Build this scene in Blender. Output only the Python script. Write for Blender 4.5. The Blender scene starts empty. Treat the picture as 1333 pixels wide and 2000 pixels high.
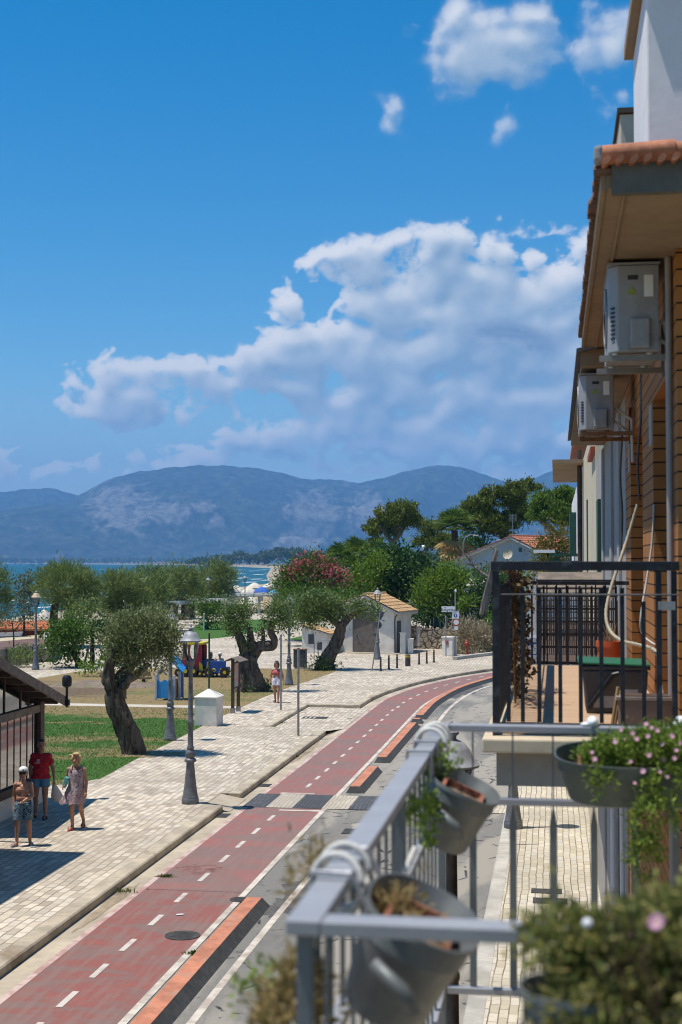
import bpy, bmesh, math, random
import numpy as np
from mathutils import Vector, Matrix
random.seed(7); RNG = np.random.default_rng(11)
S = bpy.context.scene; COL = S.collection
PI = math.pi; R = math.radians
# ---------------------------------------------------------------- camera model (world: X to the facade, Y along the road, z=0 promenade)
F = 2778.0; H = 5.95
YAW = R(8.57); PIT = math.atan(98 / F)
fw = Vector((-math.sin(YAW) * math.cos(PIT), math.cos(YAW) * math.cos(PIT), math.sin(PIT)))
rt = Vector((math.cos(YAW), math.sin(YAW), 0)); up = rt.cross(fw)
def ray(px, py): return fw + rt * ((px - 666.5) / F) + up * ((1000 - py) / F)
EYE = Vector((0, 0, H))
def G(px, py, z=0.0):
    r = ray(px, py); return EYE + r * ((z - H) / r.z)
def PX(px, py, X):
    r = ray(px, py); return EYE + r * (X / r.x)
def PY(px, py, Y):
    r = ray(px, py); return EYE + r * (Y / r.y)
def PD(px, py, d): return EYE + ray(px, py) * d
# ---------------------------------------------------------------- mesh builder
class MB:
    def __init__(s): s.v = []; s.f = []; s.mi = []; s.cur = 0
    def add(s, vs, fs):
        o = len(s.v); s.v += [tuple(p) for p in vs]
        for q in fs: s.f.append(tuple(i + o for i in q)); s.mi.append(s.cur)
        return s
    def box(s, c, d, rz=0, rx=0, ry=0, taper=1.0):
        x, y, z = d[0] / 2, d[1] / 2, d[2] / 2; t = taper
        vs = [Vector(p) for p in ((-x, -y, -z), (x, -y, -z), (x, y, -z), (-x, y, -z), (-x * t, -y * t, z), (x * t, -y * t, z), (x * t, y * t, z), (-x * t, y * t, z))]
        if rx or ry or rz:
            M = Matrix.Rotation(rz, 3, 'Z') @ Matrix.Rotation(ry, 3, 'Y') @ Matrix.Rotation(rx, 3, 'X'); vs = [M @ p for p in vs]
        c = Vector(c)
        return s.add([p + c for p in vs], [(0, 3, 2, 1), (4, 5, 6, 7), (0, 1, 5, 4), (1, 2, 6, 5), (2, 3, 7, 6), (3, 0, 4, 7)])
    def bx(s, x0, x1, y0, y1, z0, z1): return s.box(((x0 + x1) / 2, (y0 + y1) / 2, (z0 + z1) / 2), (abs(x1 - x0), abs(y1 - y0), abs(z1 - z0)))
    def tube(s, pts, r, n=8, cap=True, sx=1.0):
        pts = [Vector(p) for p in pts]; k = len(pts)
        rr = r if isinstance(r, (list, tuple)) else [r] * k
        vs = []; nrm = None
        for i, p in enumerate(pts):
            t = (pts[min(i + 1, k - 1)] - pts[max(i - 1, 0)]).normalized()
            if nrm is None:
                nrm = t.orthogonal().normalized() if abs(t.z) < .99 else Vector((1, 0, 0))
            nrm = (nrm - t * nrm.dot(t)).normalized(); b = t.cross(nrm)
            for j in range(n):
                a = 2 * PI * j / n; vs.append(p + nrm * (math.cos(a) * rr[i]) + b * (math.sin(a) * rr[i] * sx))
        fs = [(i * n + j, i * n + (j + 1) % n, (i + 1) * n + (j + 1) % n, (i + 1) * n + j) for i in range(k - 1) for j in range(n)]
        if cap: fs += [tuple(range(n - 1, -1, -1)), tuple(range((k - 1) * n, k * n))]
        return s.add(vs, fs)
    def lathe(s, prof, c=(0, 0, 0), n=16, sx=1, sy=1, cap=True):
        vs = [(c[0] + r * sx * math.cos(2 * PI * j / n), c[1] + r * sy * math.sin(2 * PI * j / n), c[2] + z) for r, z in prof for j in range(n)]
        k = len(prof)
        fs = [(i * n + j, i * n + (j + 1) % n, (i + 1) * n + (j + 1) % n, (i + 1) * n + j) for i in range(k - 1) for j in range(n)]
        if cap: fs += [tuple(range(n - 1, -1, -1)), tuple(range((k - 1) * n, k * n))]
        return s.add(vs, fs)
    def prism(s, poly, z0, z1):
        n = len(poly)
        vs = [(p[0], p[1], z0) for p in poly] + [(p[0], p[1], z1) for p in poly]
        return s.add(vs, [tuple(range(n - 1, -1, -1)), tuple(range(n, 2 * n))] + [(i, (i + 1) % n, n + (i + 1) % n, n + i) for i in range(n)])
    def slab(s, quad, th, nrm=None):     # polygon in 3d thickened along -normal
        q = [Vector(p) for p in quad]
        nn = Vector(nrm) if nrm else (q[1] - q[0]).cross(q[2] - q[0]).normalized()
        n = len(q); vs = q + [p - nn * th for p in q]
        return s.add(vs, [tuple(range(n)), tuple(range(2 * n - 1, n - 1, -1))] + [(i, n + i, n + (i + 1) % n, (i + 1) % n) for i in range(n)])
    def sheet(s, poly): return s.add(poly, [tuple(range(len(poly)))])
    def ball(s, c, r, n=10, m=7):
        if not isinstance(r, (tuple, list)): r = (r, r, r)
        vs = [(c[0], c[1], c[2] - r[2])]
        for i in range(1, m):
            a = -PI / 2 + PI * i / m
            vs += [(c[0] + r[0] * math.cos(a) * math.cos(2 * PI * j / n), c[1] + r[1] * math.cos(a) * math.sin(2 * PI * j / n), c[2] + r[2] * math.sin(a)) for j in range(n)]
        vs.append((c[0], c[1], c[2] + r[2])); L = len(vs) - 1
        fs = [(0, 1 + (j + 1) % n, 1 + j) for j in range(n)]
        for i in range(m - 2): fs += [(1 + i * n + j, 1 + i * n + (j + 1) % n, 1 + (i + 1) * n + (j + 1) % n, 1 + (i + 1) * n + j) for j in range(n)]
        fs += [(L, 1 + (m - 2) * n + j, 1 + (m - 2) * n + (j + 1) % n) for j in range(n)]
        return s.add(vs, fs)
    def build(s, name, mat, parent=None, smooth=False, local=False, bevel=0, tri=False):
        me = bpy.data.meshes.new(name)
        v = s.v
        if parent is not None and not local:
            o = origin(parent); v = [(p[0] - o.x, p[1] - o.y, p[2] - o.z) for p in v]
        me.from_pydata(v, [], s.f)
        for m in (mat if isinstance(mat, list) else [mat]): me.materials.append(m)
        if isinstance(mat, list): me.polygons.foreach_set('material_index', s.mi)
        if tri or bevel:
            bm = bmesh.new(); bm.from_mesh(me)
            if bevel: bmesh.ops.bevel(bm, geom=[e for e in bm.edges if len(e.link_faces) == 2 and e.calc_face_angle(0) > .6], offset=bevel, segments=2, affect='EDGES', profile=.5)
            if tri: bmesh.ops.triangulate(bm, faces=bm.faces)
            bm.to_mesh(me); bm.free()
        me.update()
        if smooth:
            me.polygons.foreach_set('use_smooth', [True] * len(me.polygons))
            if smooth != 'all': me.set_sharp_from_angle(angle=R(38))
        return link(name, me, parent)
def link(name, me, parent=None):
    ob = bpy.data.objects.new(name, me); COL.objects.link(ob)
    if parent is not None: ob.parent = parent
    return ob
def origin(o):
    p = Vector((0, 0, 0))
    while o is not None: p += o.location; o = o.parent
    return p
def tag(o, label=None, cat=None, group=None, kind=None):
    if label: o['label'] = label
    if cat: o['category'] = cat
    if group: o['group'] = group
    if kind: o['kind'] = kind
    return o
def thing(name, label, cat, loc=(0, 0, 0), rz=0, group=None):
    o = bpy.data.objects.new(name, None); COL.objects.link(o); o.empty_display_size = .2
    o.location = loc; o.rotation_euler = (0, 0, rz)
    return tag(o, label, cat, group)
def struct(name, mb, m, **k): return tag(mb.build(name, m, **k), kind='structure')
def dup(o, parent=None):
    c = o.copy(); COL.objects.link(c)
    if parent is not None: c.parent = parent
    for ch in list(o.children): dup(ch, c)
    return c
def dup_thing(o, loc, rz, label, group=None, scale=1.0):
    c = dup(o); c.location = loc; c.rotation_euler = (0, 0, rz); c.scale = (scale,) * 3; c['label'] = label
    if group: c['group'] = group
    return c
def inst(o, loc, rot=None, scale=None):          # a further copy of a part under the same parent
    c = o.copy(); COL.objects.link(c); c.location = loc
    if rot: c.rotation_euler = rot
    if scale: c.scale = scale
    return c
def text_mesh(txt, size, M, name, mat, parent=None, local=False, ext=.002):
    cu = bpy.data.curves.new(name, 'FONT'); cu.body = txt; cu.size = size; cu.extrude = ext; cu.align_x = 'CENTER'
    ob = bpy.data.objects.new(name, cu); COL.objects.link(ob)
    dg = bpy.context.evaluated_depsgraph_get(); me = bpy.data.meshes.new_from_object(ob.evaluated_get(dg))
    bpy.data.objects.remove(ob); me.transform(M)
    if parent is not None and not local: me.transform(Matrix.Translation(-origin(parent)))
    me.materials.clear(); me.materials.append(mat); me.name = name
    return link(name, me, parent)
# ---------------------------------------------------------------- materials
class NT:
    def __init__(s, name):
        s.m = bpy.data.materials.new(name); s.m.use_nodes = True; s.t = s.m.node_tree; s.t.nodes.clear()
        s.out = s.n('ShaderNodeOutputMaterial')
    def n(s, k, **a):
        x = s.t.nodes.new(k)
        for i, j in a.items(): setattr(x, i, j)
        return x
    def l(s, a, b): s.t.links.new(a, b)
    def val(s, sock, v):
        if hasattr(v, 'is_output') or isinstance(v, bpy.types.NodeSocket): s.l(v, sock)
        else: sock.default_value = v
    def math(s, op, a, b=None, c=None, clamp=False):
        x = s.n('ShaderNodeMath', operation=op); x.use_clamp = clamp; s.val(x.inputs[0], a)
        if b is not None: s.val(x.inputs[1], b)
        if c is not None: s.val(x.inputs[2], c)
        return x.outputs[0]
    def mix(s, f, a, b, mode='MIX'):
        x = s.n('ShaderNodeMix', data_type='RGBA', blend_type=mode); s.val(x.inputs[0], f)
        s.val(x.inputs[6], c4(a)); s.val(x.inputs[7], c4(b)); return x.outputs[2]
    def noise(s, vec, scale, detail=4, rough=.55, dist=0):
        x = s.n('ShaderNodeTexNoise'); x.inputs['Scale'].default_value = scale; x.inputs['Detail'].default_value = detail
        x.inputs['Roughness'].default_value = rough; x.inputs['Distortion'].default_value = dist
        if vec is not None: s.l(vec, x.inputs['Vector'])
        return x.outputs['Fac']
    def ramp(s, f, stops, interp='LINEAR'):
        x = s.n('ShaderNodeValToRGB'); s.l(f, x.inputs[0]); e = x.color_ramp.elements; x.color_ramp.interpolation = interp
        while len(e) < len(stops): e.new(.5)
        for i, (p, c) in enumerate(stops): e[i].position = p; e[i].color = c4(c)
        return x.outputs[0]
    def rng(s, v, a, b, c=0, d=1, smooth=True):
        x = s.n('ShaderNodeMapRange'); x.interpolation_type = 'SMOOTHSTEP' if smooth else 'LINEAR'
        s.val(x.inputs[0], v)
        for i, k in enumerate((a, b, c, d)): x.inputs[i + 1].default_value = k
        return x.outputs[0]
    def obj(s): return s.n('ShaderNodeTexCoord').outputs['Object']
    def pos(s): return s.n('ShaderNodeNewGeometry').outputs['Position']
    def map(s, vec, scale=(1, 1, 1), rot=(0, 0, 0), loc=(0, 0, 0)):
        x = s.n('ShaderNodeMapping'); s.l(vec, x.inputs[0]); x.inputs[1].default_value = loc; x.inputs[2].default_value = rot; x.inputs[3].default_value = scale
        return x.outputs[0]
    def sep(s, v):
        x = s.n('ShaderNodeSeparateXYZ'); s.l(v, x.inputs[0]); return x.outputs
    def comb(s, x, y, z=0.0):
        c = s.n('ShaderNodeCombineXYZ'); s.val(c.inputs[0], x); s.val(c.inputs[1], y); s.val(c.inputs[2], z); return c.outputs[0]
    def bump(s, h, strength=.3, dist=.01):
        x = s.n('ShaderNodeBump'); x.inputs['Strength'].default_value = strength; x.inputs['Distance'].default_value = dist; s.l(h, x.inputs['Height']); return x.outputs[0]
    def bsdf(s, col, rough=.6, metal=0, spec=.4, normal=None, **k):
        b = s.n('ShaderNodeBsdfPrincipled'); s.val(b.inputs['Base Color'], c4(col)); s.val(b.inputs['Roughness'], rough)
        b.inputs['Metallic'].default_value = metal; b.inputs['Specular IOR Level'].default_value = spec
        if normal is not None: s.l(normal, b.inputs['Normal'])
        for i, j in k.items(): s.val(b.inputs[i.replace('_', ' ')], j)
        return b.outputs[0]
    def done(s, sh): s.l(sh, s.out.inputs[0]); return s.m
def c4(c):
    if isinstance(c, (tuple, list)) and len(c) == 3: return (c[0], c[1], c[2], 1)
    return c
def mul(c, k): return tuple(min(1, x * k) for x in c)
def M(name, c, rough=.6, var=.22, scale=4, metal=0, spec=.4, bump=.15, stain=None, world=False):
    t = NT(name); v = t.pos() if world else t.obj()
    f = t.noise(v, scale, 6, .6); f2 = t.noise(v, scale * 7, 4, .6)
    col = t.mix(t.rng(f, .3, .7), mul(c, 1 - var), mul(c, 1 + var))
    col = t.mix(t.math('MULTIPLY', t.rng(f2, .45, .8), .35), col, mul(c, 1 - 1.6 * var))
    if stain:
        g = t.noise(v, scale * .6, 5, .65, .6); col = t.mix(t.math('MULTIPLY', t.rng(g, .52, .68), stain[1]), col, stain[0])
    return t.done(t.bsdf(col, t.rng(f2, .3, .7, rough * .85, min(1, rough * 1.15)), metal, spec, t.bump(f2, bump, .004)))
def LM(name, a, b, c, trans=.35, rough=.5, dry=None, k=1.0):
    a, b, c = [(x[0] * 1.12 * k, x[1] * k, x[2] * .85 * k) for x in (a, b, c)]
    t = NT(name); g = t.n('ShaderNodeNewGeometry')
    f = t.noise(t.obj(), 1.3, 3); r = t.math('ADD', t.math('MULTIPLY', g.outputs['Random Per Island'], .75), t.math('MULTIPLY', t.math('SUBTRACT', f, .35), .7))
    st = [(0, a), (.45, b), (.9, c)]
    if dry: st = [(0, a), (.4, b), (.72, c), (.95, dry)]
    col = t.ramp(r, st)
    p = t.bsdf(col, max(rough, .55), 0, .2)
    tr = t.n('ShaderNodeBsdfTranslucent'); t.l(t.mix(.5, col, (.25, .35, .03), 'MULTIPLY') if False else col, tr.inputs[0])
    mx = t.n('ShaderNodeMixShader'); mx.inputs[0].default_value = trans; t.l(p, mx.inputs[1]); t.l(tr.outputs[0], mx.inputs[2])
    return t.done(mx.outputs[0])
# ---------------------------------------------------------------- foliage
def np_mesh(name, V, Fq, mat, parent=None, local=False, k=4):
    me = bpy.data.meshes.new(name)
    V = np.asarray(V, dtype=np.float32).reshape(-1, 3)
    if parent is not None and not local: V = V - np.array(origin(parent), dtype=np.float32)
    n = len(Fq)
    me.vertices.add(len(V)); me.vertices.foreach_set('co', V.ravel())
    me.loops.add(n * k); me.loops.foreach_set('vertex_index', np.asarray(Fq, dtype=np.int32).ravel())
    me.polygons.add(n); me.polygons.foreach_set('loop_start', np.arange(0, n * k, k, dtype=np.int32))
    me.update(calc_edges=True); me.validate()
    me.materials.append(mat)
    return link(name, me, parent)
def unit(a): return a / (np.linalg.norm(a, axis=1, keepdims=True) + 1e-9)
def leaf_quads(P, A, L, W):
    n = len(P); L = np.broadcast_to(np.asarray(L).reshape(-1, 1), (n, 1)); W = np.broadcast_to(np.asarray(W).reshape(-1, 1), (n, 1))
    Sd = unit(np.cross(A, RNG.normal(size=(n, 3))))
    V = np.stack([P, P + A * L * .5 + Sd * W * .5, P + A * L, P + A * L * .5 - Sd * W * .5], axis=1)
    return V.reshape(-1, 3), np.arange(n * 4).reshape(-1, 4)
def crown_pts(blobs, ncl, per, cr, hollow=.6, out=.6, upb=.3, low=.55):
    C = np.array([b[0] for b in blobs], float); Rr = np.array([b[1] for b in blobs], float)
    w = (Rr.prod(axis=1)) ** (2 / 3); idx = RNG.choice(len(C), size=ncl, p=w / w.sum())
    d = unit(RNG.normal(size=(ncl, 3)))
    flip = (d[:, 2] < -.2) & (RNG.random(ncl) < low); d[flip, 2] *= -1
    r = hollow + (1 - hollow) * np.sqrt(RNG.random((ncl, 1)))
    cl = C[idx] + d * Rr[idx] * r
    k = RNG.poisson(per, ncl).clip(2); ii = np.repeat(np.arange(ncl), k); n = len(ii)
    P = cl[ii] + RNG.normal(size=(n, 3)) * cr * (.6 + .8 * RNG.random((ncl, 1))[ii])
    A = unit(RNG.normal(size=(n, 3)) * .7 + d[ii] * out + np.array([0, 0, upb]))
    return P, A
def crown(name, blobs, ncl, per, cr, L, W, mat, parent=None, local=False, **k):
    P, A = crown_pts(blobs, ncl, per, cr, **k); n = len(P)
    V, Q = leaf_quads(P, A, L * (.6 + .8 * RNG.random(n)), W * (.6 + .8 * RNG.random(n)))
    return np_mesh(name, V, Q, mat, parent, local)
def limb(mb, pts, r0, r1, n=8, wob=.0):
    pts = [Vector(p) for p in pts]; out = []; k = 5
    wob = wob * .4 if r0 >= .2 else wob
    for i in range(len(pts) - 1):
        for j in range(k):
            t = j / k
            p0 = pts[max(i - 1, 0)]; p1 = pts[i]; p2 = pts[i + 1]; p3 = pts[min(i + 2, len(pts) - 1)]
            q = .5 * ((2 * p1) + (p2 - p0) * t + (2 * p0 - 5 * p1 + 4 * p2 - p3) * t * t + (3 * p1 - p0 - 3 * p2 + p3) * t ** 3)
            out.append(q + Vector((random.uniform(-wob, wob), random.uniform(-wob, wob), 0)))
    out.append(pts[-1]); m = len(out)
    rs = [(r0 + (r1 - r0) * i / (m - 1)) * (random.uniform(.9, 1.12) if r0 < .2 else random.uniform(.98, 1.03)) for i in range(m)]
    if r0 < .2: mb.tube(out, rs, n); return mb
    o = len(mb.v); n = 26; mb.tube(out, rs, n); ph = [random.uniform(0, 6) for _ in range(4)]      # fluted, gnarled bark
    for i in range(m):
        c = out[i]; g = 1 + .05 * math.sin(i * .35 + ph[3])
        for j in range(n):
            a = 2 * PI * j / n; k_ = 1 + .15 * math.sin(3 * a + i * .22 + ph[0]) + .11 * math.sin(5 * a - i * .3 + ph[1]) + .07 * math.sin(9 * a + i * .15 + ph[2]) + random.uniform(-.035, .035)
            q = o + i * n + j; mb.v[q] = tuple(c + (Vector(mb.v[q]) - c) * k_ * g)
    return mb
def pb(d, lst, depth=1.0):     # crown lobes given by their outline at distance d -> world ellipsoids
    s = d / F; o = []
    for e in lst:
        px, py, rx, ry = e[:4]; dd = d + (e[4] if len(e) > 4 else random.uniform(-.4, .4) * rx * s)
        o.append((tuple(PD(px, py, dd)), (rx * s, rx * s * depth, ry * s)))
    return o
# ================================================================ ground, road, sea, hills
def crv(pts, k=6):
    pts = [Vector((p[0], p[1], 0)) for p in pts]; out = []
    for i in range(len(pts) - 1):
        p0 = pts[max(i - 1, 0)]; p1 = pts[i]; p2 = pts[i + 1]; p3 = pts[min(i + 2, len(pts) - 1)]
        for j in range(k):
            t = j / k
            out.append(.5 * ((2 * p1) + (p2 - p0) * t + (2 * p0 - 5 * p1 + 4 * p2 - p3) * t * t + (3 * p1 - p0 - 3 * p2 + p3) * t ** 3))
    return out + [pts[-1]]
def offs(line, d):
    o = []
    for i, p in enumerate(line):
        t = (line[min(i + 1, len(line) - 1)] - line[max(i - 1, 0)]).normalized(); o.append(p + Vector((t.y, -t.x, 0)) * d)
    return o
def resamp(line, n):
    ds = [0]
    for a, b in zip(line, line[1:]): ds.append(ds[-1] + (b - a).length)
    o = []
    for i in range(n):
        t = ds[-1] * i / (n - 1); k = 0
        while k < len(ds) - 2 and ds[k + 1] < t: k += 1
        o.append(line[k].lerp(line[k + 1], (t - ds[k]) / max(1e-9, ds[k + 1] - ds[k])))
    return o
def strip(mb, a, b, z, n=80):
    a, b = resamp(a, n), resamp(b, n); o = len(mb.v)
    mb.add([(p.x, p.y, z) for p in a] + [(p.x, p.y, z) for p in b], [(i, n + i, n + i + 1, i + 1) for i in range(n - 1)])
    return mb
def kerbline(mb, line, w, z0, z1, n=None):     # line = road side face; w to the left of travel
    o = offs(line, -w); k = len(line); base = len(mb.v)
    c = .025
    rows = [[(p.x, p.y, z0) for p in line], [(p.x, p.y, z1 - c) for p in line], [(p.x, p.y, z1) for p in offs(line, -c)], [(p.x, p.y, z1) for p in o], [(p.x, p.y, z0) for p in o]]
    vs = [q for r in rows for q in r]
    fs = [(r * k + i, r * k + i + 1, (r + 1) * k + i + 1, (r + 1) * k + i) for r in range(4) for i in range(k - 1)]
    fs += [tuple(r * k for r in range(5)), tuple(r * k + k - 1 for r in range(4, -1, -1))]
    mb.add(vs, fs)
def pavmat(name, bw, bh, cols, mort, mz=.012, rot=True, wob=.16):
    t = NT(name); p = t.pos(); s = t.sep(p)
    w = t.noise(p, .9, 2); w2 = t.math('MULTIPLY', t.math('SUBTRACT', w, .5), wob)
    v = t.comb(t.math('ADD', s[1], w2), t.math('ADD', s[0], w2)) if rot else t.comb(t.math('ADD', s[0], w2), t.math('ADD', s[1], w2))
    b = t.n('ShaderNodeTexBrick'); t.l(v, b.inputs['Vector']); b.offset = .5; b.offset_frequency = 2
    b.inputs['Scale'].default_value = 1; b.inputs['Brick Width'].default_value = bw; b.inputs['Row Height'].default_value = bh
    b.inputs['Mortar Size'].default_value = mz; b.inputs['Mortar Smooth'].default_value = .4; b.inputs['Bias'].default_value = 0
    b.inputs['Color1'].default_value = (0, 0, 0, 1); b.inputs['Color2'].default_value = (1, 1, 1, 1); b.inputs['Mortar'].default_value = (.5, .5, .5, 1)
    st = t.ramp(b.outputs['Color'], [(i / (len(cols) - 1), c) for i, c in enumerate(cols)])
    big = t.noise(p, .23, 5, .6); fine = t.noise(p, 9, 5, .65)
    st = t.mix(t.math('MULTIPLY', t.rng(big, .45, .62), .6), st, mul(cols[1], .66))
    st = t.mix(t.math('MULTIPLY', t.rng(fine, .45, .75), .45), st, mul(cols[0], .72))
    m = t.math('MULTIPLY', b.outputs['Fac'], t.rng(t.noise(p, 1.7, 4), .25, .6, .45, .95))
    col = t.mix(m, st, mort)
    h = t.math('ADD', t.math('MULTIPLY', b.outputs['Fac'], -1), t.math('MULTIPLY', fine, .5))
    return t.done(t.bsdf(col, .82, 0, .25, t.bump(h, .55, .012)))
m_prom = pavmat('pale_stone_setts', .34, .175, [(.42, .345, .26), (.54, .46, .35), (.63, .55, .435), (.54, .475, .385), (.42, .36, .29), (.33, .275, .21), (.56, .48, .37)], (.18, .142, .105), .014)
m_side = pavmat('sidewalk_setts', .36, .13, [(.42, .36, .26), (.50, .44, .33), (.57, .50, .385), (.46, .42, .35)], (.15, .12, .09), .011, wob=.07)
m_cross_w = pavmat('white_crossing_setts', .2, .1, [(.42, .37, .29), (.50, .44, .35), (.56, .49, .39)], (.22, .18, .14), .01)
m_cross_d = pavmat('black_crossing_setts', .2, .1, [(.07, .073, .08), (.09, .093, .10), (.115, .118, .125)], (.02, .02, .025), .01)
def asphalt():
    t = NT('asphalt'); p = t.pos(); f = t.noise(p, 45, 4, .7); g = t.noise(t.map(p, (1, .25, 1)), .55, 6, .62, .5); c = t.noise(p, 3.2, 6, .6)
    col = t.mix(t.rng(f, .35, .7), (.145, .137, .123), (.225, .212, .188))
    col = t.mix(t.math('MULTIPLY', t.rng(g, .45, .56), .8), col, (.30, .27, .225))
    col = t.mix(t.math('MULTIPLY', t.rng(g, .42, .34), .85), col, (.10, .098, .092))
    v = t.n('ShaderNodeTexVoronoi', feature='DISTANCE_TO_EDGE'); t.l(t.map(p, (.7, .45, 1)), v.inputs['Vector']); v.inputs['Scale'].default_value = 1.6
    cr = t.math('MULTIPLY', t.rng(v.outputs['Distance'], .035, .008), t.rng(c, .5, .6))
    col = t.mix(cr, col, (.03, .03, .03))
    return t.done(t.bsdf(col, .85, 0, .25, t.bump(f, .5, .01)))
def redlane():
    t = NT('red_cycle_lane'); p = t.pos(); f = t.noise(p, 40, 4, .7); g = t.noise(t.map(p, (.55, 1.4, 1)), .6, 7, .66, .8); s = t.sep(p)
    zone = t.rng(s[1], 25.9, 25.95)            # older, pinker coat beyond a transverse joint
    base = t.mix(zone, (.222, .074, .060), (.268, .114, .102))
    col = t.mix(t.rng(f, .3, .75), mul(base[:3], .8) if isinstance(base, tuple) else base, (.255, .105, .09)); 
    col = t.mix(t.math('MULTIPLY', t.rng(g, .44, .58), .8), col, (.18, .128, .112))
    col = t.mix(t.math('MULTIPLY', t.rng(g, .42, .30), .6), col, (.32, .095, .072))
    st = t.noise(t.map(p, (6, .5, 1)), 1.5, 4, .6); g2 = t.noise(t.map(p, (.8, 1.7, 1), (0, 0, .3)), 1.5, 7, .7, .6); col = t.mix(t.math('MULTIPLY', t.rng(g2, .5, .62), .6), col, (.17, .125, .115)); col = t.mix(t.math('MULTIPLY', t.rng(st, .46, .6), .5), col, (.22, .145, .125))
    j = t.math('MULTIPLY', t.rng(t.math('ABSOLUTE', t.math('SUBTRACT', s[1], 25.92)), .05, .01), .7); col = t.mix(j, col, (.1, .04, .035))
    return t.done(t.bsdf(col, .8, 0, .25, t.bump(f, .4, .008)))
m_asph = asphalt(); m_red = redlane()
m_conc = M('gutter_concrete', (.40, .335, .245), .85, .2, .7, bump=.3, stain=((.22, .19, .14), .6), world=True)
m_kerb = M('kerb_stone', (.40, .335, .245), .8, .25, 1.4, bump=.5, stain=((.20, .145, .09), .8), world=True)  # real dirt, with the stain deepened all over to suggest the shaded road face
m_kerbg = M('grey_kerb_stone', (.40, .37, .32), .8, .2, 1.5, bump=.4, stain=((.3, .26, .2), .5), world=True)
def wornpaint(name, c, under, lo=.42, hi=.6):
    t = NT(name); p = t.pos(); f = t.noise(p, 2.2, 7, .7); g = t.noise(p, 30, 3)
    col = t.mix(t.math('MULTIPLY', t.rng(f, lo, hi), .85), c, under); col = t.mix(t.math('MULTIPLY', g, .25), col, mul(c, .7))
    return t.done(t.bsdf(col, .7, 0, .3, t.bump(g, .2, .004)))
m_white = wornpaint('worn_white_paint', (.54, .49, .43), (.33, .22, .19), .48, .66)
m_edge = wornpaint('worn_edge_line', (.58, .52, .44), (.33, .27, .22), .42, .62)
m_edge2 = wornpaint('faint_pink_line', (.55, .42, .37), (.33, .16, .13), .40, .6)

# kerb and lane lines, in metres
K1 = crv([(-8.08, -8), (-8.08, 34.2)], 12); K2 = crv([(-8.05, 36.0), (-8.05, 49.8)], 8)
KC = crv([(-10.28, 50.9), (-10.3, 59.15)], 6); KD = crv([(-10.3, 59.05), (-8.13, 58.9)], 3)
KE = crv([(-8.1, 58.9), (-8.0, 62.5), (-7.62, 66.3), (-6.77, 71.0), (-5.58, 75.2), (-4.4, 78.4), (-3.2, 80.8), (-1.4, 83.5), (2, 87), (10, 93), (25, 100)], 6)
RL = crv([(-7.70, -8), (-7.70, 30), (-7.64, 45), (-7.62, 60), (-7.45, 64.5), (-6.68, 69.8), (-5.5, 74.3), (-4.3, 77.5), (-3.1, 80.0), (-1.3, 82.8), (2.1, 86.3), (10, 92.3), (25, 99.3)], 6)
RR = crv([(-5.64, -8), (-5.62, 30), (-5.58, 45), (-5.56, 58), (-5.45, 62), (-4.95, 67.5), (-4.1, 72), (-3.05, 76.2), (-1.6, 79.4), (1.2, 83), (6, 87), (14, 91.5), (26, 96)], 6)
RK = crv([(-1.22, -8), (-1.22, 30), (-1.22, 58), (-1.0, 62), (0, 66), (2, 70), (6, 75), (12, 80), (27, 86)], 6)
# land, beach, sea
sta = [(-200, -33, -60), (60, -33, -62), (90, -35, -66), (150, -44, -74), (170, -47, -77), (242, -60, -86), (300, -68, -92), (559, -95, -113), (869, -152, -178), (1956, -350, -394), (2935, -630, -690), (4700, -1250, -1330), (7600, -2900, -3000), (9000, -8800, -9200)]
t = NT('scrub_ground'); p_ = t.pos(); m_land = t.done(t.bsdf(t.mix(t.noise(p_, .05, 6), (.06, .075, .03), (.14, .12, .07)), .9))
t = NT('beach_sand'); p_ = t.pos(); m_sand = t.done(t.bsdf(t.mix(t.noise(p_, .3, 6), (.27, .22, .15), (.36, .30, .21)), .9, normal=t.bump(t.noise(p_, 2, 5), .5, .05)))
n_ = len(sta); mb = MB()
mb.add([(11500, s[0] if s[0] < 8900 else 12800, -.3) for s in sta] + [(s[1], s[0] + (120 if s[0] > 8900 else 0), -.3) for s in sta], [(i, i + 1, n_ + i + 1, n_ + i) for i in range(n_ - 1)])
struct('ground', mb, m_land)
mb = MB(); mb.add([(s[1], s[0] + (120 if s[0] > 8900 else 0), -.3) for s in sta] + [(s[2] + 6, s[0] + (60 if s[0] > 8900 else 0), -2.1) for s in sta] + [(s[2], s[0], -2.5) for s in sta] + [(s[2] - 20, s[0] - (60 if s[0] > 8900 else 0), -4) for s in sta], [(r * n_ + i, r * n_ + i + 1, (r + 1) * n_ + i + 1, (r + 1) * n_ + i) for r in range(3) for i in range(n_ - 1)])
struct('beach', mb, m_sand)
t = NT('sea_water'); p_ = t.pos(); s_ = t.sep(p_)
wv = t.noise(t.map(p_, (.16, .5, 1), (0, 0, .35)), 1, 5, .6); wf = t.noise(t.map(p_, (.9, 2.2, 1)), 1, 4, .6); sw = t.noise(t.map(p_, (.004, .02, 1)), 1, 4, .6)
col = t.mix(t.rng(sw, .35, .65), (.004, .058, .085), (.006, .088, .118)); col = t.mix(t.rng(s_[1], 1600, 300), col, (.015, .095, .12))
m_sea = t.done(t.bsdf(col, .4, 0, .14, t.bump(t.math('ADD', wv, t.math('MULTIPLY', wf, .5)), .8, .6)))
mb = MB(); xs = [-9300, -3000, -600, 200]; ys = [-200, 300, 1200, 4000, 9800]
mb.add([(x, y, -2.5) for y in ys for x in xs], [(j * 4 + i, j * 4 + i + 1, j * 4 + 5 + i, j * 4 + 4 + i) for j in range(4) for i in range(3)])
struct('sea', mb, m_sea)
m_foam = M('sea_foam', (.75, .78, .78), .7, .1, 2)
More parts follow.
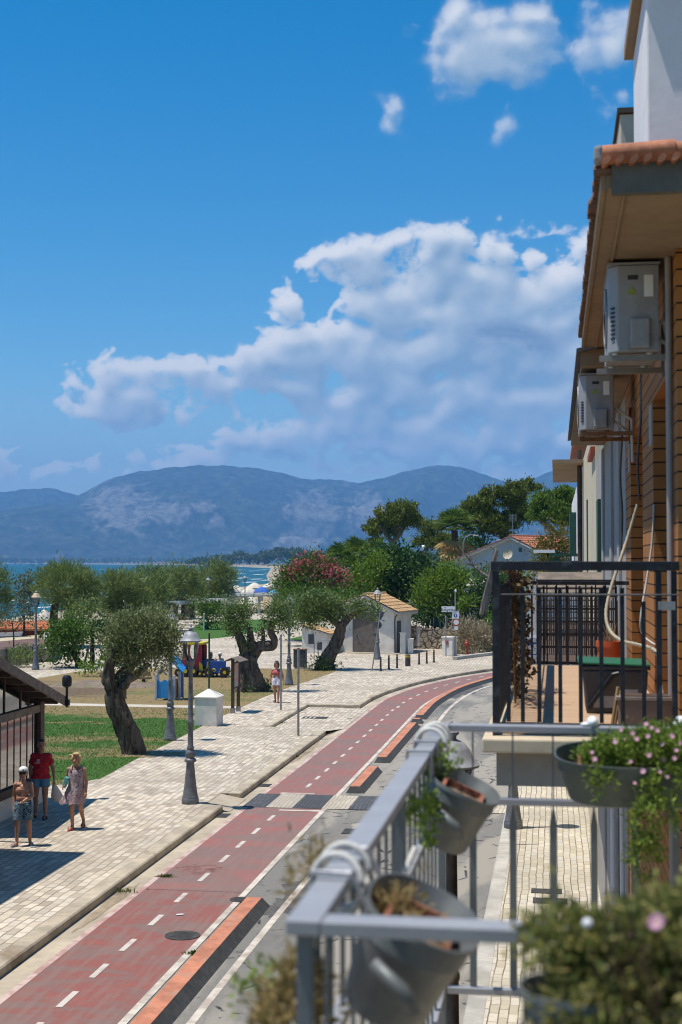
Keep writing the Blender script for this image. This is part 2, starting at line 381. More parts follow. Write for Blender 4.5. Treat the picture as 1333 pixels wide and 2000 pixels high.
mb = MB(); rr = random.Random(5)
def foam(cx, cy, lx, ly):
    n = 14; ph = rr.random() * 9
    mb.sheet([(cx + lx * math.cos(2 * PI * i / n) * (.8 + .3 * math.sin(3 * i + ph)), cy + ly * math.sin(2 * PI * i / n) * (.75 + .45 * math.sin(2.3 * i + ph)), -2.46) for i in range(n)])
for (px, py, wpx, hpx) in [(470, 1129, 16, 1.6), (500, 1131, 14, 1.3), (455, 1134, 10, 1.2), (488, 1137, 18, 1.5), (520, 1133, 12, 1.5), (466, 1120, 9, 1), (505, 1122, 12, 1), (450, 1125, 7, 1), (530, 1119, 8, 1), (495, 1115, 10, .8), (466, 1113, 8, .7), (515, 1113, 8, .7),
                           (95, 1167, 10, 2), (60, 1176, 14, 2.4), (110, 1180, 14, 2.4), (186, 1136, 5, 1.4), (30, 1172, 10, 2), (85, 1186, 16, 2.5), (22, 1113, 1.2, .6), (208, 1112, 1.3, .7), (272, 1107, 4, .8), (150, 1150, 5, 1), (190, 1165, 5, 1)]:
    c = G(px, py, -2.46); d = c.length; foam(c.x, c.y, .8 * wpx * d / F, .55 * hpx * d * d / (F * 8.45))
tag(mb.build('sea_foam', m_foam, tri=True), 'white foam of small waves breaking near the beach', 'foam', kind='stuff')

# road surfaces
mb = MB(); strip(mb, offs(crv([(-10.6, -8), (-10.6, 30), (-10.6, 58), (-10.4, 62), (-9.5, 67), (-8, 72), (-6.5, 76), (-4.5, 80), (-2.5, 83), (2, 88), (10, 94), (25, 101)]), 0), RK, -.15, 90); struct('road', mb, m_asph)
mb = MB(); strip(mb, crv([(-8.06, -8), (-8.06, 58.9)]) + KE[1:], RL, -.146, 120); struct('gutter', mb, m_conc)
mb = MB(); strip(mb, RL, RR, -.142, 120); struct('cycle_lane', mb, m_red)
mb = MB(); strip(mb, offs(RL, .0), offs(RL, .11), -.138, 120); struct('edge_marking', mb, m_edge2)
mb = MB(); strip(mb, offs(RR, -.12), RR, -.138, 120); struct('edge_marking', mb, m_edge)
mb = MB()
for cy in [12.2, 13.6, 15.0, 16.5, 17.9, 19.27, 20.67, 22.11, 23.71, 25.35, 27.06, 28.78, 30.28, 31.82, 33.5, 38.48, 39.9, 41.4, 43, 44.6, 46.3, 48, 49.7, 51.4, 53.1, 54.8, 56.6, 58.4]:
    x = -6.76 + .10 * min(1, max(0, (cy - 30) / 12)); l = .36 if cy < 35 else .33
    mb.sheet([(x - .048, cy - l, -.137), (x + .048, cy - l, -.137), (x + .048, cy + l, -.137), (x - .048, cy + l, -.137)])
cl = [a.lerp(b, .5) for a, b in zip(resamp(RL, 200), resamp(RR, 200))]
acc = 0
for a, b in zip(cl, cl[1:]):
    acc += (b - a).length
    if a.y > 59.3 and acc > 1.7:
        acc = 0; tt = (b - a).normalized(); q = Vector((tt.y, -tt.x, 0)) * .055
        e = a + tt * .66; mb.sheet([(p.x, p.y, -.137) for p in (a - q, a + q, e + q, e - q)])
struct('lane_marking', mb, m_white)
mb = MB(); mb.sheet([(-7.2, 37.02, -.136), (-6.3, 37.02, -.136), (-6.3, 37.2, -.136), (-7.2, 37.2, -.136)]); mb.sheet([(-6.75, 34.5, -.136), (-5.62, 34.5, -.136), (-5.62, 34.68, -.136), (-6.75, 34.68, -.136)]); struct('stop_marking', mb, m_edge)
wl = crv([(-4.78, 8), (-4.8, 22), (-4.72, 30)]); mb = MB(); strip(mb, offs(wl, -.06), offs(wl, .06), -.145, 30)
wl = crv([(-4.45, 52), (-4.4, 60), (-3.9, 67), (-2.9, 72), (-1.5, 76), (.6, 79.5)]); strip(mb, offs(wl, -.07), offs(wl, .07), -.145, 40); struct('edge_marking', mb, m_edge)
mbw, mbd = MB(), MB(); x = -7.75; k = 0
while x < -1.25:
    w = .6 if k == 0 else (.66 if k % 2 else .74); e = min(x + w, -1.24)
    (mbw if k % 2 else mbd).sheet([(x, 34.9, -.134), (e, 34.9, -.134), (e, 36.95, -.134), (x, 36.95, -.134)]); x = e; k += 1
struct('crossing_pale_setts', mbw, m_cross_w); struct('crossing_dark_setts', mbd, m_cross_d)
# promenade and bay
edge = [(p.x - .2, p.y) for p in K1] + [(-8.55, 34.2), (-8.55, 36.0)] + [(p.x - .2, p.y) for p in K2] + [(-10.48, 50.9)] + [(-10.48, 59.25), (-8.3, 59.1)] + [(p.x, p.y) for p in offs(KE, -.2)[1:]]
poly = edge + [(25, 112), (-20, 150), (-47, 172), (-44, 150), (-35, 90), (-33, 60), (-33, -8)]
mb = MB(); mb.sheet([(x, y, 0) for x, y in poly]); struct('promenade', mb, m_prom, tri=True)
mb = MB(); mb.sheet([(-10.3, 51.6, -.12), (-7.72, 51.6, -.135), (-7.72, 59, -.135), (-10.3, 59, -.12)]); mb.sheet([(-10.5, 49.75, -.003), (-8.06, 49.75, -.003), (-7.72, 51.6, -.135), (-10.3, 51.6, -.12)])
struct('parking_bay', mb, m_prom)
mb = MB(); mb.sheet([(-8.6, 34.15, .002), (-7.9, 34.15, -.135), (-7.9, 36.05, -.135), (-8.6, 36.05, .002)]); struct('kerb_ramp', mb, m_conc)
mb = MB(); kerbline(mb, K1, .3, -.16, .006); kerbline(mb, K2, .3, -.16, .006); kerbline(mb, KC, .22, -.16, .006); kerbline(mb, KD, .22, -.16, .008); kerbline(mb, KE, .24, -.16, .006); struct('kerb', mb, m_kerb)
mb = MB(); mb.sheet([(p.x + .2, p.y, 0) for p in resamp(RK[:31], 30)] + [(3, 62, 0), (3, -8, 0)]); struct('sidewalk', mb, m_side, tri=True)
mb = MB(); kerbline(mb, list(reversed(RK)), .26, -.16, .006); struct('kerb', mb, m_kerbg)
# lawns
def lawnmat(name, kind):
    t = NT(name); p = t.pos(); s = t.sep(p); f = t.noise(p, 28, 5, .7); g = t.noise(t.map(p, (.22, .5, 1)), .8, 6, .62); q = t.noise(p, 3.5, 5, .6)
    green = t.mix(t.rng(f, .3, .7), (.030, .078, .014), (.075, .155, .030)); tan = t.mix(t.rng(f, .3, .7), (.16, .115, .05), (.30, .225, .11))
    y = t.math('ADD', s[1], t.math('MULTIPLY', t.math('SUBTRACT', g, .5), 20.0))
    if kind == 'near':
        d = t.ramp(t.rng(y, 36, 80, 0, 1, False), [(0, (.55,) * 3), (.05, (.12,) * 3), (.11, (.2,) * 3), (.16, (.62,) * 3), (.215, (.55,) * 3), (.255, (.05,) * 3), (.37, (.08,) * 3), (.40, (.95,) * 3), (.55, (.85,) * 3), (.57, (.62,) * 3), (.62, (.55,) * 3), (.70, (.9,) * 3), (1, (.97,) * 3)])
        d = t.math('ADD', t.sep(d)[0], t.math('MULTIPLY', t.math('SUBTRACT', q, .5), .9))
    else:
        d = t.math('ADD', .18, t.math('MULTIPLY', t.math('SUBTRACT', q, .5), .8))
    col = t.mix(t.rng(d, .3, .75), green, tan)
    if kind == 'near':
        dirt = t.math('MULTIPLY', t.rng(y, 58.5, 61), t.rng(y, 70, 66)); dirt = t.math('MULTIPLY', dirt, t.rng(t.math('ADD', s[0], t.math('MULTIPLY', g, 3)), -17.2, -19.5)); col = t.mix(t.math('MULTIPLY', dirt, .85), col, t.mix(f, (.10, .068, .045), (.17, .12, .085)))
    return t.done(t.bsdf(col, .9, 0, .15, t.bump(f, .8, .04)))
m_lawn = lawnmat('patchy_lawn', 'near'); m_lawn2 = lawnmat('watered_lawn', 'far')
LP = [(-13.6, 36.3), (-13.0, 36.9), (-12.4, 37.9), (-12.55, 41.67), (-12.65, 47.7), (-12.78, 53.7), (-12.8, 59.4), (-12.6, 66.1), (-12.15, 72), (-11.95, 75), (-11.9, 77.2), (-12.6, 78.1), (-13.7, 78.3), (-18.2, 78.4), (-22, 77.9), (-25.8, 74.2), (-26.5, 67.3), (-29, 57.3), (-29.5, 36.3)]
mb = MB(); mb.sheet([(x, y, .006) for x, y in LP]); struct('lawn', mb, m_lawn, tri=True)
mb = MB(); mb.sheet([(x, y, .006) for x, y in [(-31, 118), (-28.4, 106), (-26.5, 108), (-25.4, 113), (-25.2, 128), (-30, 146), (-35, 139), (-33, 128)]]); struct('lawn', mb, m_lawn2, tri=True)
mb = MB(); mb.sheet([(x, y, .006) for x, y in [(-20.5, 108), (-16.6, 104), (-16.5, 112), (-20, 118)]]); struct('lawn', mb, m_lawn2, tri=True)
mb = MB(); mb.sheet([(-29.3, 57.0, .012), (-12.9, 56.7, .012), (-12.85, 57.6, .012), (-29.3, 58.0, .012)]); struct('footpath', mb, M('path_concrete', (.47, .41, .33), .85, .15, 1, world=True))
# grass blades over the near lawn
def inpoly(x, y, P):
    c = np.zeros(len(x), bool); n = len(P)
    for i in range(n):
        (x1, y1), (x2, y2) = P[i], P[(i + 1) % n]
        with np.errstate(divide='ignore', invalid='ignore'): c ^= ((y1 > y) != (y2 > y)) & (x < (x2 - x1) * (y - y1) / (y2 - y1) + x1)
    return c
x = RNG.uniform(-22, -11.8, 90000); y = RNG.uniform(36.3, 78.4, 90000); k_ = inpoly(x, y, [(px + .0, py) for px, py in LP]) & ((y < 56.4) | (y > 58.2))
dry = ((y > 52.5) & (RNG.random(90000) < .55)) | ((y > 58) & (RNG.random(90000) < .8)); k_ &= ~dry
P = np.stack([x[k_], y[k_], np.full(k_.sum(), .004)], 1); n = len(P)
A = unit(RNG.normal(size=(n, 3)) * .45 + np.array([0, 0, 1])); V, Q = leaf_quads(P, A, RNG.uniform(.03, .075, n), RNG.uniform(.012, .022, n))
m_gr = LM('grass_blades', (.03, .085, .012), (.05, .14, .02), (.09, .17, .03), .3, dry=(.24, .19, .08))
tag(np_mesh('grass', V, Q, m_gr), 'short mown grass blades of the patchy lawn', 'grass', kind='stuff')
# iron covers, drains
m_iron = M('cast_iron', (.075, .068, .06), .65, .3, 14, .4, bump=.6, world=True)
def cover(px, py, r, lab, z=-.136):
    c = G(px, py, z); mb = MB(); mb.lathe([(r, 0), (r, .006), (r * .93, .006), (r * .92, .002), (0.01, .002)], (c.x, c.y, z), 28)
    for k in range(-3, 4): mb.bx(c.x - r * .6, c.x + r * .6, c.y + k * r * .2 - .015, c.y + k * r * .2 + .015, z + .002, z + .006)
    tag(mb.build('manhole_cover', m_iron), lab, 'manhole cover')
cover(357, 1827, .29, 'round iron manhole cover in the red lane near the orange divider'); cover(471, 1757, .2, 'small blue-grey round cover beside the white edge line')
def grate(px, py, w, l, lab, z=-.141):
    c = G(px, py, z); mb = MB()
    for k in range(6): mb.bx(c.x - w / 2 + w * k / 6, c.x - w / 2 + w * k / 6 + w / 10, c.y - l / 2, c.y + l / 2, z, z + .008)
    mb.bx(c.x - w / 2, c.x + w / 2, c.y - l / 2, c.y - l / 2 + .03, z, z + .01); mb.bx(c.x - w / 2, c.x + w / 2, c.y + l / 2 - .03, c.y + l / 2, z, z + .01); mb.bx(c.x - w / 2, c.x + w / 2, c.y - l / 2, c.y + l / 2, z - .004, z + .002)
    tag(mb.build('drain_grate', m_iron), lab, 'drain grate')
grate(435, 1593, .3, .5, 'iron drain grate in the gutter just before the crosswalk'); grate(518, 1534, .3, .45, 'iron drain grate in the gutter just beyond the crosswalk')
grate(632, 1434, .28, .5, 'iron drain grate in the gutter by the paved bay corner'); grate(681, 1404, .28, .5, 'iron drain grate in the gutter alongside the paved bay')
grate(616, 1402, 1.0, .75, 'wide dark grating set in the paved parking bay', -.128); grate(1068, 1741, .55, .35, 'farther of two iron grates in the right sidewalk', .002); grate(1075, 1760, .6, .4, 'nearer of two iron grates in the right sidewalk', .002)  # bay patch: dark bars on a dark plate, not a known drain
grate(685, 1624, .34, .6, 'iron drain grate in the asphalt beside the rail', -.148)
def blot(name, px, py, rx, ry, z, mat, seed, n=40, rag=.3):
    r_ = random.Random(seed); c = G(px, py, z); ph = [r_.uniform(0, 6) for _ in range(4)]; mb = MB()
    mb.sheet([(c.x + rx * math.cos(a) * f, c.y + ry * math.sin(a) * f, z) for a, f in ((2 * PI * i / n, 1 + rag * (.5 * math.sin(3 * 2 * PI * i / n + ph[0]) + .35 * math.sin(7 * 2 * PI * i / n + ph[1]) + .3 * math.sin(13 * 2 * PI * i / n + ph[2]))) for i in range(n))]); return struct(name, mb, mat, tri=True)
m_patch = M('broken_red_patch', (.20, .10, .085), .9, .45, 6, bump=1.2, world=True); blot('lane_patch', 390, 1697, .42, .42, -.139, m_patch, 2, rag=.25)
m_tar = M('tar_patch', (.085, .08, .074), .9, .3, 2.5, bump=.6, world=True); blot('road_patch', 640, 1730, .7, 1.5, -.147, m_tar, 5); blot('road_patch', 560, 1768, .35, .8, -.1465, m_tar, 9, rag=.5); blot('road_patch', 905, 1345, .8, 4.5, -.147, m_tar, 4); blot('road_patch', 735, 1610, .5, 1.2, -.1463, M('pale_patch', (.30, .27, .22), .9, .2, 2, world=True), 12)
m_dust = M('gutter_silt', (.27, .21, .14), .95, .3, 3, bump=.6, world=True); blot('gutter_silt', 500, 1530, .22, 2.2, -.1405, m_dust, 7); blot('gutter_silt', 590, 1470, .2, 3.5, -.1405, m_dust, 8); blot('gutter_silt', 640, 1428, .3, 2.5, -.1405, m_dust, 14); blot('gutter_silt', 215, 1765, .12, 1.6, -.1405, m_dust, 15)
blot('bare_earth', 290, 1472, 1.0, .75, .011, M('dry_leaf_earth', (.26, .19, .10), .95, .35, 8, bump=1, world=True), 21, rag=.45)
m_pap = M('paper', (.7, .7, .7), .8, .05)
for px, py, z, lab in ((164, 1619, .012, 'white paper scrap on the paving by the blond woman'), (352, 1786, -.128, 'white paper scrap lying on the red lane')): c = G(px, py, z); mb = MB(); mb.box(c, (.12, .06, .01), .4); tag(mb.build('paper_scrap', m_pap), lab, 'litter')
# orange topped lane dividers
m_org = M('worn_orange_paint', (.44, .175, .10), .8, .22, 3, stain=((.34, .24, .18), .6)); m_blk = M('black_rubber', (.058, .057, .056), .8, .3, 6, bump=.4)
def divider(y0, y1, lab, line=None):
    t = thing('lane_divider', lab, 'lane divider', (-5.2, (y0 + y1) / 2, -.15), group='orange topped lane dividers')
    off = [(.09, 0), (.14, .08), (.19, .16), (.46, .16), (.53, .07), (.59, 0)]
    pts = [p for p in resamp(line or RR, 400) if y0 <= p.y <= y1]; pts = resamp(pts, max(2, int((y1 - y0) / 1.2)))
    rows = [offs(pts, o) for o, z in off]; k = len(pts); mb = MB()
    ins = lambda i: 1 if i == 0 else (-1 if i == k - 1 else 0)
    vs = []
    for (o, z), r in zip(off, rows):
        for i, p in enumerate(r): vs.append((p.x, p.y + ins(i) * z * .5, -.15 + z))
    fs = [(a * k + i, a * k + i + 1, (a + 1) * k + i + 1, (a + 1) * k + i) for a in range(5) for i in range(k - 1)] + [tuple(a * k for a in range(6)), tuple(a * k + k - 1 for a in range(5, -1, -1))]
    mb.add(vs, fs); mb.build('rubber_body', m_blk, t)
    cap = MB(); a, b = offs(pts, .185), offs(pts, .455)
    for i in range(k - 1):
        e0 = .1 if i == 0 else 0; e1 = .1 if i == k - 2 else 0
        cap.slab([(a[i].x, a[i].y + e0, .022), (b[i].x, b[i].y + e0, .022), (b[i + 1].x, b[i + 1].y - e1, .022), (a[i + 1].x, a[i + 1].y - e1, .022)], .014, (0, 0, 1))
    cap.build('orange_top', m_org, t)
divider(8, 25.2, 'long orange topped lane divider nearest the viewer, before the crosswalk'); divider(37.4, 41.6, 'short orange topped divider block just beyond the crosswalk'); divider(42.9, 53, 'orange topped lane divider running between two shorter blocks')
divider(53.5, 54.4, 'tiny orange topped divider block, shortest of all'); divider(55.0, 95, 'farthest orange topped lane divider, following the bend of the lane')
# weeds in the gutter
m_weed = LM('weed_leaves', (.03, .07, .015), (.06, .12, .02), (.12, .14, .04))
for px, py, r, lab in [(237, 1742, .3, 'low green weeds growing across the gutter'), (323, 1713, .13, 'tuft of weeds against the kerb joint'), (575, 1478, .15, 'tuft of weeds at the kerb foot beyond the crosswalk'), (548, 1413, .3, 'weeds at the inner corner of the paved bay'), (381, 1864, .12, 'small grass tuft beside the orange divider')]:
    c = G(px, py, -.14); n = 110; P = np.array(c) + np.stack([RNG.normal(0, r * .55, n), RNG.normal(0, r * .3, n), np.zeros(n)], 1); A = unit(RNG.normal(size=(n, 3)) * .6 + np.array([0, 0, 1]))
    V, Q = leaf_quads(P, A, RNG.uniform(.03, .08, n), RNG.uniform(.015, .03, n)); tag(np_mesh('weed_tuft', V, Q, m_weed), lab, 'weeds', kind='stuff')
# ---------------------------------------------------------------- mountains
sil = [(-900, 985), (-500, 960), (-250, 985), (-120, 960), (0, 964), (60, 958), (100, 957), (150, 969), (190, 948), (230, 933), (270, 923), (330, 914), (380, 911), (430, 909), (480, 912), (530, 920), (580, 931), (610, 937), (640, 935), (690, 943), (715, 941), (770, 927), (820, 915), (870, 907), (920, 917), (960, 934), (1000, 944), (1040, 936), (1085, 920), (1150, 935), (1300, 910), (1500, 940), (1800, 925), (2200, 960)]
def mtn(name, pts, d0, d1, seed, rough, mat, back=1.0):
    na, nr = 420, 46; px = np.linspace(pts[0][0], pts[-1][0], na); hz = np.interp(px, [p[0] for p in pts], [p[1] for p in pts])
    hz = np.convolve(np.pad(hz, 1, 'edge'), np.ones(3) / 3, 'valid'); hz = hz + .9 * np.sin(px * .11) + .7 * np.sin(px * .043 + 1) + .5 * np.sin(px * .27)
    rg = np.random.default_rng(seed)
    def fb(u, v, oct=6):
        o = 0; a = 1
        for k in range(oct):
            n = 2 ** (k + 2); g = rg.normal(size=(n + 3, n * 3 + 3)); uu = np.clip(u, 0, 1) * n; vv = np.clip(v, 0, 1) * n * 3
            i, j = uu.astype(int), vv.astype(int); fu, fv = uu - i, vv - j; fu = fu * fu * (3 - 2 * fu); fv = fv * fv * (3 - 2 * fv)
            o = o + a * (1 - 2 * np.abs(((g[i, j] * (1 - fu) + g[i + 1, j] * fu) * (1 - fv) + (g[i, j + 1] * (1 - fu) + g[i + 1, j + 1] * fu) * fv)) * .6); a *= .52
        return o
    tt = np.linspace(0, 1.25, nr); V = []
    T, Pp = np.meshgrid(tt, np.linspace(0, 1, na), indexing='ij'); N = fb(np.clip(T / 1.25, 0, 1), Pp); N -= N.mean()
    for r in range(nr):
        t_ = tt[r]; d = d0 + (d1 - d0) * t_
        prof = np.where(t_ <= 1, (t_ ** 1.25) * (1.35 - .35 * t_), 1 - (t_ - 1) * 2.2)
        Hh = (1098 - hz) / F * d1; h = Hh * prof + N[r] * rough * np.sin(min(t_, 1) * PI) * (1 - min(t_, 1) ** 3) * Hh.clip(60)
        for i in range(na):
            q = ray(px[i], 1098); q = Vector((q.x, q.y, 0)).normalized() * d
            V.append((q.x, q.y, H + h[i] - (3 if r == 0 else 0)))
    mb = MB(); mb.add(V, [(r * na + i, r * na + i + 1, (r + 1) * na + i + 1, (r + 1) * na + i) for r in range(nr - 1) for i in range(na - 1)])
    ob = mb.build(name, mat, smooth='all'); return tag(ob, kind='structure')
t = NT('scrub_and_limestone'); p_ = t.pos(); n1 = t.noise(p_, .0022, 8, .68, .3); n2 = t.noise(p_, .014, 9, .78); s_ = t.sep(p_)
green = t.mix(t.rng(n2, .38, .62), (.012, .024, .010), (.060, .072, .036)); rock = t.mix(t.rng(n2, .4, .6), (.075, .074, .056), (.19, .18, .15))
msk = None
for cx, cy, rx, ry in [(235, 985, 95, 70), (400, 985, 34, 18), (425, 1010, 20, 18), (610, 1000, 85, 70), (590, 1050, 60, 40), (330, 1000, 60, 30), (720, 1000, 60, 50)]:
    a = (cx - 666.5) / F; bz = (1098 - cy) / F
    az = math.atan2(ray(cx, 1098).x, ray(cx, 1098).y)
    u = t.math('DIVIDE', t.math('SUBTRACT', t.math('ARCTAN2', s_[0], s_[1]), az), rx / F); w = t.math('DIVIDE', t.math('SUBTRACT', t.math('DIVIDE', s_[2], s_[1]), bz), ry / F)
    e = t.rng(t.math('SQRT', t.math('ADD', t.math('MULTIPLY', u, u), t.math('MULTIPLY', w, w))), 1.15, .2)
    msk = e if msk is None else t.math('MAXIMUM', msk, e)
rk = t.rng(t.math('ADD', t.math('MULTIPLY', msk, .26), t.math('ADD', t.math('MULTIPLY', n1, .5), t.math('MULTIPLY', n2, .55))), .56, .76)
m_mtn = t.done(t.bsdf(t.mix(rk, green, rock), .95, 0, .1))
mtn('mountains', [(-900, 1100), (60, 1100), (95, 1000), (150, 972)] + [p for p in sil if p[0] > 150], 8800, 11200, 3, .24, m_mtn); mtn('mountains', [p for p in sil if p[0] <= 100] + [(130, 963), (155, 970), (190, 985), (260, 1010), (700, 1000), (760, 960), (820, 935), (870, 925), (940, 940), (1000, 945), (1085, 925), (1200, 940), (2200, 960)], 11600, 13000, 21, .22, m_mtn)
mtn('hills', [(-900, 1040), (-300, 1010), (-100, 1000), (0, 1000), (60, 990), (110, 988), (160, 1000), (220, 1035), (300, 1070), (380, 1085), (450, 1092), (520, 1094), (600, 1096), (1200, 1097)], 8600, 10000, 8, .2, m_mtn)
# ================================================================ vegetation
def dep(p): return (Vector(p) - EYE).dot(fw)
L_olive = LM('olive_leaves', (.04, .062, .024), (.095, .125, .055), (.20, .235, .13), .3, .6, k=1.6)
L_olive2 = LM('dark_olive_leaves', (.028, .055, .017), (.06, .105, .034), (.13, .18, .07), .28, .5, k=1.6)
L_tam = LM('tamarisk_sprays', (.030, .056, .020), (.066, .105, .036), (.13, .165, .06), .35, .6, k=2.0)
L_tam2 = LM('blue_green_sprays', (.03, .055, .035), (.06, .085, .055), (.11, .12, .06), .35, .6, dry=(.12, .085, .04), k=1.5)
L_dark = LM('dark_glossy_leaves', (.012, .035, .012), (.022, .06, .018), (.05, .11, .03), .25, .35, k=1.35)
L_mid = LM('mid_green_leaves', (.025, .06, .012), (.045, .105, .018), (.09, .16, .03), .35, .45, k=1.5)
L_bri = LM('bright_green_leaves', (.04, .085, .01), (.075, .15, .018), (.15, .22, .035), .4, .45, k=1.4)
L_pine = LM('pine_needles', (.022, .040, .009), (.055, .082, .014), (.115, .135, .026), .2, .6, k=1.9)
L_pine2 = LM('brighter_pine_needles', (.024, .055, .010), (.055, .11, .015), (.11, .165, .028), .25, .6, k=1.7)
L_dry = LM('dry_shrub_twigs', (.17, .155, .10), (.30, .275, .20), (.42, .39, .30), .2, .7, dry=(.10, .12, .06))
L_pink = LM('pink_blossom', (.28, .06, .09), (.42, .12, .15), (.55, .26, .28), .4, .6)
L_wht = LM('cream_blossom', (.55, .5, .38), (.65, .6, .48), (.7, .66, .55), .3, .6)
L_palm = LM('palm_fronds', (.03, .07, .014), (.055, .11, .022), (.12, .17, .045), .3, .45, k=1.4)
L_skirt = LM('dead_palm_fronds', (.34, .25, .12), (.46, .36, .18), (.55, .45, .25), .35, .7)
L_orange = LM('orange_tinged_leaves', (.05, .08, .015), (.10, .13, .025), (.18, .16, .03), .4, .5, dry=(.34, .14, .03))
def barkmat(name, a, b, sc=6):
    t = NT(name); p = t.obj(); f = t.noise(t.map(p, (1, 1, .22)), sc, 7, .7, 1.2); g = t.noise(p, 2, 4)
    col = t.mix(t.rng(f, .32, .66), a, b); col = t.mix(t.math('MULTIPLY', t.rng(g, .5, .7), .5), col, mul(a, .7))
    return t.done(t.bsdf(col, .9, 0, .2, t.bump(f, 1.0, .05)))
B_olive = barkmat('olive_bark', (.032, .024, .018), (.185, .145, .11)); B_dark = barkmat('dark_bark', (.03, .022, .015), (.10, .075, .05)); B_grey = barkmat('grey_bark', (.09, .075, .065), (.24, .2, .17))
def plant(name, label, cat, base, d, lobes, mat, limbs=(), group=None, leaf=(3.2, 1.4), cover=5.0, per=26, cr=5.0, bark=None, depth=1.0, puffs=0, part='crown', extra=(), trunkname='trunk', hollow=.55, out=.6, upb=.3, low=.55):
    """lobes and limbs are outlines at distance d (m); every lobe has its own depth"""
    b = Vector(base); t = thing(name, label, cat, b, group=group); px = d / 1389.0
    if limbs:
        mb = MB()
        for pts, r0, r1 in limbs: limb(mb, [PD(p[0], p[1], d + (p[2] if len(p) > 2 else 0)) for p in pts], r0, r1, 9, r0 * .12)
        mb.build(trunkname, bark or B_dark, t, smooth='all')
    def leaves(lob, m, nm, lf, cov, pr, c_, hol):
        bl = pb(d, lob, depth)
        if puffs:
            q = []; s = d / F
            for (c, r) in bl:
                k = max(5, int(r[0] * r[2] / (s * puffs) ** 2 * 4.0)); dd = unit(RNG.normal(size=(k, 3))); rad = RNG.uniform(.45, .92, (k, 1))
                for pp in np.array(c) + dd * rad * np.array(r): u = s * puffs * RNG.uniform(.65, 1.25); q.append((tuple(pp), (u, u, u * .72)))
            bl = q
        area = sum(PI * r[0] * r[2] for c, r in bl) / px ** 2
        n = area * cov / (lf[0] * lf[1] * .5); n = min(n, 60000)
        crown(nm, bl, max(3, int(n / pr)), pr, c_ * px, lf[0] * px, lf[1] * px, m, t, hollow=hol, out=out, upb=upb, low=low)
    leaves(lobes, mat, part, leaf, cover, per, cr, hollow)
    for lob, m, nm, lf, cov, pr, c_ in extra: leaves(lob, m, nm, lf, cov, pr, c_, .8)
    return t
# ---- olives
b = G(262, 1472); d = dep(b)
o1 = plant('olive_tree', 'big grey green olive tree with a bent bare trunk standing on the lawn edge', 'tree', b, d,
    [(277, 1246, 56, 44), (318, 1252, 36, 40), (244, 1230, 36, 30), (222, 1264, 22, 28), (300, 1212, 40, 20), (292, 1284, 52, 24), (335, 1270, 18, 28), (255, 1285, 40, 26)], L_olive,
    [([(264, 1478), (256, 1440), (240, 1405), (226, 1372), (226, 1350)], .36, .25), ([(229, 1362), (236, 1330, .1), (252, 1306, .2), (272, 1280, .3)], .27, .12), ([(225, 1362), (215, 1335, -.1), (212, 1308, -.1), (225, 1270, -.2)], .24, .10), ([(238, 1335), (262, 1322, .4), (292, 1296, .5)], .16, .07), ([(222, 1350), (206, 1330, .2), (200, 1312, .3)], .15, .08), ([(232, 1350), (246, 1338, -.3), (258, 1318, -.4)], .14, .08)], leaf=(3.8, 1.1), cover=5.0, per=20, cr=4.6, hollow=.35, upb=.5, bark=B_olive, group='olive trees beside the promenade')
b = G(492, 1350); d = dep(b)
plant('olive_tree', 'old olive tree with a wide gnarled trunk and a limb arching right', 'tree', b, d,
    [(462, 1208, 27, 22), (446, 1212, 15, 19), (478, 1190, 20, 14), (470, 1229, 25, 11), (540, 1198, 16, 17), (561, 1188, 19, 21), (552, 1218, 20, 15), (522, 1218, 9, 12), (479, 1265, 10, 13), (512, 1242, 8, 11), (472, 1315, 6, 16), (500, 1344, 34, 6)], L_olive2,
    [([(494, 1356), (490, 1325), (486, 1300), (487, 1278)], .62, .33), ([(470, 1352), (480, 1335), (486, 1300)], .35, .2), ([(520, 1354), (503, 1338), (492, 1305)], .38, .2), ([(486, 1290), (476, 1262), (466, 1240), (458, 1222)], .26, .14), ([(490, 1285), (491, 1255), (488, 1225)], .2, .1), ([(493, 1282), (506, 1264), (522, 1263), (533, 1262), (536, 1250), (529, 1234), (532, 1208)], .27, .12), ([(507, 1262), (515, 1250), (513, 1226)], .14, .08)], leaf=(3.3, 1.2), cover=4.4, per=20, cr=3.8, hollow=.4, bark=B_olive, group='olive trees beside the promenade')
b = G(632, 1308); d = dep(b)
plant('olive_tree', 'olive tree leaning right with a twisted trunk in front of the small hut', 'tree', b, d,
    [(620, 1192, 45, 30), (590, 1186, 26, 26), (655, 1200, 27, 17), (688, 1191, 24, 11), (718, 1189, 19, 13), (735, 1199, 8, 11), (638, 1174, 30, 13), (604, 1214, 22, 9), (628, 1299, 22, 10), (642, 1303, 16, 6)], L_olive2,
    [([(628, 1312), (640, 1288), (654, 1264), (662, 1242), (668, 1218)], .42, .24), ([(668, 1226), (640, 1205), (615, 1195)], .2, .08), ([(668, 1222), (690, 1200), (715, 1188)], .2, .08), ([(645, 1310), (644, 1290), (652, 1268)], .25, .15)], leaf=(3.3, 1.2), cover=4.8, per=20, cr=3.8, hollow=.4, bark=B_olive, group='olive trees beside the promenade')
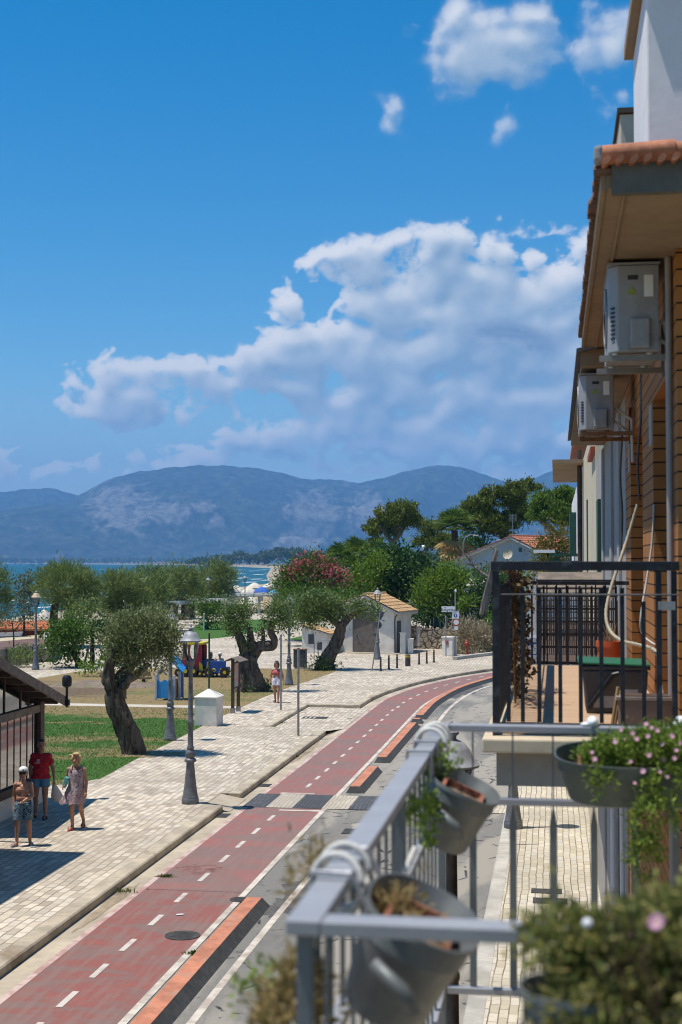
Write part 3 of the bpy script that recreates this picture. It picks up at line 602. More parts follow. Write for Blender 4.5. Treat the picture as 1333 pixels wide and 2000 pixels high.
# ---- tamarisk row towards the beach
TG = 'tamarisks in a row towards the beach'; tam = dict(leaf=(6.5, .62), cover=5.4, per=26, cr=2.9, out=.8, upb=.6, low=.3, hollow=.45)
def gb(px, py, z=-.3): return G(px, py, z)
plant('tamarisk', 'feathery tree cut by the left edge of the photo, behind the blue-green one', 'tree', PD(-8, 1270, 100), 100, [(-6, 1150, 25, 45), (4, 1182, 15, 28)], L_tam, [([(-8, 1275), (-6, 1200)], .2, .12)], TG, **tam)
plant('young_tree', 'narrow blue-green tree left of the beige lantern', 'tree', PD(47, 1262, 104), 104, [(50, 1158, 15, 38), (44, 1185, 18, 30), (60, 1178, 12, 26)], L_tam2, [([(47, 1262), (48, 1200)], .12, .06)], leaf=(4, 1.2), cover=2.6, per=14, cr=4.5)
plant('young_tamarisk', 'thin young tamarisk with a bare stem beside the fence', 'tree', PD(27, 1274, 86), 86, [(22, 1214, 24, 15), (50, 1204, 24, 14), (10, 1205, 16, 18)], L_tam2, [([(27, 1276), (27, 1240), (24, 1212)], .05, .03), ([(26, 1235), (45, 1212)], .035, .02)], leaf=(5, 1.0), cover=1.5, per=12, cr=5)
plant('tamarisk', 'broad rounded tamarisk with two trunks right of the beige lantern', 'tree', PD(118, 1235, 100), 100, [(130, 1150, 56, 40), (95, 1142, 26, 28), (165, 1152, 26, 34), (130, 1124, 44, 18), (150, 1178, 40, 22)], L_tam, [([(107, 1240), (106, 1200), (112, 1170)], .32, .2), ([(134, 1236), (137, 1200), (140, 1170)], .26, .16)], TG, **tam)
plant('tamarisk', 'tamarisk second from the left of the close clump, darker underneath', 'tree', PD(238, 1236, 108), 108, [(230, 1146, 36, 30), (214, 1166, 24, 28), (252, 1158, 28, 34), (245, 1186, 48, 22), (225, 1198, 26, 12), (262, 1200, 22, 10)], L_tam, [([(240, 1240), (238, 1200), (235, 1170)], .26, .16)], TG, **tam)
plant('tamarisk', 'tamarisk in the middle of the clump above the playground', 'tree', PD(290, 1222, 122), 122, [(290, 1142, 38, 32), (302, 1166, 38, 28), (275, 1170, 30, 25), (290, 1192, 36, 16)], L_tam, [([(290, 1225), (292, 1190)], .25, .16)], TG, **tam)
plant('tamarisk', 'tamarisk behind the left far lantern with two dark trunks', 'tree', PD(320, 1204, 150), 150, [(345, 1136, 40, 30), (328, 1160, 38, 28), (372, 1158, 28, 26)], L_tam, [([(311, 1206), (316, 1185), (325, 1165)], .4, .25), ([(326, 1206), (328, 1180), (335, 1160)], .4, .25)], TG, **tam)
plant('tamarisk', 'rightmost tamarisk of the row beside the open sea', 'tree', PD(415, 1196, 165), 165, [(415, 1134, 40, 30), (440, 1130, 19, 24), (398, 1160, 34, 22), (432, 1155, 22, 18)], L_tam, [([(415, 1198), (412, 1165)], .35, .22)], TG, **tam)
plant('tree', 'sparse tree with a straight dark trunk left of the big olive', 'tree', PD(180, 1294, 83), 83, [(176, 1215, 22, 34), (152, 1204, 20, 16), (192, 1240, 14, 22), (170, 1190, 26, 16)], L_tam, [([(180, 1296), (181, 1250), (178, 1215)], .17, .08)], leaf=(4.5, 1.2), cover=2.4, per=14, cr=4.5)
plant('tree', 'dark leafy small tree half hidden behind the big olive', 'tree', PD(213, 1292, 82), 82, [(224, 1250, 22, 30), (205, 1240, 12, 20), (238, 1268, 16, 20), (226, 1280, 18, 12)], L_dark, [([(212, 1294), (216, 1272), (222, 1250)], .2, .1)], cover=5)
plant('round_tree', 'small round glossy tree leaning left over the pale path', 'tree', G(157, 1304), dep(G(157, 1304)), [(127, 1250, 31, 33), (117, 1270, 23, 26), (150, 1240, 22, 22), (126, 1226, 20, 12), (138, 1280, 14, 14)], L_mid, [([(159, 1308), (150, 1288), (136, 1262)], .22, .1)], cover=5.5, leaf=(3.4, 1.7))
t = thing('tree_stake', 'pale wooden stake propping the tree left of the big olive', 'stake', G(164, 1300)); mb = MB(); mb.tube([PD(164, 1302, 80.5), PD(174, 1262, 80.5)], .06, 8); mb.build('pole', B_grey, t)
plant('shrub', 'low yellow-green shrub on the dirt mound of the lawn', 'shrub', PD(195, 1316, 74), 74, [(190, 1303, 24, 10), (214, 1296, 18, 13), (174, 1308, 12, 7), (178, 1328, 5, 8)], L_bri, leaf=(4, 2), cover=2.6, per=10, part='foliage')
plant('shrub', 'feathery dark shrub against the wooden fence', 'shrub', G(40, 1303), dep(G(40, 1303)), [(38, 1288, 17, 13), (30, 1282, 9, 11), (48, 1288, 10, 9)], L_tam, leaf=(6, 1), cover=4.5, upb=.8, part='foliage')
plant('orange_tree', 'small leafy tree with two round heads in front of the pergola', 'tree', G(405, 1232), 126, [(402, 1200, 16, 22), (392, 1184, 9, 10), (428, 1196, 14, 20), (410, 1216, 14, 10)], L_mid, [([(405, 1233), (408, 1210)], .1, .06)], cover=4.5)
plant('shrub', 'spiky low shrub at the foot of the pergola posts', 'shrub', G(362, 1212), 146, [(352, 1206, 10, 5), (366, 1204, 10, 6), (378, 1207, 8, 5)], L_tam2, leaf=(4, 1), cover=4, upb=1.0, part='foliage')
plant('hedge', 'low dull hedge behind the tree trunks left of the playground', 'hedge', PD(250, 1262, 106), 106, [(180, 1238, 26, 12), (215, 1240, 26, 12), (250, 1238, 30, 14), (290, 1230, 28, 13), (322, 1222, 20, 10), (150, 1240, 14, 10)], L_olive2, cover=4, part='foliage')
# ---- right of the sea
plant('oleander', 'tall oleander full of pink and white blossom', 'shrub', PD(605, 1215, 108), 108, [(600, 1126, 42, 34), (570, 1144, 26, 36), (650, 1144, 34, 34), (622, 1106, 32, 16), (552, 1160, 16, 38), (610, 1170, 60, 26)], L_mid, leaf=(3.2, 1.2), cover=4.4, part='foliage', upb=.5,
      extra=[([(610, 1112, 42, 26), (655, 1142, 34, 30), (635, 1125, 30, 26), (570, 1126, 22, 20), (640, 1165, 40, 22)], L_pink, 'pink_blossom', (2.3, 1.8), 2.0, 9, 3.0), ([(588, 1126, 18, 13), (610, 1122, 10, 8)], L_wht, 'white_blossom', (2.4, 1.9), 2.4, 9, 2.4), ([(665, 1160, 10, 8), (640, 1172, 12, 6)], L_orange, 'orange_blossom', (2, 1.5), 1.2, 8, 2.5)])
plant('shrub', 'dark green shrub below the oleander behind the leaning olive', 'shrub', PD(600, 1235, 101), 101, [(590, 1206, 30, 18), (630, 1190, 50, 22), (560, 1215, 14, 20), (690, 1180, 30, 24)], L_mid, cover=4.5, part='foliage')
def fan_frond(mb, c, dirv, pet, rad, n=15):
    dirv = Vector(dirv).normalized(); side = dirv.cross(Vector((0, 0, 1)))
    side = side.normalized() if side.length > .05 else Vector((1, 0, 0)); c = Vector(c); tip = c + dirv * pet
    mb.tube([c, tip], .022, 4)
    for i in range(n):
        a = -1.9 + 3.8 * i / (n - 1); v = (dirv * math.cos(a) + side * math.sin(a)).normalized()
        q = tip + v * rad * random.uniform(.85, 1.1); q.z -= .22 * rad * random.uniform(.4, 1.3); w = v.cross(dirv.cross(side)).normalized() * rad * .07
        mid = tip.lerp(q, .5); mid.z += .07 * rad
        mb.add([tip, mid + w, q, mid - w], [(0, 1, 2, 3)])
def fan_palm(label, d, px, py_top, py_base, rad, n=30, group=None, skirt=0, trunk=.22):
    c = PD(px, py_top, d); b = PD(px, py_base, d); t = thing('fan_palm', label, 'palm', b, group=group)
    mb = MB(); limb(mb, [b, b.lerp(c, .5) + Vector((.1, 0, 0)), c], trunk * 1.1, trunk, 9); mb.build('trunk', B_grey if not skirt else B_dark, t, smooth='all')
    mb = MB()
    for i in range(n):
        a = i * 2.4; e = (-.35 if not skirt else .0) + (1.75 if not skirt else 1.4) * (i / n); v = Vector((math.cos(a) * math.cos(e), math.sin(a) * math.cos(e), math.sin(e))); fan_frond(mb, c + Vector((0, 0, .1)), v, rad * random.uniform(.5, .75), rad * .62)
    mb.build('fronds', L_palm, t)
    if skirt:
        mb = MB()
        for i in range(skirt):
            a = i * 2.4; e = -.35 - .9 * random.random(); v = Vector((math.cos(a) * math.cos(e), math.sin(a) * math.cos(e), math.sin(e))); fan_frond(mb, c - Vector((0, 0, .2 + 1.9 * random.random())), v, rad * .55, rad * .62, 11)
        mb.build('dead_fronds', L_skirt, t)
    return t
PG = 'fan palms behind the oleander'
fan_palm('fan palm directly behind the oleander, left of two others', 118, 664, 1098, 1170, 1.5, group=PG); fan_palm('tallest green fan palm between the oleander and the dark tree', 124, 698, 1090, 1170, 1.7, group=PG); fan_palm('fan palm touching the round dark tree', 122, 735, 1090, 1160, 1.5, group=PG); fan_palm('low fan palm with pale fronds under the taller ones', 115, 690, 1116, 1175, 1.4, group=PG)
fan_palm('shaggy palm with a skirt of dead brown fronds', 140, 888, 1036, 1120, 2.1, 34, None, 46, .3)
plant('tree', 'large rounded dark green tree behind the hut', 'tree', PD(790, 1230, 112), 112, [(790, 1120, 54, 44), (745, 1122, 34, 36), (832, 1132, 32, 38), (768, 1094, 42, 22), (740, 1150, 30, 30), (848, 1152, 18, 28), (790, 1160, 55, 30)], L_dark, [([(790, 1235), (790, 1150)], .3, .2)], cover=6, leaf=(3.2, 1.9), per=30, cr=5)
plant('shrub', 'yellow-green shrub between oleander and dark tree', 'shrub', PD(712, 1200, 109), 109, [(712, 1134, 28, 34), (700, 1160, 26, 26), (738, 1104, 18, 18)], L_bri, cover=4.2, part='foliage')
plant('tree', 'bright green bushy tree right of the hut', 'tree', PD(834, 1244, 100), 100, [(850, 1160, 36, 34), (886, 1150, 28, 34), (870, 1130, 32, 20), (834, 1184, 20, 20), (896, 1180, 20, 28), (856, 1196, 26, 16)], L_bri, [([(832, 1248), (836, 1215), (845, 1180)], .16, .1)], cover=4.6, leaf=(3.4, 1.4), upb=.6)
plant('hedge', 'dark leafy hedge behind the stone wall and street signs', 'hedge', PD(900, 1250, 99), 99, [(930, 1196, 30, 34), (955, 1170, 24, 40), (900, 1214, 26, 20), (985, 1190, 34, 60), (820, 1212, 20, 18), (865, 1222, 20, 12)], L_dark, cover=4.6, part='foliage')
plant('shrub', 'bright green shrub beside the dry bush', 'shrub', PD(962, 1282, 94), 94, [(962, 1246, 18, 32), (975, 1225, 18, 30), (968, 1272, 16, 14)], L_mid, cover=4.8, part='foliage')
plant('spiky_plant', 'light green spiky yucca above the green netting', 'plant', PD(908, 1215, 97.5), 97.5, [(906, 1182, 18, 9), (920, 1176, 12, 9), (893, 1190, 12, 6)], L_bri, leaf=(9, 1.2), cover=2.4, per=14, cr=2, part='foliage', upb=.6)
plant('dry_bush', 'dome of straw coloured dry bush behind the red hydrant', 'shrub', PD(918, 1288, 92.6), 92.6, [(918, 1252, 38, 34), (895, 1250, 18, 30), (940, 1258, 22, 28), (916, 1278, 34, 10)], L_dry, leaf=(7, 1.0), cover=4.2, per=14, cr=3.2, out=1.2, upb=.5, part='foliage', depth=.8)
pk = dict(leaf=(2.6, 1.1), per=34, cr=1.7, hollow=.5, upb=.9, low=.9, puffs=10)
plant('umbrella_pine', 'lone umbrella pine against the mountain, leaning trunk', 'tree', PD(757, 1100, 165), 165, [(775, 1008, 48, 19), (746, 1024, 26, 18), (802, 1022, 27, 16), (790, 996, 30, 13), (725, 1040, 11, 12), (734, 1060, 11, 7), (760, 1040, 22, 12)], L_pine, [([(756, 1100), (764, 1072), (777, 1046), (792, 1022)], .45, .25), ([(768, 1062), (752, 1040), (742, 1026)], .25, .15), ([(777, 1046), (772, 1022)], .25, .12)], 'pines behind the houses', cover=4.6, bark=B_grey, **pk)
plant('umbrella_pine', 'small dark pine between the lone pine and the shaggy palm', 'tree', PD(830, 1100, 172), 172, [(840, 1036, 16, 20), (852, 1058, 22, 18), (826, 1062, 16, 12), (868, 1070, 18, 16)], L_pine, [([(830, 1102), (834, 1070), (842, 1040)], .3, .15)], 'pines behind the houses', cover=4.6, bark=B_grey, **pk)
plant('umbrella_pine', 'massive dark pine above the red tiled house', 'tree', PD(985, 1120, 150), 150, [(960, 978, 28, 20), (930, 994, 24, 22), (1000, 964, 34, 18), (1030, 954, 24, 13), (1010, 996, 40, 26), (950, 1020, 34, 22), (985, 1030, 40, 22), (918, 1012, 14, 16)], L_pine, [([(985, 1120), (985, 1060), (990, 1010)], .5, .3), ([(986, 1050), (955, 1020), (935, 1000)], .25, .12)], 'pines behind the houses', cover=4.8, bark=B_dark, **pk)
plant('umbrella_pine', 'brighter green pine touching the facades', 'tree', PD(1105, 1110, 138), 138, [(1068, 984, 34, 26), (1100, 972, 24, 20), (1092, 1006, 30, 20), (1052, 1008, 22, 18), (1116, 1000, 16, 40)], L_pine2, [([(1112, 1110), (1098, 1060), (1072, 1030), (1050, 1010)], .4, .2), ([(1098, 1060), (1100, 1010)], .25, .15)], 'pines behind the houses', cover=4.8, bark=B_grey, **pk)
plant('shrub', 'orange tinged bush between the tiled house and the facades', 'shrub', PD(1085, 1140, 108), 108, [(1090, 1052, 22, 28), (1070, 1072, 18, 18), (1098, 1085, 18, 26), (1075, 1105, 22, 22), (1062, 1120, 20, 26)], L_orange, cover=4.2, part='foliage')
plant('shrub', 'shrubs at the foot of the pale blue house', 'shrub', PD(910, 1150, 113), 113, [(868, 1112, 16, 12), (920, 1126, 22, 10), (950, 1130, 30, 16), (1000, 1130, 40, 18)], L_mid, cover=4, part='foliage')
plant('tree', 'green treetop rising between the palm and the massive pine', 'tree', PD(920, 1110, 150), 150, [(922, 1060, 22, 24), (905, 1080, 24, 18), (945, 1072, 20, 18), (930, 1045, 10, 10)], L_mid, cover=4)
# bare tree
b = PD(945, 1200, 95.5); t = thing('bare_tree', 'leafless grey tree with a broken top before the pale blue house', 'tree', b); mb = MB()
W = lambda *p: [PD(q[0], q[1], 95.5 + (q[2] if len(q) > 2 else 0)) for q in p]
limb(mb, W((944, 1204), (950, 1165), (960, 1120), (971, 1072)), .26, .13); limb(mb, W((958, 1128), (940, 1118, .5), (925, 1105, .8), (912, 1085, 1)), .12, .04); limb(mb, W((971, 1074), (958, 1068)), .06, .04)
for k in range(26):
    a = random.choice([(935, 1115), (925, 1105), (950, 1122), (962, 1110), (918, 1095), (955, 1140)]); e = (a[0] + random.uniform(-28, 26), a[1] - random.uniform(2, 30))
    m_ = ((a[0] + e[0]) / 2 + random.uniform(-4, 4), (a[1] + e[1]) / 2); mb.tube(W((*a, .5), (*m_, random.uniform(0, 1.2)), (*e, random.uniform(-.5, 1.5))), [.035, .022, .01], 4)
mb.build('trunk', B_grey, t, smooth='all')
# far woods, each reads as one mass
def woods(label, d, lobes, mat, cov=9, lf=(2.0, 1.6)):
    px = d / 1389.0; bl = pb(d, lobes, 1.0); area = sum(PI * r[0] * r[2] for c, r in bl) / px ** 2; n = area * cov / (lf[0] * lf[1] * .5)
    P, A = crown_pts(bl, int(n / 20), 20, 1.0 * px, hollow=.15); m = len(P); P[:, 2] = np.maximum(P[:, 2], -.4)
    V, Q = leaf_quads(P, A, lf[0] * px * RNG.uniform(.6, 1.4, m), lf[1] * px * RNG.uniform(.6, 1.4, m)); tag(np_mesh('far_woods', V, Q, mat), label, 'woods', kind='stuff')
L_far = LM('far_wood_leaves', (.03, .05, .018), (.045, .072, .024), (.07, .10, .035), .2, .6, k=1.9)
woods('low wooded headland beyond the curve of the beach', 2500, [(385, 1098, 22, 5), (410, 1096, 26, 7), (440, 1094, 26, 8), (468, 1089, 22, 9), (495, 1093, 24, 8), (520, 1088, 24, 11), (548, 1084, 24, 12), (575, 1082, 20, 11), (596, 1087, 22, 9), (625, 1090, 26, 9), (660, 1090, 26, 9), (700, 1092, 30, 9), (760, 1090, 40, 10), (830, 1090, 40, 10), (900, 1090, 40, 10)], L_far)
woods('thin dark line of trees along the far shore', 6900, [(x, 1096 - 1.2 * math.sin(x * .05), 26, 2.6) for x in range(-60, 440, 24)], L_far, 5, (1.6, 1.2))
# ================================================================ street furniture and left-hand structures
m_lamp = M('grey_cast_iron', (.15, .155, .165), .5, .25, 6, .35, bump=.35); m_lampd = M('dark_cast_iron', (.05, .045, .042), .5, .35, 6, .4, bump=.4)
m_cap = M('lantern_cap_grey', (.30, .30, .31), .5, .2, 8); m_capb = M('lantern_cap_beige', (.48, .36, .24), .6, .2, 8)
m_steel = M('galvanised_steel', (.30, .29, .28), .5, .2, 8, .5); m_dgrey = M('dark_grey_paint', (.075, .078, .085), .6, .2, 5)
m_ww = M('white_render', (.66, .61, .54), .85, .1, 1.2, bump=.3, stain=((.40, .33, .26), .45)); m_wconc = M('stained_white_concrete', (.68, .64, .57), .85, .12, 2.5, bump=.3, stain=((.38, .30, .21), .55))
m_brown = M('dark_brown_timber', (.075, .045, .03), .7, .3, 5, bump=.4); m_weath = M('weathered_timber', (.17, .135, .105), .85, .3, 5, bump=.5)
m_black = M('black_metal', (.018, .018, .02), .45, .2, 8, .3)
def glassmat(name, tint, refl, rough=.02):
    t = NT(name); tr = t.n('ShaderNodeBsdfTransparent'); tr.inputs[0].default_value = c4(tint); g = t.n('ShaderNodeBsdfGlossy'); g.inputs['Roughness'].default_value = rough; g.inputs['Color'].default_value = (.9, .9, .9, 1)
    fr = t.n('ShaderNodeFresnel'); fr.inputs[0].default_value = 1.5; f = t.math('ADD', t.math('MULTIPLY', fr.outputs[0], 1 - refl), refl)
    mx = t.n('ShaderNodeMixShader'); t.l(f, mx.inputs[0]); t.l(tr.outputs[0], mx.inputs[1]); t.l(g.outputs[0], mx.inputs[2]); return t.done(mx.outputs[0])
m_lg = glassmat('lantern_glass', (.93, .95, .95), .02); m_glass = glassmat('pavilion_glass', (.5, .53, .5), .34, .06)
def lamp(loc, label, cap=None, pole=None, group='street lamps with hat shaped lanterns'):
    t = thing('street_lamp', label, 'street lamp', loc, random.uniform(0, .7), group)
    mb = MB(); mb.lathe([(.21, 0), (.215, .03), (.21, .13), (.195, .15), (.2, .17), (.185, .2), (.15, .45), (.122, .7), (.1, .95), (.098, 1.0), (.145, 1.03), (.15, 1.06), (.14, 1.09), (.1, 1.12), (.118, 1.16), (.128, 1.21), (.115, 1.27), (.08, 1.32), (.092, 1.35), (.09, 1.38), (.07, 1.41), (.066, 1.95), (.076, 1.97), (.076, 2.02), (.064, 2.04), (.052, 3.28), (.07, 3.31), (.06, 3.36), (.095, 3.44), (.115, 3.5), (.1, 3.53)], n=18)
    mb.build('post', pole or m_lamp, t, smooth=True, local=True)
    mb = MB()
    for k in range(4):
        a = k * PI / 2 + .4; c, s = math.cos(a), math.sin(a); mb.tube([(.05 * c, .05 * s, 3.5), (.15 * c, .15 * s, 3.56), (.2 * c, .2 * s, 3.7), (.225 * c, .225 * s, 4.0)], .011, 6)
    mb.lathe([(.225, 3.97), (.235, 3.98), (.235, 4.0), (.225, 4.01)], n=18); mb.build('lantern_frame', pole or m_lamp, t, local=True)
    mb = MB(); mb.lathe([(.27, 3.99), (.275, 4.01), (.25, 4.03), (.205, 4.08), (.18, 4.15), (.13, 4.21), (.085, 4.235), (.05, 4.25), (.05, 4.28), (.075, 4.3), (.075, 4.32), (.03, 4.34), (.012, 4.42)], n=20); mb.build('lantern_cap', cap or m_cap, t, smooth=True, local=True)
    mb = MB(); mb.lathe([(.1, 3.53), (.17, 3.7), (.205, 3.96)], n=12, cap=False); mb.build('lantern_glass', m_lg, t, smooth='all', local=True)
    return t
Lg = lambda px, py: G(px, py, 0)
lamp(Lg(372, 1569), 'closest street lamp standing whole in the promenade paving near the kerb')
lamp(Lg(333, 1446), 'street lamp on the lawn whose lantern rises behind the big olive crown')
lamp(Lg(70, 1308), 'street lamp with a beige lantern cap by the wooden fence', m_capb)
lamp(Lg(565, 1338), 'street lamp with its flared base behind the walking woman in shorts')
lamp(Lg(738, 1288), 'street lamp in front of the hut, next to the leaning sign pole')
lamp(Lg(1003, 1617), 'street lamp on the right sidewalk, its base seen through the grey railing')
lamp((-1.0, 13.75, 0), 'dark street lamp on the right sidewalk hidden behind the hanging pot', m_cap, m_lampd)
for px, py, d, s in [(325, 1135, 139, 'left'), (407, 1131, 156, 'right')]:
    c = PD(px, py, d); lamp((c.x, c.y, c.z - 4.1), 'distant lantern in front of the tamarisk crowns, the %s one of the two' % s, m_cap)
c = PD(479, 1127, 183); lamp((c.x, c.y, c.z - 4.1), 'farthest lantern standing out against the sea above the blue umbrellas')
def pole(px, py, ptop, r, label, mat, rust=None):
    b = G(px, py, 0); d = dep(b); t = PD(px, ptop, d); o = thing('pole', label, 'pole', b); mb = MB(); mb.tube([b, Vector((b.x, b.y, t.z))], r, 10); mb.build('shaft', mat, o, smooth=True)
    mb = MB(); mb.lathe([(r * 1.15, 0), (r * 1.2, .03), (r * .6, .05)], (b.x, b.y, t.z), 10); mb.build('top_cap', rust or mat, o, smooth=True); return o
m_rust = M('rusty_steel', (.22, .11, .06), .8, .3, 10)
pole(583, 1437, 1268, .042, 'bare steel pole with a rusty top at the edge of the parking bay', m_steel, m_rust); pole(549, 1387, 1241, .04, 'thin steel pole just right of the walking woman in shorts', m_steel)
pole(1001, 1650, 1496, .03, 'thin post beside the lamp base on the right sidewalk', m_steel); pole(399, 1232, 1199, .06, 'short pale post under the small leafy tree near the pergola', m_ww)
# white block with a thin mast
c = G(402, 1419, 0); w = .84; t = thing('concrete_block', 'stained white concrete block with a pyramid top beside the lawn', 'concrete block', (c.x, c.y + .5, 0), R(-3)); mb = MB(); mb.box((0, 0, .5), (w, w, 1.02)); mb.build('body', m_wconc, t, local=True, bevel=.012)
mb = MB(); mb.add([(-.45, -.45, 1.01), (.45, -.45, 1.01), (.45, .45, 1.01), (-.45, .45, 1.01), (-.45, -.45, 1.05), (.45, -.45, 1.05), (.45, .45, 1.05), (-.45, .45, 1.05), (0, 0, 1.34)], [(3, 2, 1, 0), (0, 1, 5, 4), (1, 2, 6, 5), (2, 3, 7, 6), (3, 0, 4, 7), (4, 5, 8), (5, 6, 8), (6, 7, 8), (7, 4, 8)]); mb.build('pyramid_cap', m_wconc, t, local=True)
mb = MB(); mb.tube([(0, 0, 1.3), (0, 0, 3.35)], .034, 8); mb.build('mast', M('dark_green_mast', (.03, .045, .035), .6, .2), t, local=True, smooth=True)
# information board
a = G(455, 1393, 0); b = G(466, 1389, 0); d = dep(a); ht = 2.15; t = thing('notice_board', 'brown timber notice board with a small pitched roof beside the lawn', 'notice board', a)
for p in (a, b):
    mb = MB(); mb.box((p.x, p.y, ht / 2 + .1), (.12, .12, ht - .2)); mb.build('post', m_brown, t, bevel=.01); mb = MB(); mb.box((p.x, p.y, .1), (.16, .16, .2)); mb.build('post_shoe', m_steel, t)
dv = (b - a); ctr = (a + b) / 2; ang = math.atan2(dv.y, dv.x)
mb = MB(); mb.box((ctr.x, ctr.y, 1.48), (dv.length - .1, .05, 1.05), ang); mb.build('frame', m_brown, t)
def poster():
    t_ = NT('faded_poster'); p = t_.obj(); f = t_.noise(p, 2.4, 3); s = t_.sep(p); col = t_.ramp(f, [(.25, (.10, .16, .24)), (.42, (.22, .28, .33)), (.5, (.36, .15, .09)), (.6, (.4, .36, .3)), (.8, (.14, .2, .28))], 'EASE'); return t_.done(t_.bsdf(col, .4))
nv = Vector((dv.y, -dv.x, 0)).normalized(); mb = MB(); q = ctr + nv * .03; mb.box((q.x, q.y, 1.48), (dv.length - .24, .012, .92), ang); mb.build('poster', poster(), t)
mb = MB(); ax = dv.normalized(); e = dv.length / 2 + .22
for sg in (1, -1):
    lo = ctr + nv * sg * .34; mb.slab([ctr - ax * e + Vector((0, 0, 2.2)), ctr + ax * e + Vector((0, 0, 2.2)), lo + ax * e + Vector((0, 0, 2.04)), lo - ax * e + Vector((0, 0, 2.04))], .03, (0, 0, 1))
mb.build('roof', m_weath, t)
# grey waste container
c = G(585, 1306, 0); t = thing('waste_bin', 'tall dark grey waste container on the plaza behind the steel pole', 'waste bin', c); mb = MB(); mb.box((c.x, c.y + .3, .55), (.68, .6, .98)); mb.build('body', m_dgrey, t, bevel=.03); mb = MB(); mb.box((c.x, c.y + .3, 1.06), (.72, .64, .05)); mb.build('lid', m_rust, t)
for sx in (-.25, .25): mb = MB(); mb.box((c.x + sx, c.y + .3, .03), (.06, .5, .06)); mb.build('foot', m_steel, t)
# leaning sign pole seen from behind
b = G(727, 1311, 0); d = dep(b); top = PD(743, 1196, d); t = thing('traffic_sign', 'leaning sign pole with a round and a triangular sign seen from behind', 'traffic sign', b); mb = MB(); mb.tube([b, top], .035, 8); mb.build('pole', m_steel, t, smooth=True)
q = PD(739, 1221, d); mb = MB(); mb.tube([q + Vector((0, .03, 0)), q + Vector((0, .05, 0))], .2, 20); mb.build('round_sign', m_dgrey, t)
q = PD(743, 1201, d) + Vector((0, .03, 0)); mb = MB(); mb.add([(q.x - .27, q.y, q.z + .16), (q.x + .27, q.y, q.z + .16), (q.x, q.y, q.z - .3), (q.x - .27, q.y + .02, q.z + .16), (q.x + .27, q.y + .02, q.z + .16), (q.x, q.y + .02, q.z - .3)], [(0, 2, 1), (3, 4, 5), (0, 1, 4, 3), (1, 2, 5, 4), (2, 0, 3, 5)]); mb.build('triangle_sign', m_dgrey, t)
q = PD(735, 1240, d); mb = MB(); mb.box(q + Vector((0, .04, 0)), (.28, .015, .16)); mb.build('small_plate', m_dgrey, t)
# bollards
m_bol = M('bollard_iron', (.06, .05, .045), .55, .25, 8, .3)
bol = None
for k, (px, py, lab) in enumerate([(744, 1311, 'first iron bollard from the leaning sign pole'), (760, 1307, 'second iron bollard from the leaning sign pole'), (776, 1305, 'iron bollard just left of the thick striped one'), (819, 1298, 'iron bollard just right of the thick striped one'), (834, 1296, 'middle iron bollard between the striped one and the cabinet'), (848, 1294, 'iron bollard closest to the white cabinet')]):
    c = G(px, py, 0)
    if bol is None:
        bol = thing('bollard', lab, 'bollard', c, group='slim iron bollards on the plaza'); mb = MB(); mb.lathe([(.075, 0), (.075, .06), (.055, .1), (.05, .58), (.06, .6), (.06, .64), (.035, .67), (.02, .69)], n=12); mb.build('post', m_bol, bol, smooth=True, local=True); mb = MB(); mb.ball((0, 0, .73), .055); mb.build('finial', m_bol, bol, smooth='all', local=True)
    else: dup_thing(bol, c, 0, lab)
c = G(797, 1301, 0); t = thing('wide_bollard', 'thick dark bollard with a yellow band between the slim ones', 'bollard', c); mb = MB(); mb.lathe([(.155, 0), (.155, .6), (.15, .66), (0.02, .68)], n=18); mb.build('post', m_bol, t, smooth=True, local=True); mb = MB(); mb.lathe([(.158, .5), (.160, .51), (.160, .60), (.158, .61)], n=18); mb.build('yellow_band', M('yellow_paint', (.5, .33, .05), .6), t, local=True)
# ---- hut
m_tan = M('tan_roof_tiles', (.46, .28, .13), .8, .2, 3, bump=.4); m_shut = M('brown_grey_shutter', (.20, .18, .165), .55, .15, 3, .3); m_wfas = M('white_fascia', (.5, .47, .43), .7, .1)
def tiled(mb, p0, p1, p2, p3, nx, ny, th=.05):     # p0-p1 eave, p3-p2 ridge; overlapping rows of tiles
    p0, p1, p2, p3 = map(Vector, (p0, p1, p2, p3)); nn = (p1 - p0).cross(p3 - p0).normalized()
    for j in range(ny):
        for i in range(nx):
            u0, u1 = i / nx, (i + .94) / nx; v0, v1 = j / ny, min(1, (j + 1.15) / ny); f = lambda u, v: (p0.lerp(p1, u)).lerp(p3.lerp(p2, u), v)
            l = nn * (th * .5); a, b, c_, d_ = f(u0, v0) + l * 1.2, f(u1, v0) + l * 1.2, f(u1, v1), f(u0, v1); m0, m1 = f((u0 + u1) / 2, v0) + l * 2.6, f((u0 + u1) / 2, v1) + l * 1.3
            mb.add([a, m0, b, c_, m1, d_, a - nn * th, b - nn * th], [(0, 1, 4, 5), (1, 2, 3, 4), (0, 6, 7, 2, 1)])
hl = G(659, 1274, 0); TH = R(-13)
t = thing('utility_hut', 'small white utility hut with a tan tiled gable roof and a louvred door', 'hut', hl, TH); w, dp = 4.0, 3.4; hx = 2.35; z0, zr = 2.62, 3.68
mb = MB(); mb.add([(0, 0, 0), (w, 0, 0), (w, 0, z0), (hx - .3, 0, zr), (0, 0, z0 + .3), (0, dp, 0), (w, dp, 0), (w, dp, z0), (hx - .3, dp, zr), (0, dp, z0 + .3)], [(0, 1, 2, 3, 4), (9, 8, 7, 6, 5), (1, 6, 7, 2), (0, 4, 9, 5)]); mb.build('wall', m_ww, t, local=True)
ax_ = hx - .3; mb = MB(); ov = .32
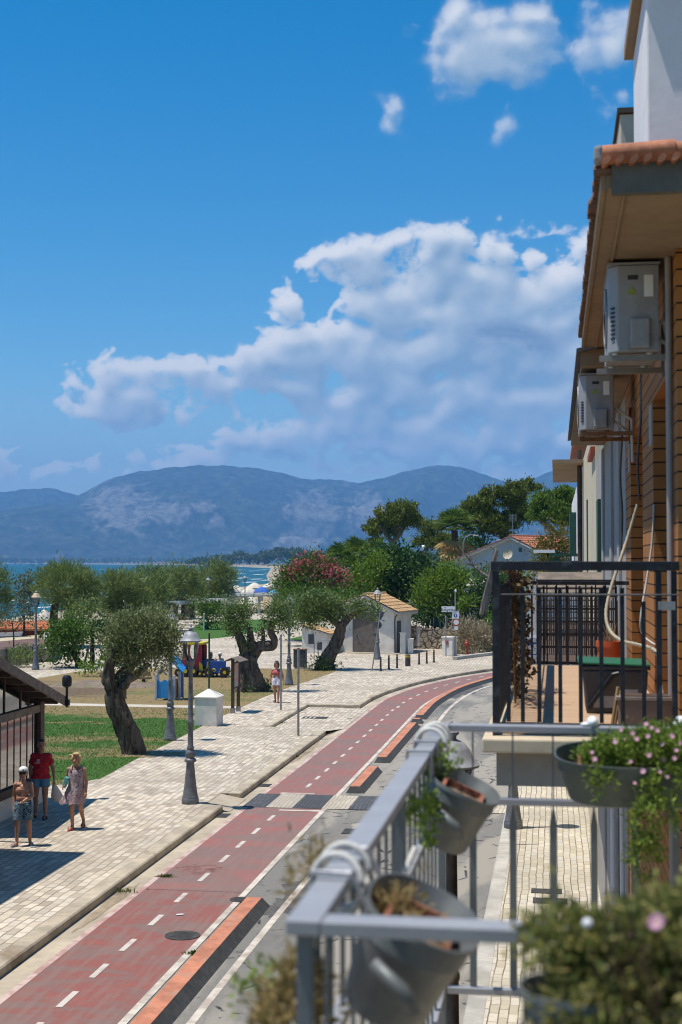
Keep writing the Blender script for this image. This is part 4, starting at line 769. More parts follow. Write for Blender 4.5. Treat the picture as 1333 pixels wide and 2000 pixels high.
for x0, zz, nx in ((w + .38, z0 - .02, 1), (-.32, z0 + .26, 1)): mb.slab([(ax_, -ov, zr + .10), (x0, -ov, zz + .06), (x0, dp + ov, zz + .06), (ax_, dp + ov, zr + .10)] if x0 > 0 else [(x0, -ov, zz + .06), (ax_, -ov, zr + .10), (ax_, dp + ov, zr + .10), (x0, dp + ov, zz + .06)], .13, (0, 0, 1))
mb.build('roof_board', m_wfas, t, local=True)
mb = MB(); tiled(mb, (w + .44, -ov - .05, z0 + .10), (w + .44, dp + ov, z0 + .10), (ax_, dp + ov, zr + .16), (ax_, -ov - .05, zr + .16), 7, 6, .06); tiled(mb, (-.38, dp + ov, z0 + .38), (-.38, -ov - .05, z0 + .38), (ax_, -ov - .05, zr + .16), (ax_, dp + ov, zr + .16), 7, 5, .06); mb.tube([(ax_, -ov - .06, zr + .17), (ax_, dp + ov, zr + .17)], .1, 8); mb.build('roof_tiles', m_tan, t, local=True)
mb = MB(); x0, x1, h = 1.18, 2.72, 2.6
for i in range(44): mb.box(((x0 + x1) / 2, -.03, .1 + i * .057), (x1 - x0, .045, .04), rx=.5)
d_ = mb.build('door', m_shut, t, local=True)
mb = MB(); mb.bx(x0 - .06, x0, -.07, .01, 0, h + .06); mb.bx(x1, x1 + .06, -.07, .01, 0, h + .06); mb.bx(x0, x1, -.07, .01, h, h + .06); mb.bx(x0, x1, -.022, .005, .02, h); mb.build('door_frame', m_shut, d_, local=True); mb = MB(); mb.tube([(x0 + .2, -.06, 1.15), (x0 + .2, -.14, 1.15), (x0 + .34, -.14, 1.15)], .018, 6); mb.box((x0 + .28, -.07, 1.02), (.08, .04, .12)); mb.build('door_handle', m_dgrey, d_, local=True)
mb = MB(); mb.tube([(w + .3, -.2, z0 - .05), (w + .1, -.1, z0 - .25), (w + .06, -.06, z0 - .5), (w + .06, -.06, .1)], .045, 8); mb.build('downpipe', m_bol, t, smooth=True, local=True)
mb = MB(); mb.bx(w - .02, w + .02, .5, 1.3, .05, 2.1); mb.build('side_door', m_dgrey, t, local=True)
mb = MB(); mb.bx(-.3, w + .5, -.7, 0, -.02, .05); mb.build('step', m_conc, t, local=True)
# small lean-to store
c = G(590, 1276, 0); t = thing('store_shed', 'low white lean-to shed with a sloping tan tiled roof', 'shed', c, R(-9)); w = 1.75; mb = MB()
mb.add([(0, 0, 0), (w, 0, 0), (w, 0, 1.25), (0, 0, 1.72), (0, 1.6, 0), (w, 1.6, 0), (w, 1.6, 1.25), (0, 1.6, 1.72)], [(0, 1, 2, 3), (7, 6, 5, 4), (1, 5, 6, 2), (0, 3, 7, 4)]); mb.build('wall', m_ww, t, local=True)
mb = MB(); mb.slab([(-.12, -.15, 1.84), (w + .25, -.15, 1.26), (w + .25, 1.75, 1.26), (-.12, 1.75, 1.84)], .09, (0, 0, 1)); mb.build('roof_board', m_wfas, t, local=True); mb = MB(); tiled(mb, (w + .3, -.2, 1.29), (w + .3, 1.75, 1.29), (-.12, 1.75, 1.89), (-.12, -.2, 1.89), 5, 6, .06); mb.build('roof_tiles', m_tan, t, local=True)
mb = MB(); mb.bx(.45, .85, -.03, .01, .62, 1.25); wd = mb.build('window', m_dgrey, t, local=True)
c = G(622, 1285, 0); t = thing('litter_bin', 'round grey litter bin on a post beside the lean-to shed', 'litter bin', c); mb = MB(); mb.tube([c, c + Vector((0, 0, 1.0))], .03, 8); mb.tube([c + Vector((0, 0, 1.0)), c + Vector((.1, 0, 1.12)), c + Vector((.8, 0, 1.12)), c + Vector((.85, 0, 1.0)), c + Vector((.85, 0, 0))], .025, 6); mb.build('frame', m_steel, t); mb = MB(); mb.lathe([(.14, .5), (.17, .55), (.17, .98), (.15, 1.0)], (c.x + .08, c.y, 0), 14, cap=True); mb.build('basket', m_dgrey, t, smooth=True)
pole(614, 1286, 1254, .025, 'thin dark post with the small shed behind it', m_bol)
# stone wall, gate piers, netting
def stonemat():
    t_ = NT('rubble_stone'); p = t_.pos(); v = t_.comb(t_.sep(p)[0], t_.sep(p)[2], 0.0); w_ = t_.n('ShaderNodeTexVoronoi', feature='DISTANCE_TO_EDGE'); w_.inputs['Scale'].default_value = 3.0; t_.l(v, w_.inputs['Vector'])
    c_ = t_.n('ShaderNodeTexVoronoi'); c_.inputs['Scale'].default_value = 3.0; t_.l(v, c_.inputs['Vector']); f = t_.noise(p, 7, 5)
    col = t_.mix(t_.sep(c_.outputs['Color'])[0], (.38, .31, .22), (.56, .47, .35)); col = t_.mix(t_.math('MULTIPLY', f, .5), col, (.2, .16, .12)); col = t_.mix(t_.rng(w_.outputs['Distance'], .09, .03), col, (.07, .055, .042))
    return t_.done(t_.bsdf(col, .9, normal=t_.bump(t_.rng(w_.outputs['Distance'], 0, .12), 1, .05)))
mb = MB(); nn = 60
a0, a1 = G(818, 1267, 0), G(875, 1268, 0); a1 = a1 + (a1 - a0) * 2.2
prof = [(a0.lerp(a1, i / (nn - 1)), 1.42 + .09 * math.sin(i * 1.7) + .06 * math.sin(i * 4.1)) for i in range(nn)]
vs = [(p.x, p.y, 0) for p, h in prof] + [(p.x, p.y, h) for p, h in prof] + [(p.x, p.y + .45, h) for p, h in prof] + [(p.x, p.y + .45, 0) for p, h in prof]
mb.add(vs, [(r * nn + i, r * nn + i + 1, (r + 1) * nn + i + 1, (r + 1) * nn + i) for r in range(3) for i in range(nn - 1)] + [(0, nn, 2 * nn, 3 * nn), (nn - 1, 4 * nn - 1, 3 * nn - 1, 2 * nn - 1)])
tag(mb.build('stone_wall', stonemat()), 'rubble stone garden wall behind the bollards', 'wall')
def pier(px, py, ptop, w, mat, lab, dy=0):
    c = G(px, py, 0); z = PD(px, ptop, dep(c)).z; t = thing('gate_pier', lab, 'gate pier', (c.x, c.y + dy, 0)); mb = MB(); mb.box((0, w / 2, z / 2), (w, w, z)); mb.build('shaft', mat, t, local=True, bevel=.015); mb = MB(); mb.box((0, w / 2, z + .03), (w + .07, w + .07, .06)); mb.build('cap', mat, t, local=True); return t
pier(787, 1277, 1237, .36, m_wconc, 'white gate pier touching the right side of the hut'); pier(802, 1277, 1249, .34, m_wconc, 'lower pale pier with a dark meter hatch, beside the hut'); pier(798, 1271, 1222, .35, M('beige_render', (.36, .31, .25), .85), 'taller beige pier behind the white gate pier'); pier(816, 1268, 1227, .26, m_wconc, 'slim pale pier at the end of the stone wall')
a, b = G(803, 1270, 0), G(813, 1268, 0); t = thing('garden_gate', 'dark brown garden gate between the pale piers', 'gate', a); mb = MB()
for i in range(7): q = a.lerp(b, i / 6); mb.box((q.x, q.y, .85), (.05, .04, 1.6))
for z in (.2, 1.55): q = a.lerp(b, .5); mb.box((q.x, q.y - .03, z), ((b - a).length, .04, .08))
mb.build('leaf', m_brown, t)
t_ = NT('green_netting'); p = t_.pos(); f = t_.noise(p, 6, 5); m_net = t_.done(t_.bsdf(t_.mix(f, (.012, .035, .03), (.03, .07, .06)), .9))
a, b = PY(842, 1226, 98.3), PY(955, 1226, 98.3); t = thing('netting_fence', 'dark green netting fence above the stone wall', 'fence', (a.x, a.y, 1.3)); mb = MB(); n_ = 30; tp = [1.95 + .12 * math.sin(i * .9) for i in range(n_)]
for i in range(n_ - 1):
    x0, x1 = a.x + (b.x - a.x) * i / (n_ - 1), a.x + (b.x - a.x) * (i + 1) / (n_ - 1); y0, y1 = 98.3 + .06 * math.sin(i * 2.1), 98.3 + .06 * math.sin(i * 2.1 + 2.1); mb.slab([(x0, y0, 1.1), (x1, y1, 1.1), (x1, y1, tp[i + 1]), (x0, y0, tp[i])], .015, (0, -1, 0))
mb.build('netting', m_net, t)
for i in range(4): mb = MB(); x = a.x + (b.x - a.x) * (i + .2) / 4; mb.tube([(x, 98.24, 0), (x, 98.24, 2.05)], .04, 7); mb.build('post', B_grey, t)
# ---- street signs, cabinet, hydrant
m_sw = M('white_sign', (.72, .73, .74), .4, .04); m_sb = M('blue_sign', (.02, .09, .35), .4, .08); m_sr = M('red_sign', (.42, .02, .03), .4, .08); m_ink = M('black_ink', (.02, .02, .022), .6, .05)
b = G(890, 1281, 0); d = dep(b); s = d / F; RX = Matrix.Rotation(PI / 2, 4, 'X')
t = thing('street_sign', 'street sign pole with the street name panel, blue pedestrian sign and red ringed sign', 'street sign', b)
mb = MB(); mb.tube([b, b + Vector((0, 0, 126 * s))], .04, 8); mb.build('pole', m_steel, t, smooth=True)
def plate(nm, px0, px1, py0, py1, mat, y=-.07):
    a, e = PD(px0, py0, d), PD(px1, py1, d); mb = MB(); mb.box(((a.x + e.x) / 2, b.y + y, (a.z + e.z) / 2), (abs(e.x - a.x), .025, abs(a.z - e.z))); return mb.build(nm, mat, t, bevel=.004)
np_ = plate('name_panel', 862.5, 889.5, 1184.5, 1195.5, m_sw); q = PD(875.2, 1193.8, d); text_mesh('Amyclae', 8.4 * s, Matrix.Translation((q.x, b.y - .086, q.z)) @ RX, 'street_name', m_ink, np_); q = PD(869, 1187.4, d); text_mesh('VIA', 2.6 * s, Matrix.Translation((q.x, b.y - .086, q.z)) @ RX, 'street_kind', m_ink, np_)
sq = plate('pedestrian_sign', 883.3, 897, 1194.3, 1208.5, m_sw, -.05); q = PD(890, 1202.5, d); mb = MB(); mb.tube([(q.x, b.y - .064, q.z), (q.x, b.y - .072, q.z)], 3.6 * s, 24); mb.build('blue_disc', m_sb, sq)
mb = MB(); y_ = b.y - .078; mb.ball((q.x, y_, q.z + 2.2 * s), (.55 * s, .006, .55 * s)); mb.box((q.x, y_, q.z + .5 * s), (1.0 * s, .006, 2.2 * s)); mb.box((q.x - .5 * s, y_, q.z - 1.6 * s), (.5 * s, .006, 2.4 * s), ry=.28); mb.box((q.x + .5 * s, y_, q.z - 1.6 * s), (.5 * s, .006, 2.4 * s), ry=-.28); mb.box((q.x + .9 * s, y_, q.z + .4 * s), (.35 * s, .006, 1.6 * s), ry=-.5); mb.build('walker_symbol', m_sw, sq)
q = PD(890, 1197, d); text_mesh('AREA PEDONALE', 1.25 * s, Matrix.Translation((q.x, b.y - .065, q.z)) @ RX, 'lettering', m_ink, sq)
q = PD(891.5, 1215.3, d); mb = MB(); mb.tube([(q.x, b.y - .05, q.z), (q.x, b.y - .06, q.z)], 7.2 * s, 32); rg = mb.build('round_sign', m_sr, t); mb = MB(); mb.tube([(q.x, b.y - .058, q.z), (q.x, b.y - .068, q.z)], 5.2 * s, 32); mb.build('white_centre', m_sw, rg)
plate('small_panel', 888, 895, 1223.5, 1230.5, m_sw)
q = PD(890, 1154, d); mb = MB(); mb.ball((q.x, b.y, q.z), (.07, .07, .09)); mb.build('top_knob', m_sw, t, smooth='all')
pole(871.5, 1282, 1205, .035, 'short bare post beside the white cabinet', m_steel)
c0, c1 = G(869, 1281, 0), G(882, 1282, 0); w = c1.x - c0.x + .3; t = thing('utility_cabinet', 'cream concrete utility cabinet under the street signs', 'cabinet', (c0.x + w / 2 - .1, c0.y + .35, 0), R(-24)); mb = MB(); mb.box((0, 0, .57), (w, .6, 1.14)); mb.build('body', m_wconc, t, local=True, bevel=.02); mb = MB(); mb.box((0, 0, 1.17), (w + .08, .68, .07)); mb.build('top_slab', m_wconc, t, local=True, bevel=.01); mb = MB(); mb.box((-.02, -.32, .86), (.22, .05, .2)); mb.build('red_box', m_sr, t, local=True); mb = MB(); mb.box((-.02, -.31, .68), (.2, .03, .14)); mb.build('grey_box', m_steel, t, local=True)
c = G(912.5, 1280, 0); m_hyd = M('hydrant_red', (.33, .06, .03), .55, .25, 6); t = thing('hydrant', 'red pillar fire hydrant in front of the dry bush', 'fire hydrant', c); mb = MB(); mb.lathe([(.13, 0), (.13, .05), (.085, .07), (.08, .58), (.1, .6), (.1, .63), (.14, .66), (.14, .8), (.1, .84), (.105, .9), (.07, .97), (.03, 1.02), (.03, 1.06)], n=14); mb.build('column', m_hyd, t, smooth=True, local=True)
for sx in (-1, 1): mb = MB(); mb.tube([(sx * .1, -.03, .73), (sx * .21, -.05, .73)], .05, 8); mb.build('outlet', m_hyd, t, local=True)
mb = MB(); kerbline(mb, crv([(p.x, p.y) for p in (G(893, 1289, 0), G(930, 1284, 0), G(972, 1279, 0), G(1040, 1270, 0))]), .3, -.02, .2); struct('kerb', mb, m_kerbg)
# ---- pavilion on the left
XW = -12.6
def PW(px, py): return PX(px, py, XW)
yE = PW(84, 1420).y; yN = 28.2
t = thing('glass_pavilion', 'timber framed glass pavilion with a sloping brown roof at the left edge', 'pavilion', (XW, yE, 0))
mb = MB(); mb.bx(XW - .2, XW, yN, yE + .05, 0, .48); mb.bx(XW - 7, XW - .2, yE - .15, yE + .05, 0, .48); mb.build('plinth', m_ww, t)
mb = MB(); mb.bx(XW - .22, XW + .04, yN, yE + .06, .483, .68); mb.build('sill', m_brown, t)
mb = MB(); mb.bx(XW - .16, XW + .02, yN, yE + .02, 2.26, 2.44); mb.build('beam', m_weath, t)
mb = MB(); mb.bx(XW - .18, XW + .03, yE - .22, yE + .04, .684, 2.5); mb.build('corner_post', m_brown, t)
ru = lambda y: 2.42 + (yE + .45 - y) * .295
for px in (5, 19, 32, 44.4, 57, 68, -8, -22, -36): y = PW(px, 1490).y; mb = MB(); mb.bx(XW - .085, XW - .045, y - .022, y + .022, .684, 2.257); mb.build('mullion', m_brown, t)
for px in (13.5, 45, -25): y = PW(px, 1385).y; mb = MB(); mb.bx(XW - .09, XW - .04, y - .022, y + .022, 2.443, ru(y) - .02); mb.build('upper_mullion', m_brown, t)
mb = MB(); mb.bx(XW - .075, XW - .055, yN, yE - .22, .684, 2.257); mb.build('glass', m_glass, t)
mb = MB(); mb.slab([(XW - .065, 29.2, 2.443), (XW - .065, yE - .2, 2.443), (XW - .065, 29.2, ru(29.2) - .02)], .02, (1, 0, 0)); mb.build('gable_glass', m_glass, t)
mb = MB(); xr = -12.22; ya, yb = yE + .5, 29.2
mb.slab([(xr, ya, ru(ya) + .12), (xr, yb, ru(yb) + .12), (-20.5, yb, ru(yb) + .12), (-20.5, ya, ru(ya) + .12)], .06, (0, 0, 1)); mb.build('roof', m_weath, t)
mb = MB(); mb.slab([(xr + .03, ya + .02, ru(ya) - .06), (xr + .03, ya + .02, ru(ya) + .17), (xr + .03, yb, ru(yb) + .17), (xr + .03, yb, ru(yb) - .06)], .05, (1, 0, 0)); mb.build('barge_board', m_weath, t)
for i in range(9): mb = MB(); y = ya - .25 - i * .78; mb.box(((xr - 20.5) / 2, y, ru(y) - .0), (8.1, .09, .13)); mb.build('rafter', m_brown, t)
mb = MB(); mb.bx(-20, XW - .2, yN, yE - .1, .002, .02); mb.build('floor', m_side, t)
mb = MB(); mb.bx(-20.2, -20, yN, yE, 0, 4.0); mb.build('back_wall', m_ww, t)
q = PX(120, 1334, xr); t2 = thing('floodlight', 'small black floodlight on a stem at the low corner of the pavilion roof', 'floodlight', (xr + .06, ya, ru(ya) - .1)); mb = MB(); mb.tube([(0, 0, 0), (0, 0, .62)], .035, 8); mb.box((.02, 0, .12), (.1, .1, .14)); mb.build('stem', m_black, t2, local=True); mb = MB(); mb.lathe([(.06, .5), (.115, .54), (.125, .62), (.12, .74), (.08, .8), (.02, .81)], n=14); mb.build('head', m_black, t2, smooth=True, local=True)
# neighbouring building just outside the frame (its shadow lies on the paving)
t = thing('building', 'plain pale building past the left edge whose shadow lies on the paving', 'building', (-16.7, 20, 0)); mb = MB(); mb.bx(-22, -11.78, 10, 27.55, 0, 6.85); mb.build('wall', m_ww, t); mb = MB(); mb.bx(-22.1, -11.68, 9.9, 27.65, 6.853, 7.05); mb.build('roof', m_conc, t)
# fence and planter pier on the left
m_pale = M('pale_grey_timber', (.32, .275, .22), .85, .25, 5, bump=.5)
a, b = G(-15, 1306, 0), G(112, 1288, 0); t = thing('timber_fence', 'grey brown slatted timber fence behind the beige lantern', 'fence', a); L_ = (b - a).length; dv = (b - a).normalized(); an = math.atan2(dv.y, dv.x); n_ = int(L_ / .17)
mb = MB()
for i in range(n_): q = a + dv * (i * .17); mb.box((q.x, q.y, .5), (.11, .03, .96), an)
mb.build('slats', m_pale, t); mb = MB()
for z in (.62, .98): q = a.lerp(b, .5); mb.box((q.x, q.y - .04, z), (L_, .05, .09), an)
mb.build('rails', m_pale, t)
for i in range(int(L_ / 1.6) + 1): q = a + dv * (i * 1.6); mb = MB(); mb.box((q.x, q.y - .08, .55), (.1, .1, 1.1), an); mb.build('post', m_weath, t)
c = G(74, 1293, 0); t = thing('stone_planter', 'square brown stone planter behind the beige lantern', 'planter', c); mb = MB(); mb.box((c.x, c.y + .5, .4), (1.0, 1.0, .8)); mb.build('body', stonemat(), t); mb = MB(); mb.box((c.x, c.y + .5, .83), (1.12, 1.12, .06)); mb.build('coping', m_ww, t)
# beach huts
def flatroof(q, z, th, mat, wallmat, lab, name='beach_hut'):
    P = [G(px, py, z) for px, py in q]; c = sum(P, Vector()) / 4; t = thing(name, lab, 'beach hut', (c.x, c.y, -1.8)); mb = MB(); mb.slab([tuple(p) for p in P], th, (0, 0, 1)); mb.build('roof', mat, t)
    mb = MB(); I = [p.lerp(c, .08) for p in P]; mb.slab([(p.x, p.y, z - th - .003) for p in I], z - th + 1.8, (0, 0, 1)); mb.build('wall', wallmat, t); return t
m_rb = M('brown_felt_roof', (.13, .075, .06), .85, .2, .8); m_rg = M('grey_felt_roof', (.14, .125, .115), .85, .2, .8); m_cream = M('cream_edge', (.46, .38, .25), .8, .15); m_rw = M('dark_red_wall', (.14, .03, .025), .8)
flatroof([(-60, 1280), (112, 1262), (112, 1243), (-60, 1258)], .8, .12, m_rb, m_weath, 'bathing hut with a flat brown roof behind the fence'); flatroof([(-60, 1258), (76, 1246), (78, 1240), (-60, 1251)], .75, .15, m_cream, m_weath, 'cream edged flat roof strip behind the brown roof'); flatroof([(-60, 1251), (40, 1244), (48, 1233), (-60, 1238)], .7, .12, m_rg, m_rw, 'bathing hut with a flat grey roof farther left')
for k, (q, z, mr, mw, lab) in enumerate([([(176, 1226), (250, 1222), (252, 1212), (180, 1215)], .5, m_rb, m_weath, 'brown roofed bathing hut half hidden by the tamarisk trunks'), ([(256, 1220), (318, 1215), (318, 1206), (258, 1210)], .4, m_rg, m_rw, 'grey roofed bathing hut with a red wall behind the tamarisks'), ([(322, 1211), (348, 1209), (349, 1202), (323, 1203)], .3, m_rb, m_rw, 'small brown hut behind the pergola posts')]): flatroof(q, z, .15, mr, mw, lab)
m_otile = M('orange_roof_tiles', (.50, .19, .08), .8, .2, 2, bump=.4)
a, b = G(-20, 1228, .75), G(100, 1231, .75); c_, d_ = PD(100, 1213, dep(b) + 3.5), PD(-20, 1214, dep(a) + 3.5); t = thing('beach_hut', 'bathing hut with an orange tiled roof by the beach', 'beach hut', (a.x, a.y, -1.8)); mb = MB(); tiled(mb, a, b, c_, d_, 20, 6, .1); mb.slab([a, b, c_, d_], .08); mb.build('roof', m_otile, t); mb = MB(); i0, i1 = a.lerp(b, .03), a.lerp(b, .97); mb.bx(i0.x, i1.x, i0.y + .4, i0.y + 5, -1.8, .62); mb.build('wall', m_rw, t)
c = PD(90, 1240, 96); t = thing('solar_panel', 'grey tilted panel on the hut roof right of the beige lantern', 'panel', c); mb = MB(); mb.slab([PD(78, 1252, 95), PD(96, 1249, 95), PD(98, 1236, 96), PD(88, 1234, 96)], .05); mb.build('sheet', m_steel, t); mb = MB(); mb.tube([PD(95, 1252, 96.2), PD(93, 1238, 96)], .04, 6); mb.build('prop', m_dgrey, t)
def umbrella(px, py, d, wpx, lab, mat, gz=-1.9, group='beach umbrellas behind the pergola', hf=.3, n=8, name='beach_umbrella'):
    c = PD(px, py, d); r = wpx * d / F / 2; t = thing(name, lab, 'beach umbrella', (c.x, c.y, gz), group=group); z = c.z - gz; mb = MB(); h = r * 2 * hf
    mb.lathe([(r, z - h), (r * .99, z - h + .02), (r * .72, z - h * .55), (r * .38, z - h * .2), (.03, z)], n=n, cap=False); mb.lathe([(r, z - h), (r, z - h - .14)], n=n, cap=False); mb.build('canopy', mat, t, local=True); mb = MB(); mb.tube([(0, 0, 0), (0, 0, z + .12)], .035, 6); mb.build('pole', m_ww, t, local=True); return t
m_ub = M('blue_canvas', (.02, .10, .42), .8, .15, 1); m_uw = M('cream_canvas', (.58, .52, .42), .8, .1, 1); m_us = M('straw_canopy', (.38, .29, .18), .9, .25, 6, bump=.6); m_ut = M('turquoise_canvas', (.06, .3, .4), .8, .1)
for px, py, d, w, lab, m in [(446, 1149, 240, 44, 'wide blue umbrella nearest the tamarisks', m_ub), (440, 1141, 300, 26, 'orange-cream umbrella at the edge of the tamarisk crown', m_us), (462, 1143, 262, 40, 'white umbrella between the two blue ones', m_uw), (487, 1147, 255, 34, 'pale umbrella in front of the farthest lantern', m_uw), (512, 1146, 240, 34, 'second blue umbrella, right of the farthest lantern', m_ub), (498, 1138, 310, 34, 'cream umbrella highest against the sea', m_uw), (525, 1139, 300, 26, 'cream umbrella partly behind the oleander', m_uw), (535, 1152, 225, 26, 'turquoise umbrella touching the oleander', m_ut), (515, 1158, 190, 62, 'large straw canopy in front of the blue umbrellas', m_us), (488, 1164, 185, 50, 'large cream canopy lower right of the pergola', m_uw), (518, 1172, 178, 60, 'nearest straw canopy beside the white post', m_us)]:
    umbrella(px, py, d, w, lab, m, gz=-1.9 if d > 200 else -.3)
umbrella(87, 1190, 126, 34, 'white pointed parasol among the bathing huts', m_uw, -1.8, None, .6, name='parasol')
# pergolas
m_perg = M('white_pergola_paint', (.74, .71, .66), .7, .06)
def pergola(px0, px1, pyt, d0, dd, posts, pyb, lab, mp):
    a, b = PD(px0, pyt, d0), PD(px1, pyt - 3, d0 + dd); t = thing('pergola', lab, 'pergola', (a.x, a.y, -.3)); z = a.z; mb = MB(); dv = (b - a); L = Vector((dv.x, dv.y, 0)).length; u = Vector((dv.x, dv.y, 0)).normalized(); v = Vector((-u.y, u.x, 0)); n_ = int(L / .42)
    for i in range(n_ + 1): q = a + u * (L * i / n_); q2 = q + v * 2.6; mb.slab([(q.x - .07, q.y, z + .1), (q.x + .07, q.y, z + .1), (q2.x + .07, q2.y, z + .1), (q2.x - .07, q2.y, z + .1)], .22, (0, 0, 1))
    mb.build('slats', m_perg, t)
    for o in (.3, 2.3): mb = MB(); p0, p1 = a + v * o, a + u * L + v * o; mb.tube([(p0.x, p0.y, z - .22), (p1.x, p1.y, z - .22)], .11, 4); mb.build('beam', m_ww, t)
    for px in posts:
        for o in (.3, 2.3): f = (px - px0) / (px1 - px0); q = a + u * (L * f) + v * o; mb = MB(); mb.box((q.x, q.y, (z - .3 - .3) / 2), (.42 if mp is m_brown else .3,) * 2 + (z - .3 + .3,)); mb.build('post', mp, t)
pergola(350, 442, 1176, 147, 12, (348, 363.5, 381, 405, 430), 1210, 'white slatted pergola on dark posts beside the steps', m_brown); pergola(424, 545, 1163, 168, 10, (428, 455, 482, 509, 540), 1205, 'second white slatted pergola nearer the umbrellas', m_ww)
mb = MB()
for i, (x0, x1, py) in enumerate([(342, 372, 1231), (340, 385, 1226), (345, 396, 1220), (360, 398, 1214.5)]): a, b = G(x0, py, .05), G(x1, py - .8, .05); mb.bx(a.x, b.x, a.y - .5, a.y + .5, -.05, .05 + .0)
struct('steps', mb, M('dark_step_stone', (.09, .07, .05), .9))
mb = MB(); a, b = G(505, 1300, .01), G(530, 1300, .01)
for (x0, y0, x1, y1) in [(500, 1285, 540, 1274), (524, 1282, 560, 1276), (548, 1276, 600, 1277)]: a, b = G(x0, y0, .006), G(x1, y1, .006); w_ = .18; mb.sheet([(a.x, a.y - w_, .006), (b.x, b.y - w_, .006), (b.x, b.y + w_, .006), (a.x, a.y + w_, .006)])
struct('planting_strips', mb, M('dry_soil', (.2, .15, .09), .9))
# ---- playground
m_pb = M('light_blue_panel', (.03, .26, .58), .45, .08); m_pdb = M('blue_panel', (.02, .07, .30), .45, .1); m_pg = M('light_grey_post', (.42, .46, .52), .5, .08); m_py = M('yellow_panel', (.62, .48, .02), .45, .08); m_pr = M('red_panel', (.40, .02, .05), .45, .1); m_pk = M('dark_panel', (.03, .022, .02), .6); m_ptan = M('climbing_wood', (.28, .19, .10), .7, .3, 5)
D = dep(G(322, 1368, 0)); s = D / F
base = G(322, 1368, 0); t = thing('playhouse', 'light blue play house with grey posts and a slanted blue roof', 'playhouse', base); PP = lambda px, py, o=0: PD(px, py, D + o)
def post(px, o, py0, py1, m=m_pg, w=.1): a = PP(px, py1, o); mb = MB(); z1 = PP(px, py0, o).z; mb.box((a.x, a.y, z1 / 2), (w, w, z1)); mb.build('post', m, t, bevel=.008)
for px, o, y0 in ((305, 0, 1318), (340.5, 0, 1319), (309, 1.1, 1310), (357, .9, 1302), (334, 1.0, 1306), (351, .3, 1312)): post(px, o, y0, 1368)
a, b = PP(307, 1364), PP(339, 1364); n_ = 16; vs = []; mb = MB(); zt = PP(320, 1328).z; zb = PP(320, 1364).z
for i in range(n_): x = a.x + (b.x - a.x) * i / (n_ - 1); zz = zt + .05 * math.cos(i / (n_ - 1) * 4 * PI) - .03; vs += [(x, a.y, zb), (x, a.y, zz), (x, a.y + .04, zb), (x, a.y + .04, zz)]
fs = [q for i in range(n_ - 1) for q in ((4 * i, 4 * i + 4, 4 * i + 5, 4 * i + 1), (4 * i + 2, 4 * i + 3, 4 * i + 7, 4 * i + 6), (4 * i + 1, 4 * i + 5, 4 * i + 7, 4 * i + 3))]; mb.add(vs, fs); fp = mb.build('front_panel', m_pb, t)
mb = MB(); q = PP(322, 1347); k = []
for r in (.08, .16, .24, .31): k = [(q.x + r * math.cos(i * .3), q.y - .012, q.z + r * math.sin(i * .3)) for i in range(22)]; mb.tube(k, .008, 4)
mb.build('ring_groove', m_pg, fp)
mb = MB(); mb.slab([PP(343, 1364, .1), PP(350.5, 1362, .5), PP(350.5, 1324, .5), PP(343, 1326, .1)], .05); mb.build('climbing_panel', m_ptan, t); mb = MB(); mb.slab([PP(352, 1362, .5), PP(359, 1360, .9), PP(359, 1308, .9), PP(352, 1316, .5)], .05); mb.build('side_panel', m_pdb, t)
mb = MB(); mb.slab([PP(336, 1290, -.1), PP(358, 1313, .0), PP(364, 1304, .9), PP(343, 1279, .9)], .05); mb.build('roof_panel', m_pb, t); mb = MB(); mb.slab([PP(343, 1279, .9), PP(366, 1303, .95), PP(360, 1298, 1.7), PP(346, 1286, 1.7)], .05); mb.build('roof_panel', m_pdb, t)
mb = MB(); mb.slab([PP(307, 1314, .4), PP(315, 1304, .4), PP(321, 1308, 1.2), PP(312, 1316, 1.2)], .05); mb.slab([PP(315, 1304, .4), PP(324, 1316, .4), PP(328, 1318, 1.2), PP(321, 1308, 1.2)], .05); mb.build('gable_roof', M('grey_panel', (.26, .26, .28), .6), t); mb = MB(); mb.bx(a.x + .1, b.x, a.y + .1, a.y + 1, .18, .24); mb.build('deck', m_brown, t)
# train
D = 73.6; s = D / F; PP = lambda px, py, o=0: PD(px, py, D + o); gz = .02
t = thing('play_train', 'playground train with a red and yellow engine and a blue wagon', 'play train', (PP(400, 1322).x, PP(400, 1322).y, 0))
def ringpanel(mb, x0, x1, z0, z1, cx, cz, rx, rz, y, th=.05):
    n = 28; o = []; i_ = []
    for k in range(n):
        a = 2 * PI * k / n; c, s_ = math.cos(a), math.sin(a); i_.append((cx + rx * c, cz + rz * s_)); kx = ((x1 if c > 0 else x0) - cx) / c if abs(c) > 1e-6 else 1e9; kz = ((z1 if s_ > 0 else z0) - cz) / s_ if abs(s_) > 1e-6 else 1e9; r = min(kx, kz); o.append((cx + r * c, cz + r * s_))
    vs = [(x, y, z) for x, z in o] + [(x, y, z) for x, z in i_] + [(x, y + th, z) for x, z in o] + [(x, y + th, z) for x, z in i_]; fs = []
    for k in range(n): j = (k + 1) % n; fs += [(k, j, n + j, n + k), (2 * n + j, 2 * n + k, 3 * n + k, 3 * n + j), (n + k, n + j, 3 * n + j, 3 * n + k), (j, k, 2 * n + k, 2 * n + j)]
    mb.add(vs, fs)
X = lambda px: PP(px, 1300).x; Z = lambda py: PP(400, py).z; Y0 = PP(380, 1300).y
for y in (Y0 - .1, Y0 + .95): mb = MB(); ringpanel(mb, X(357), X(396), .25, Z(1258), X(374), Z(1274), .33, .52, y); mb.build('cab_panel', m_pr, t)
mb = MB(); ringpanel(mb, X(376), X(397), .28, Z(1259), X(385), Z(1276), .12, .42, Y0 + .3); mb.build('inner_panel', m_pk, t)
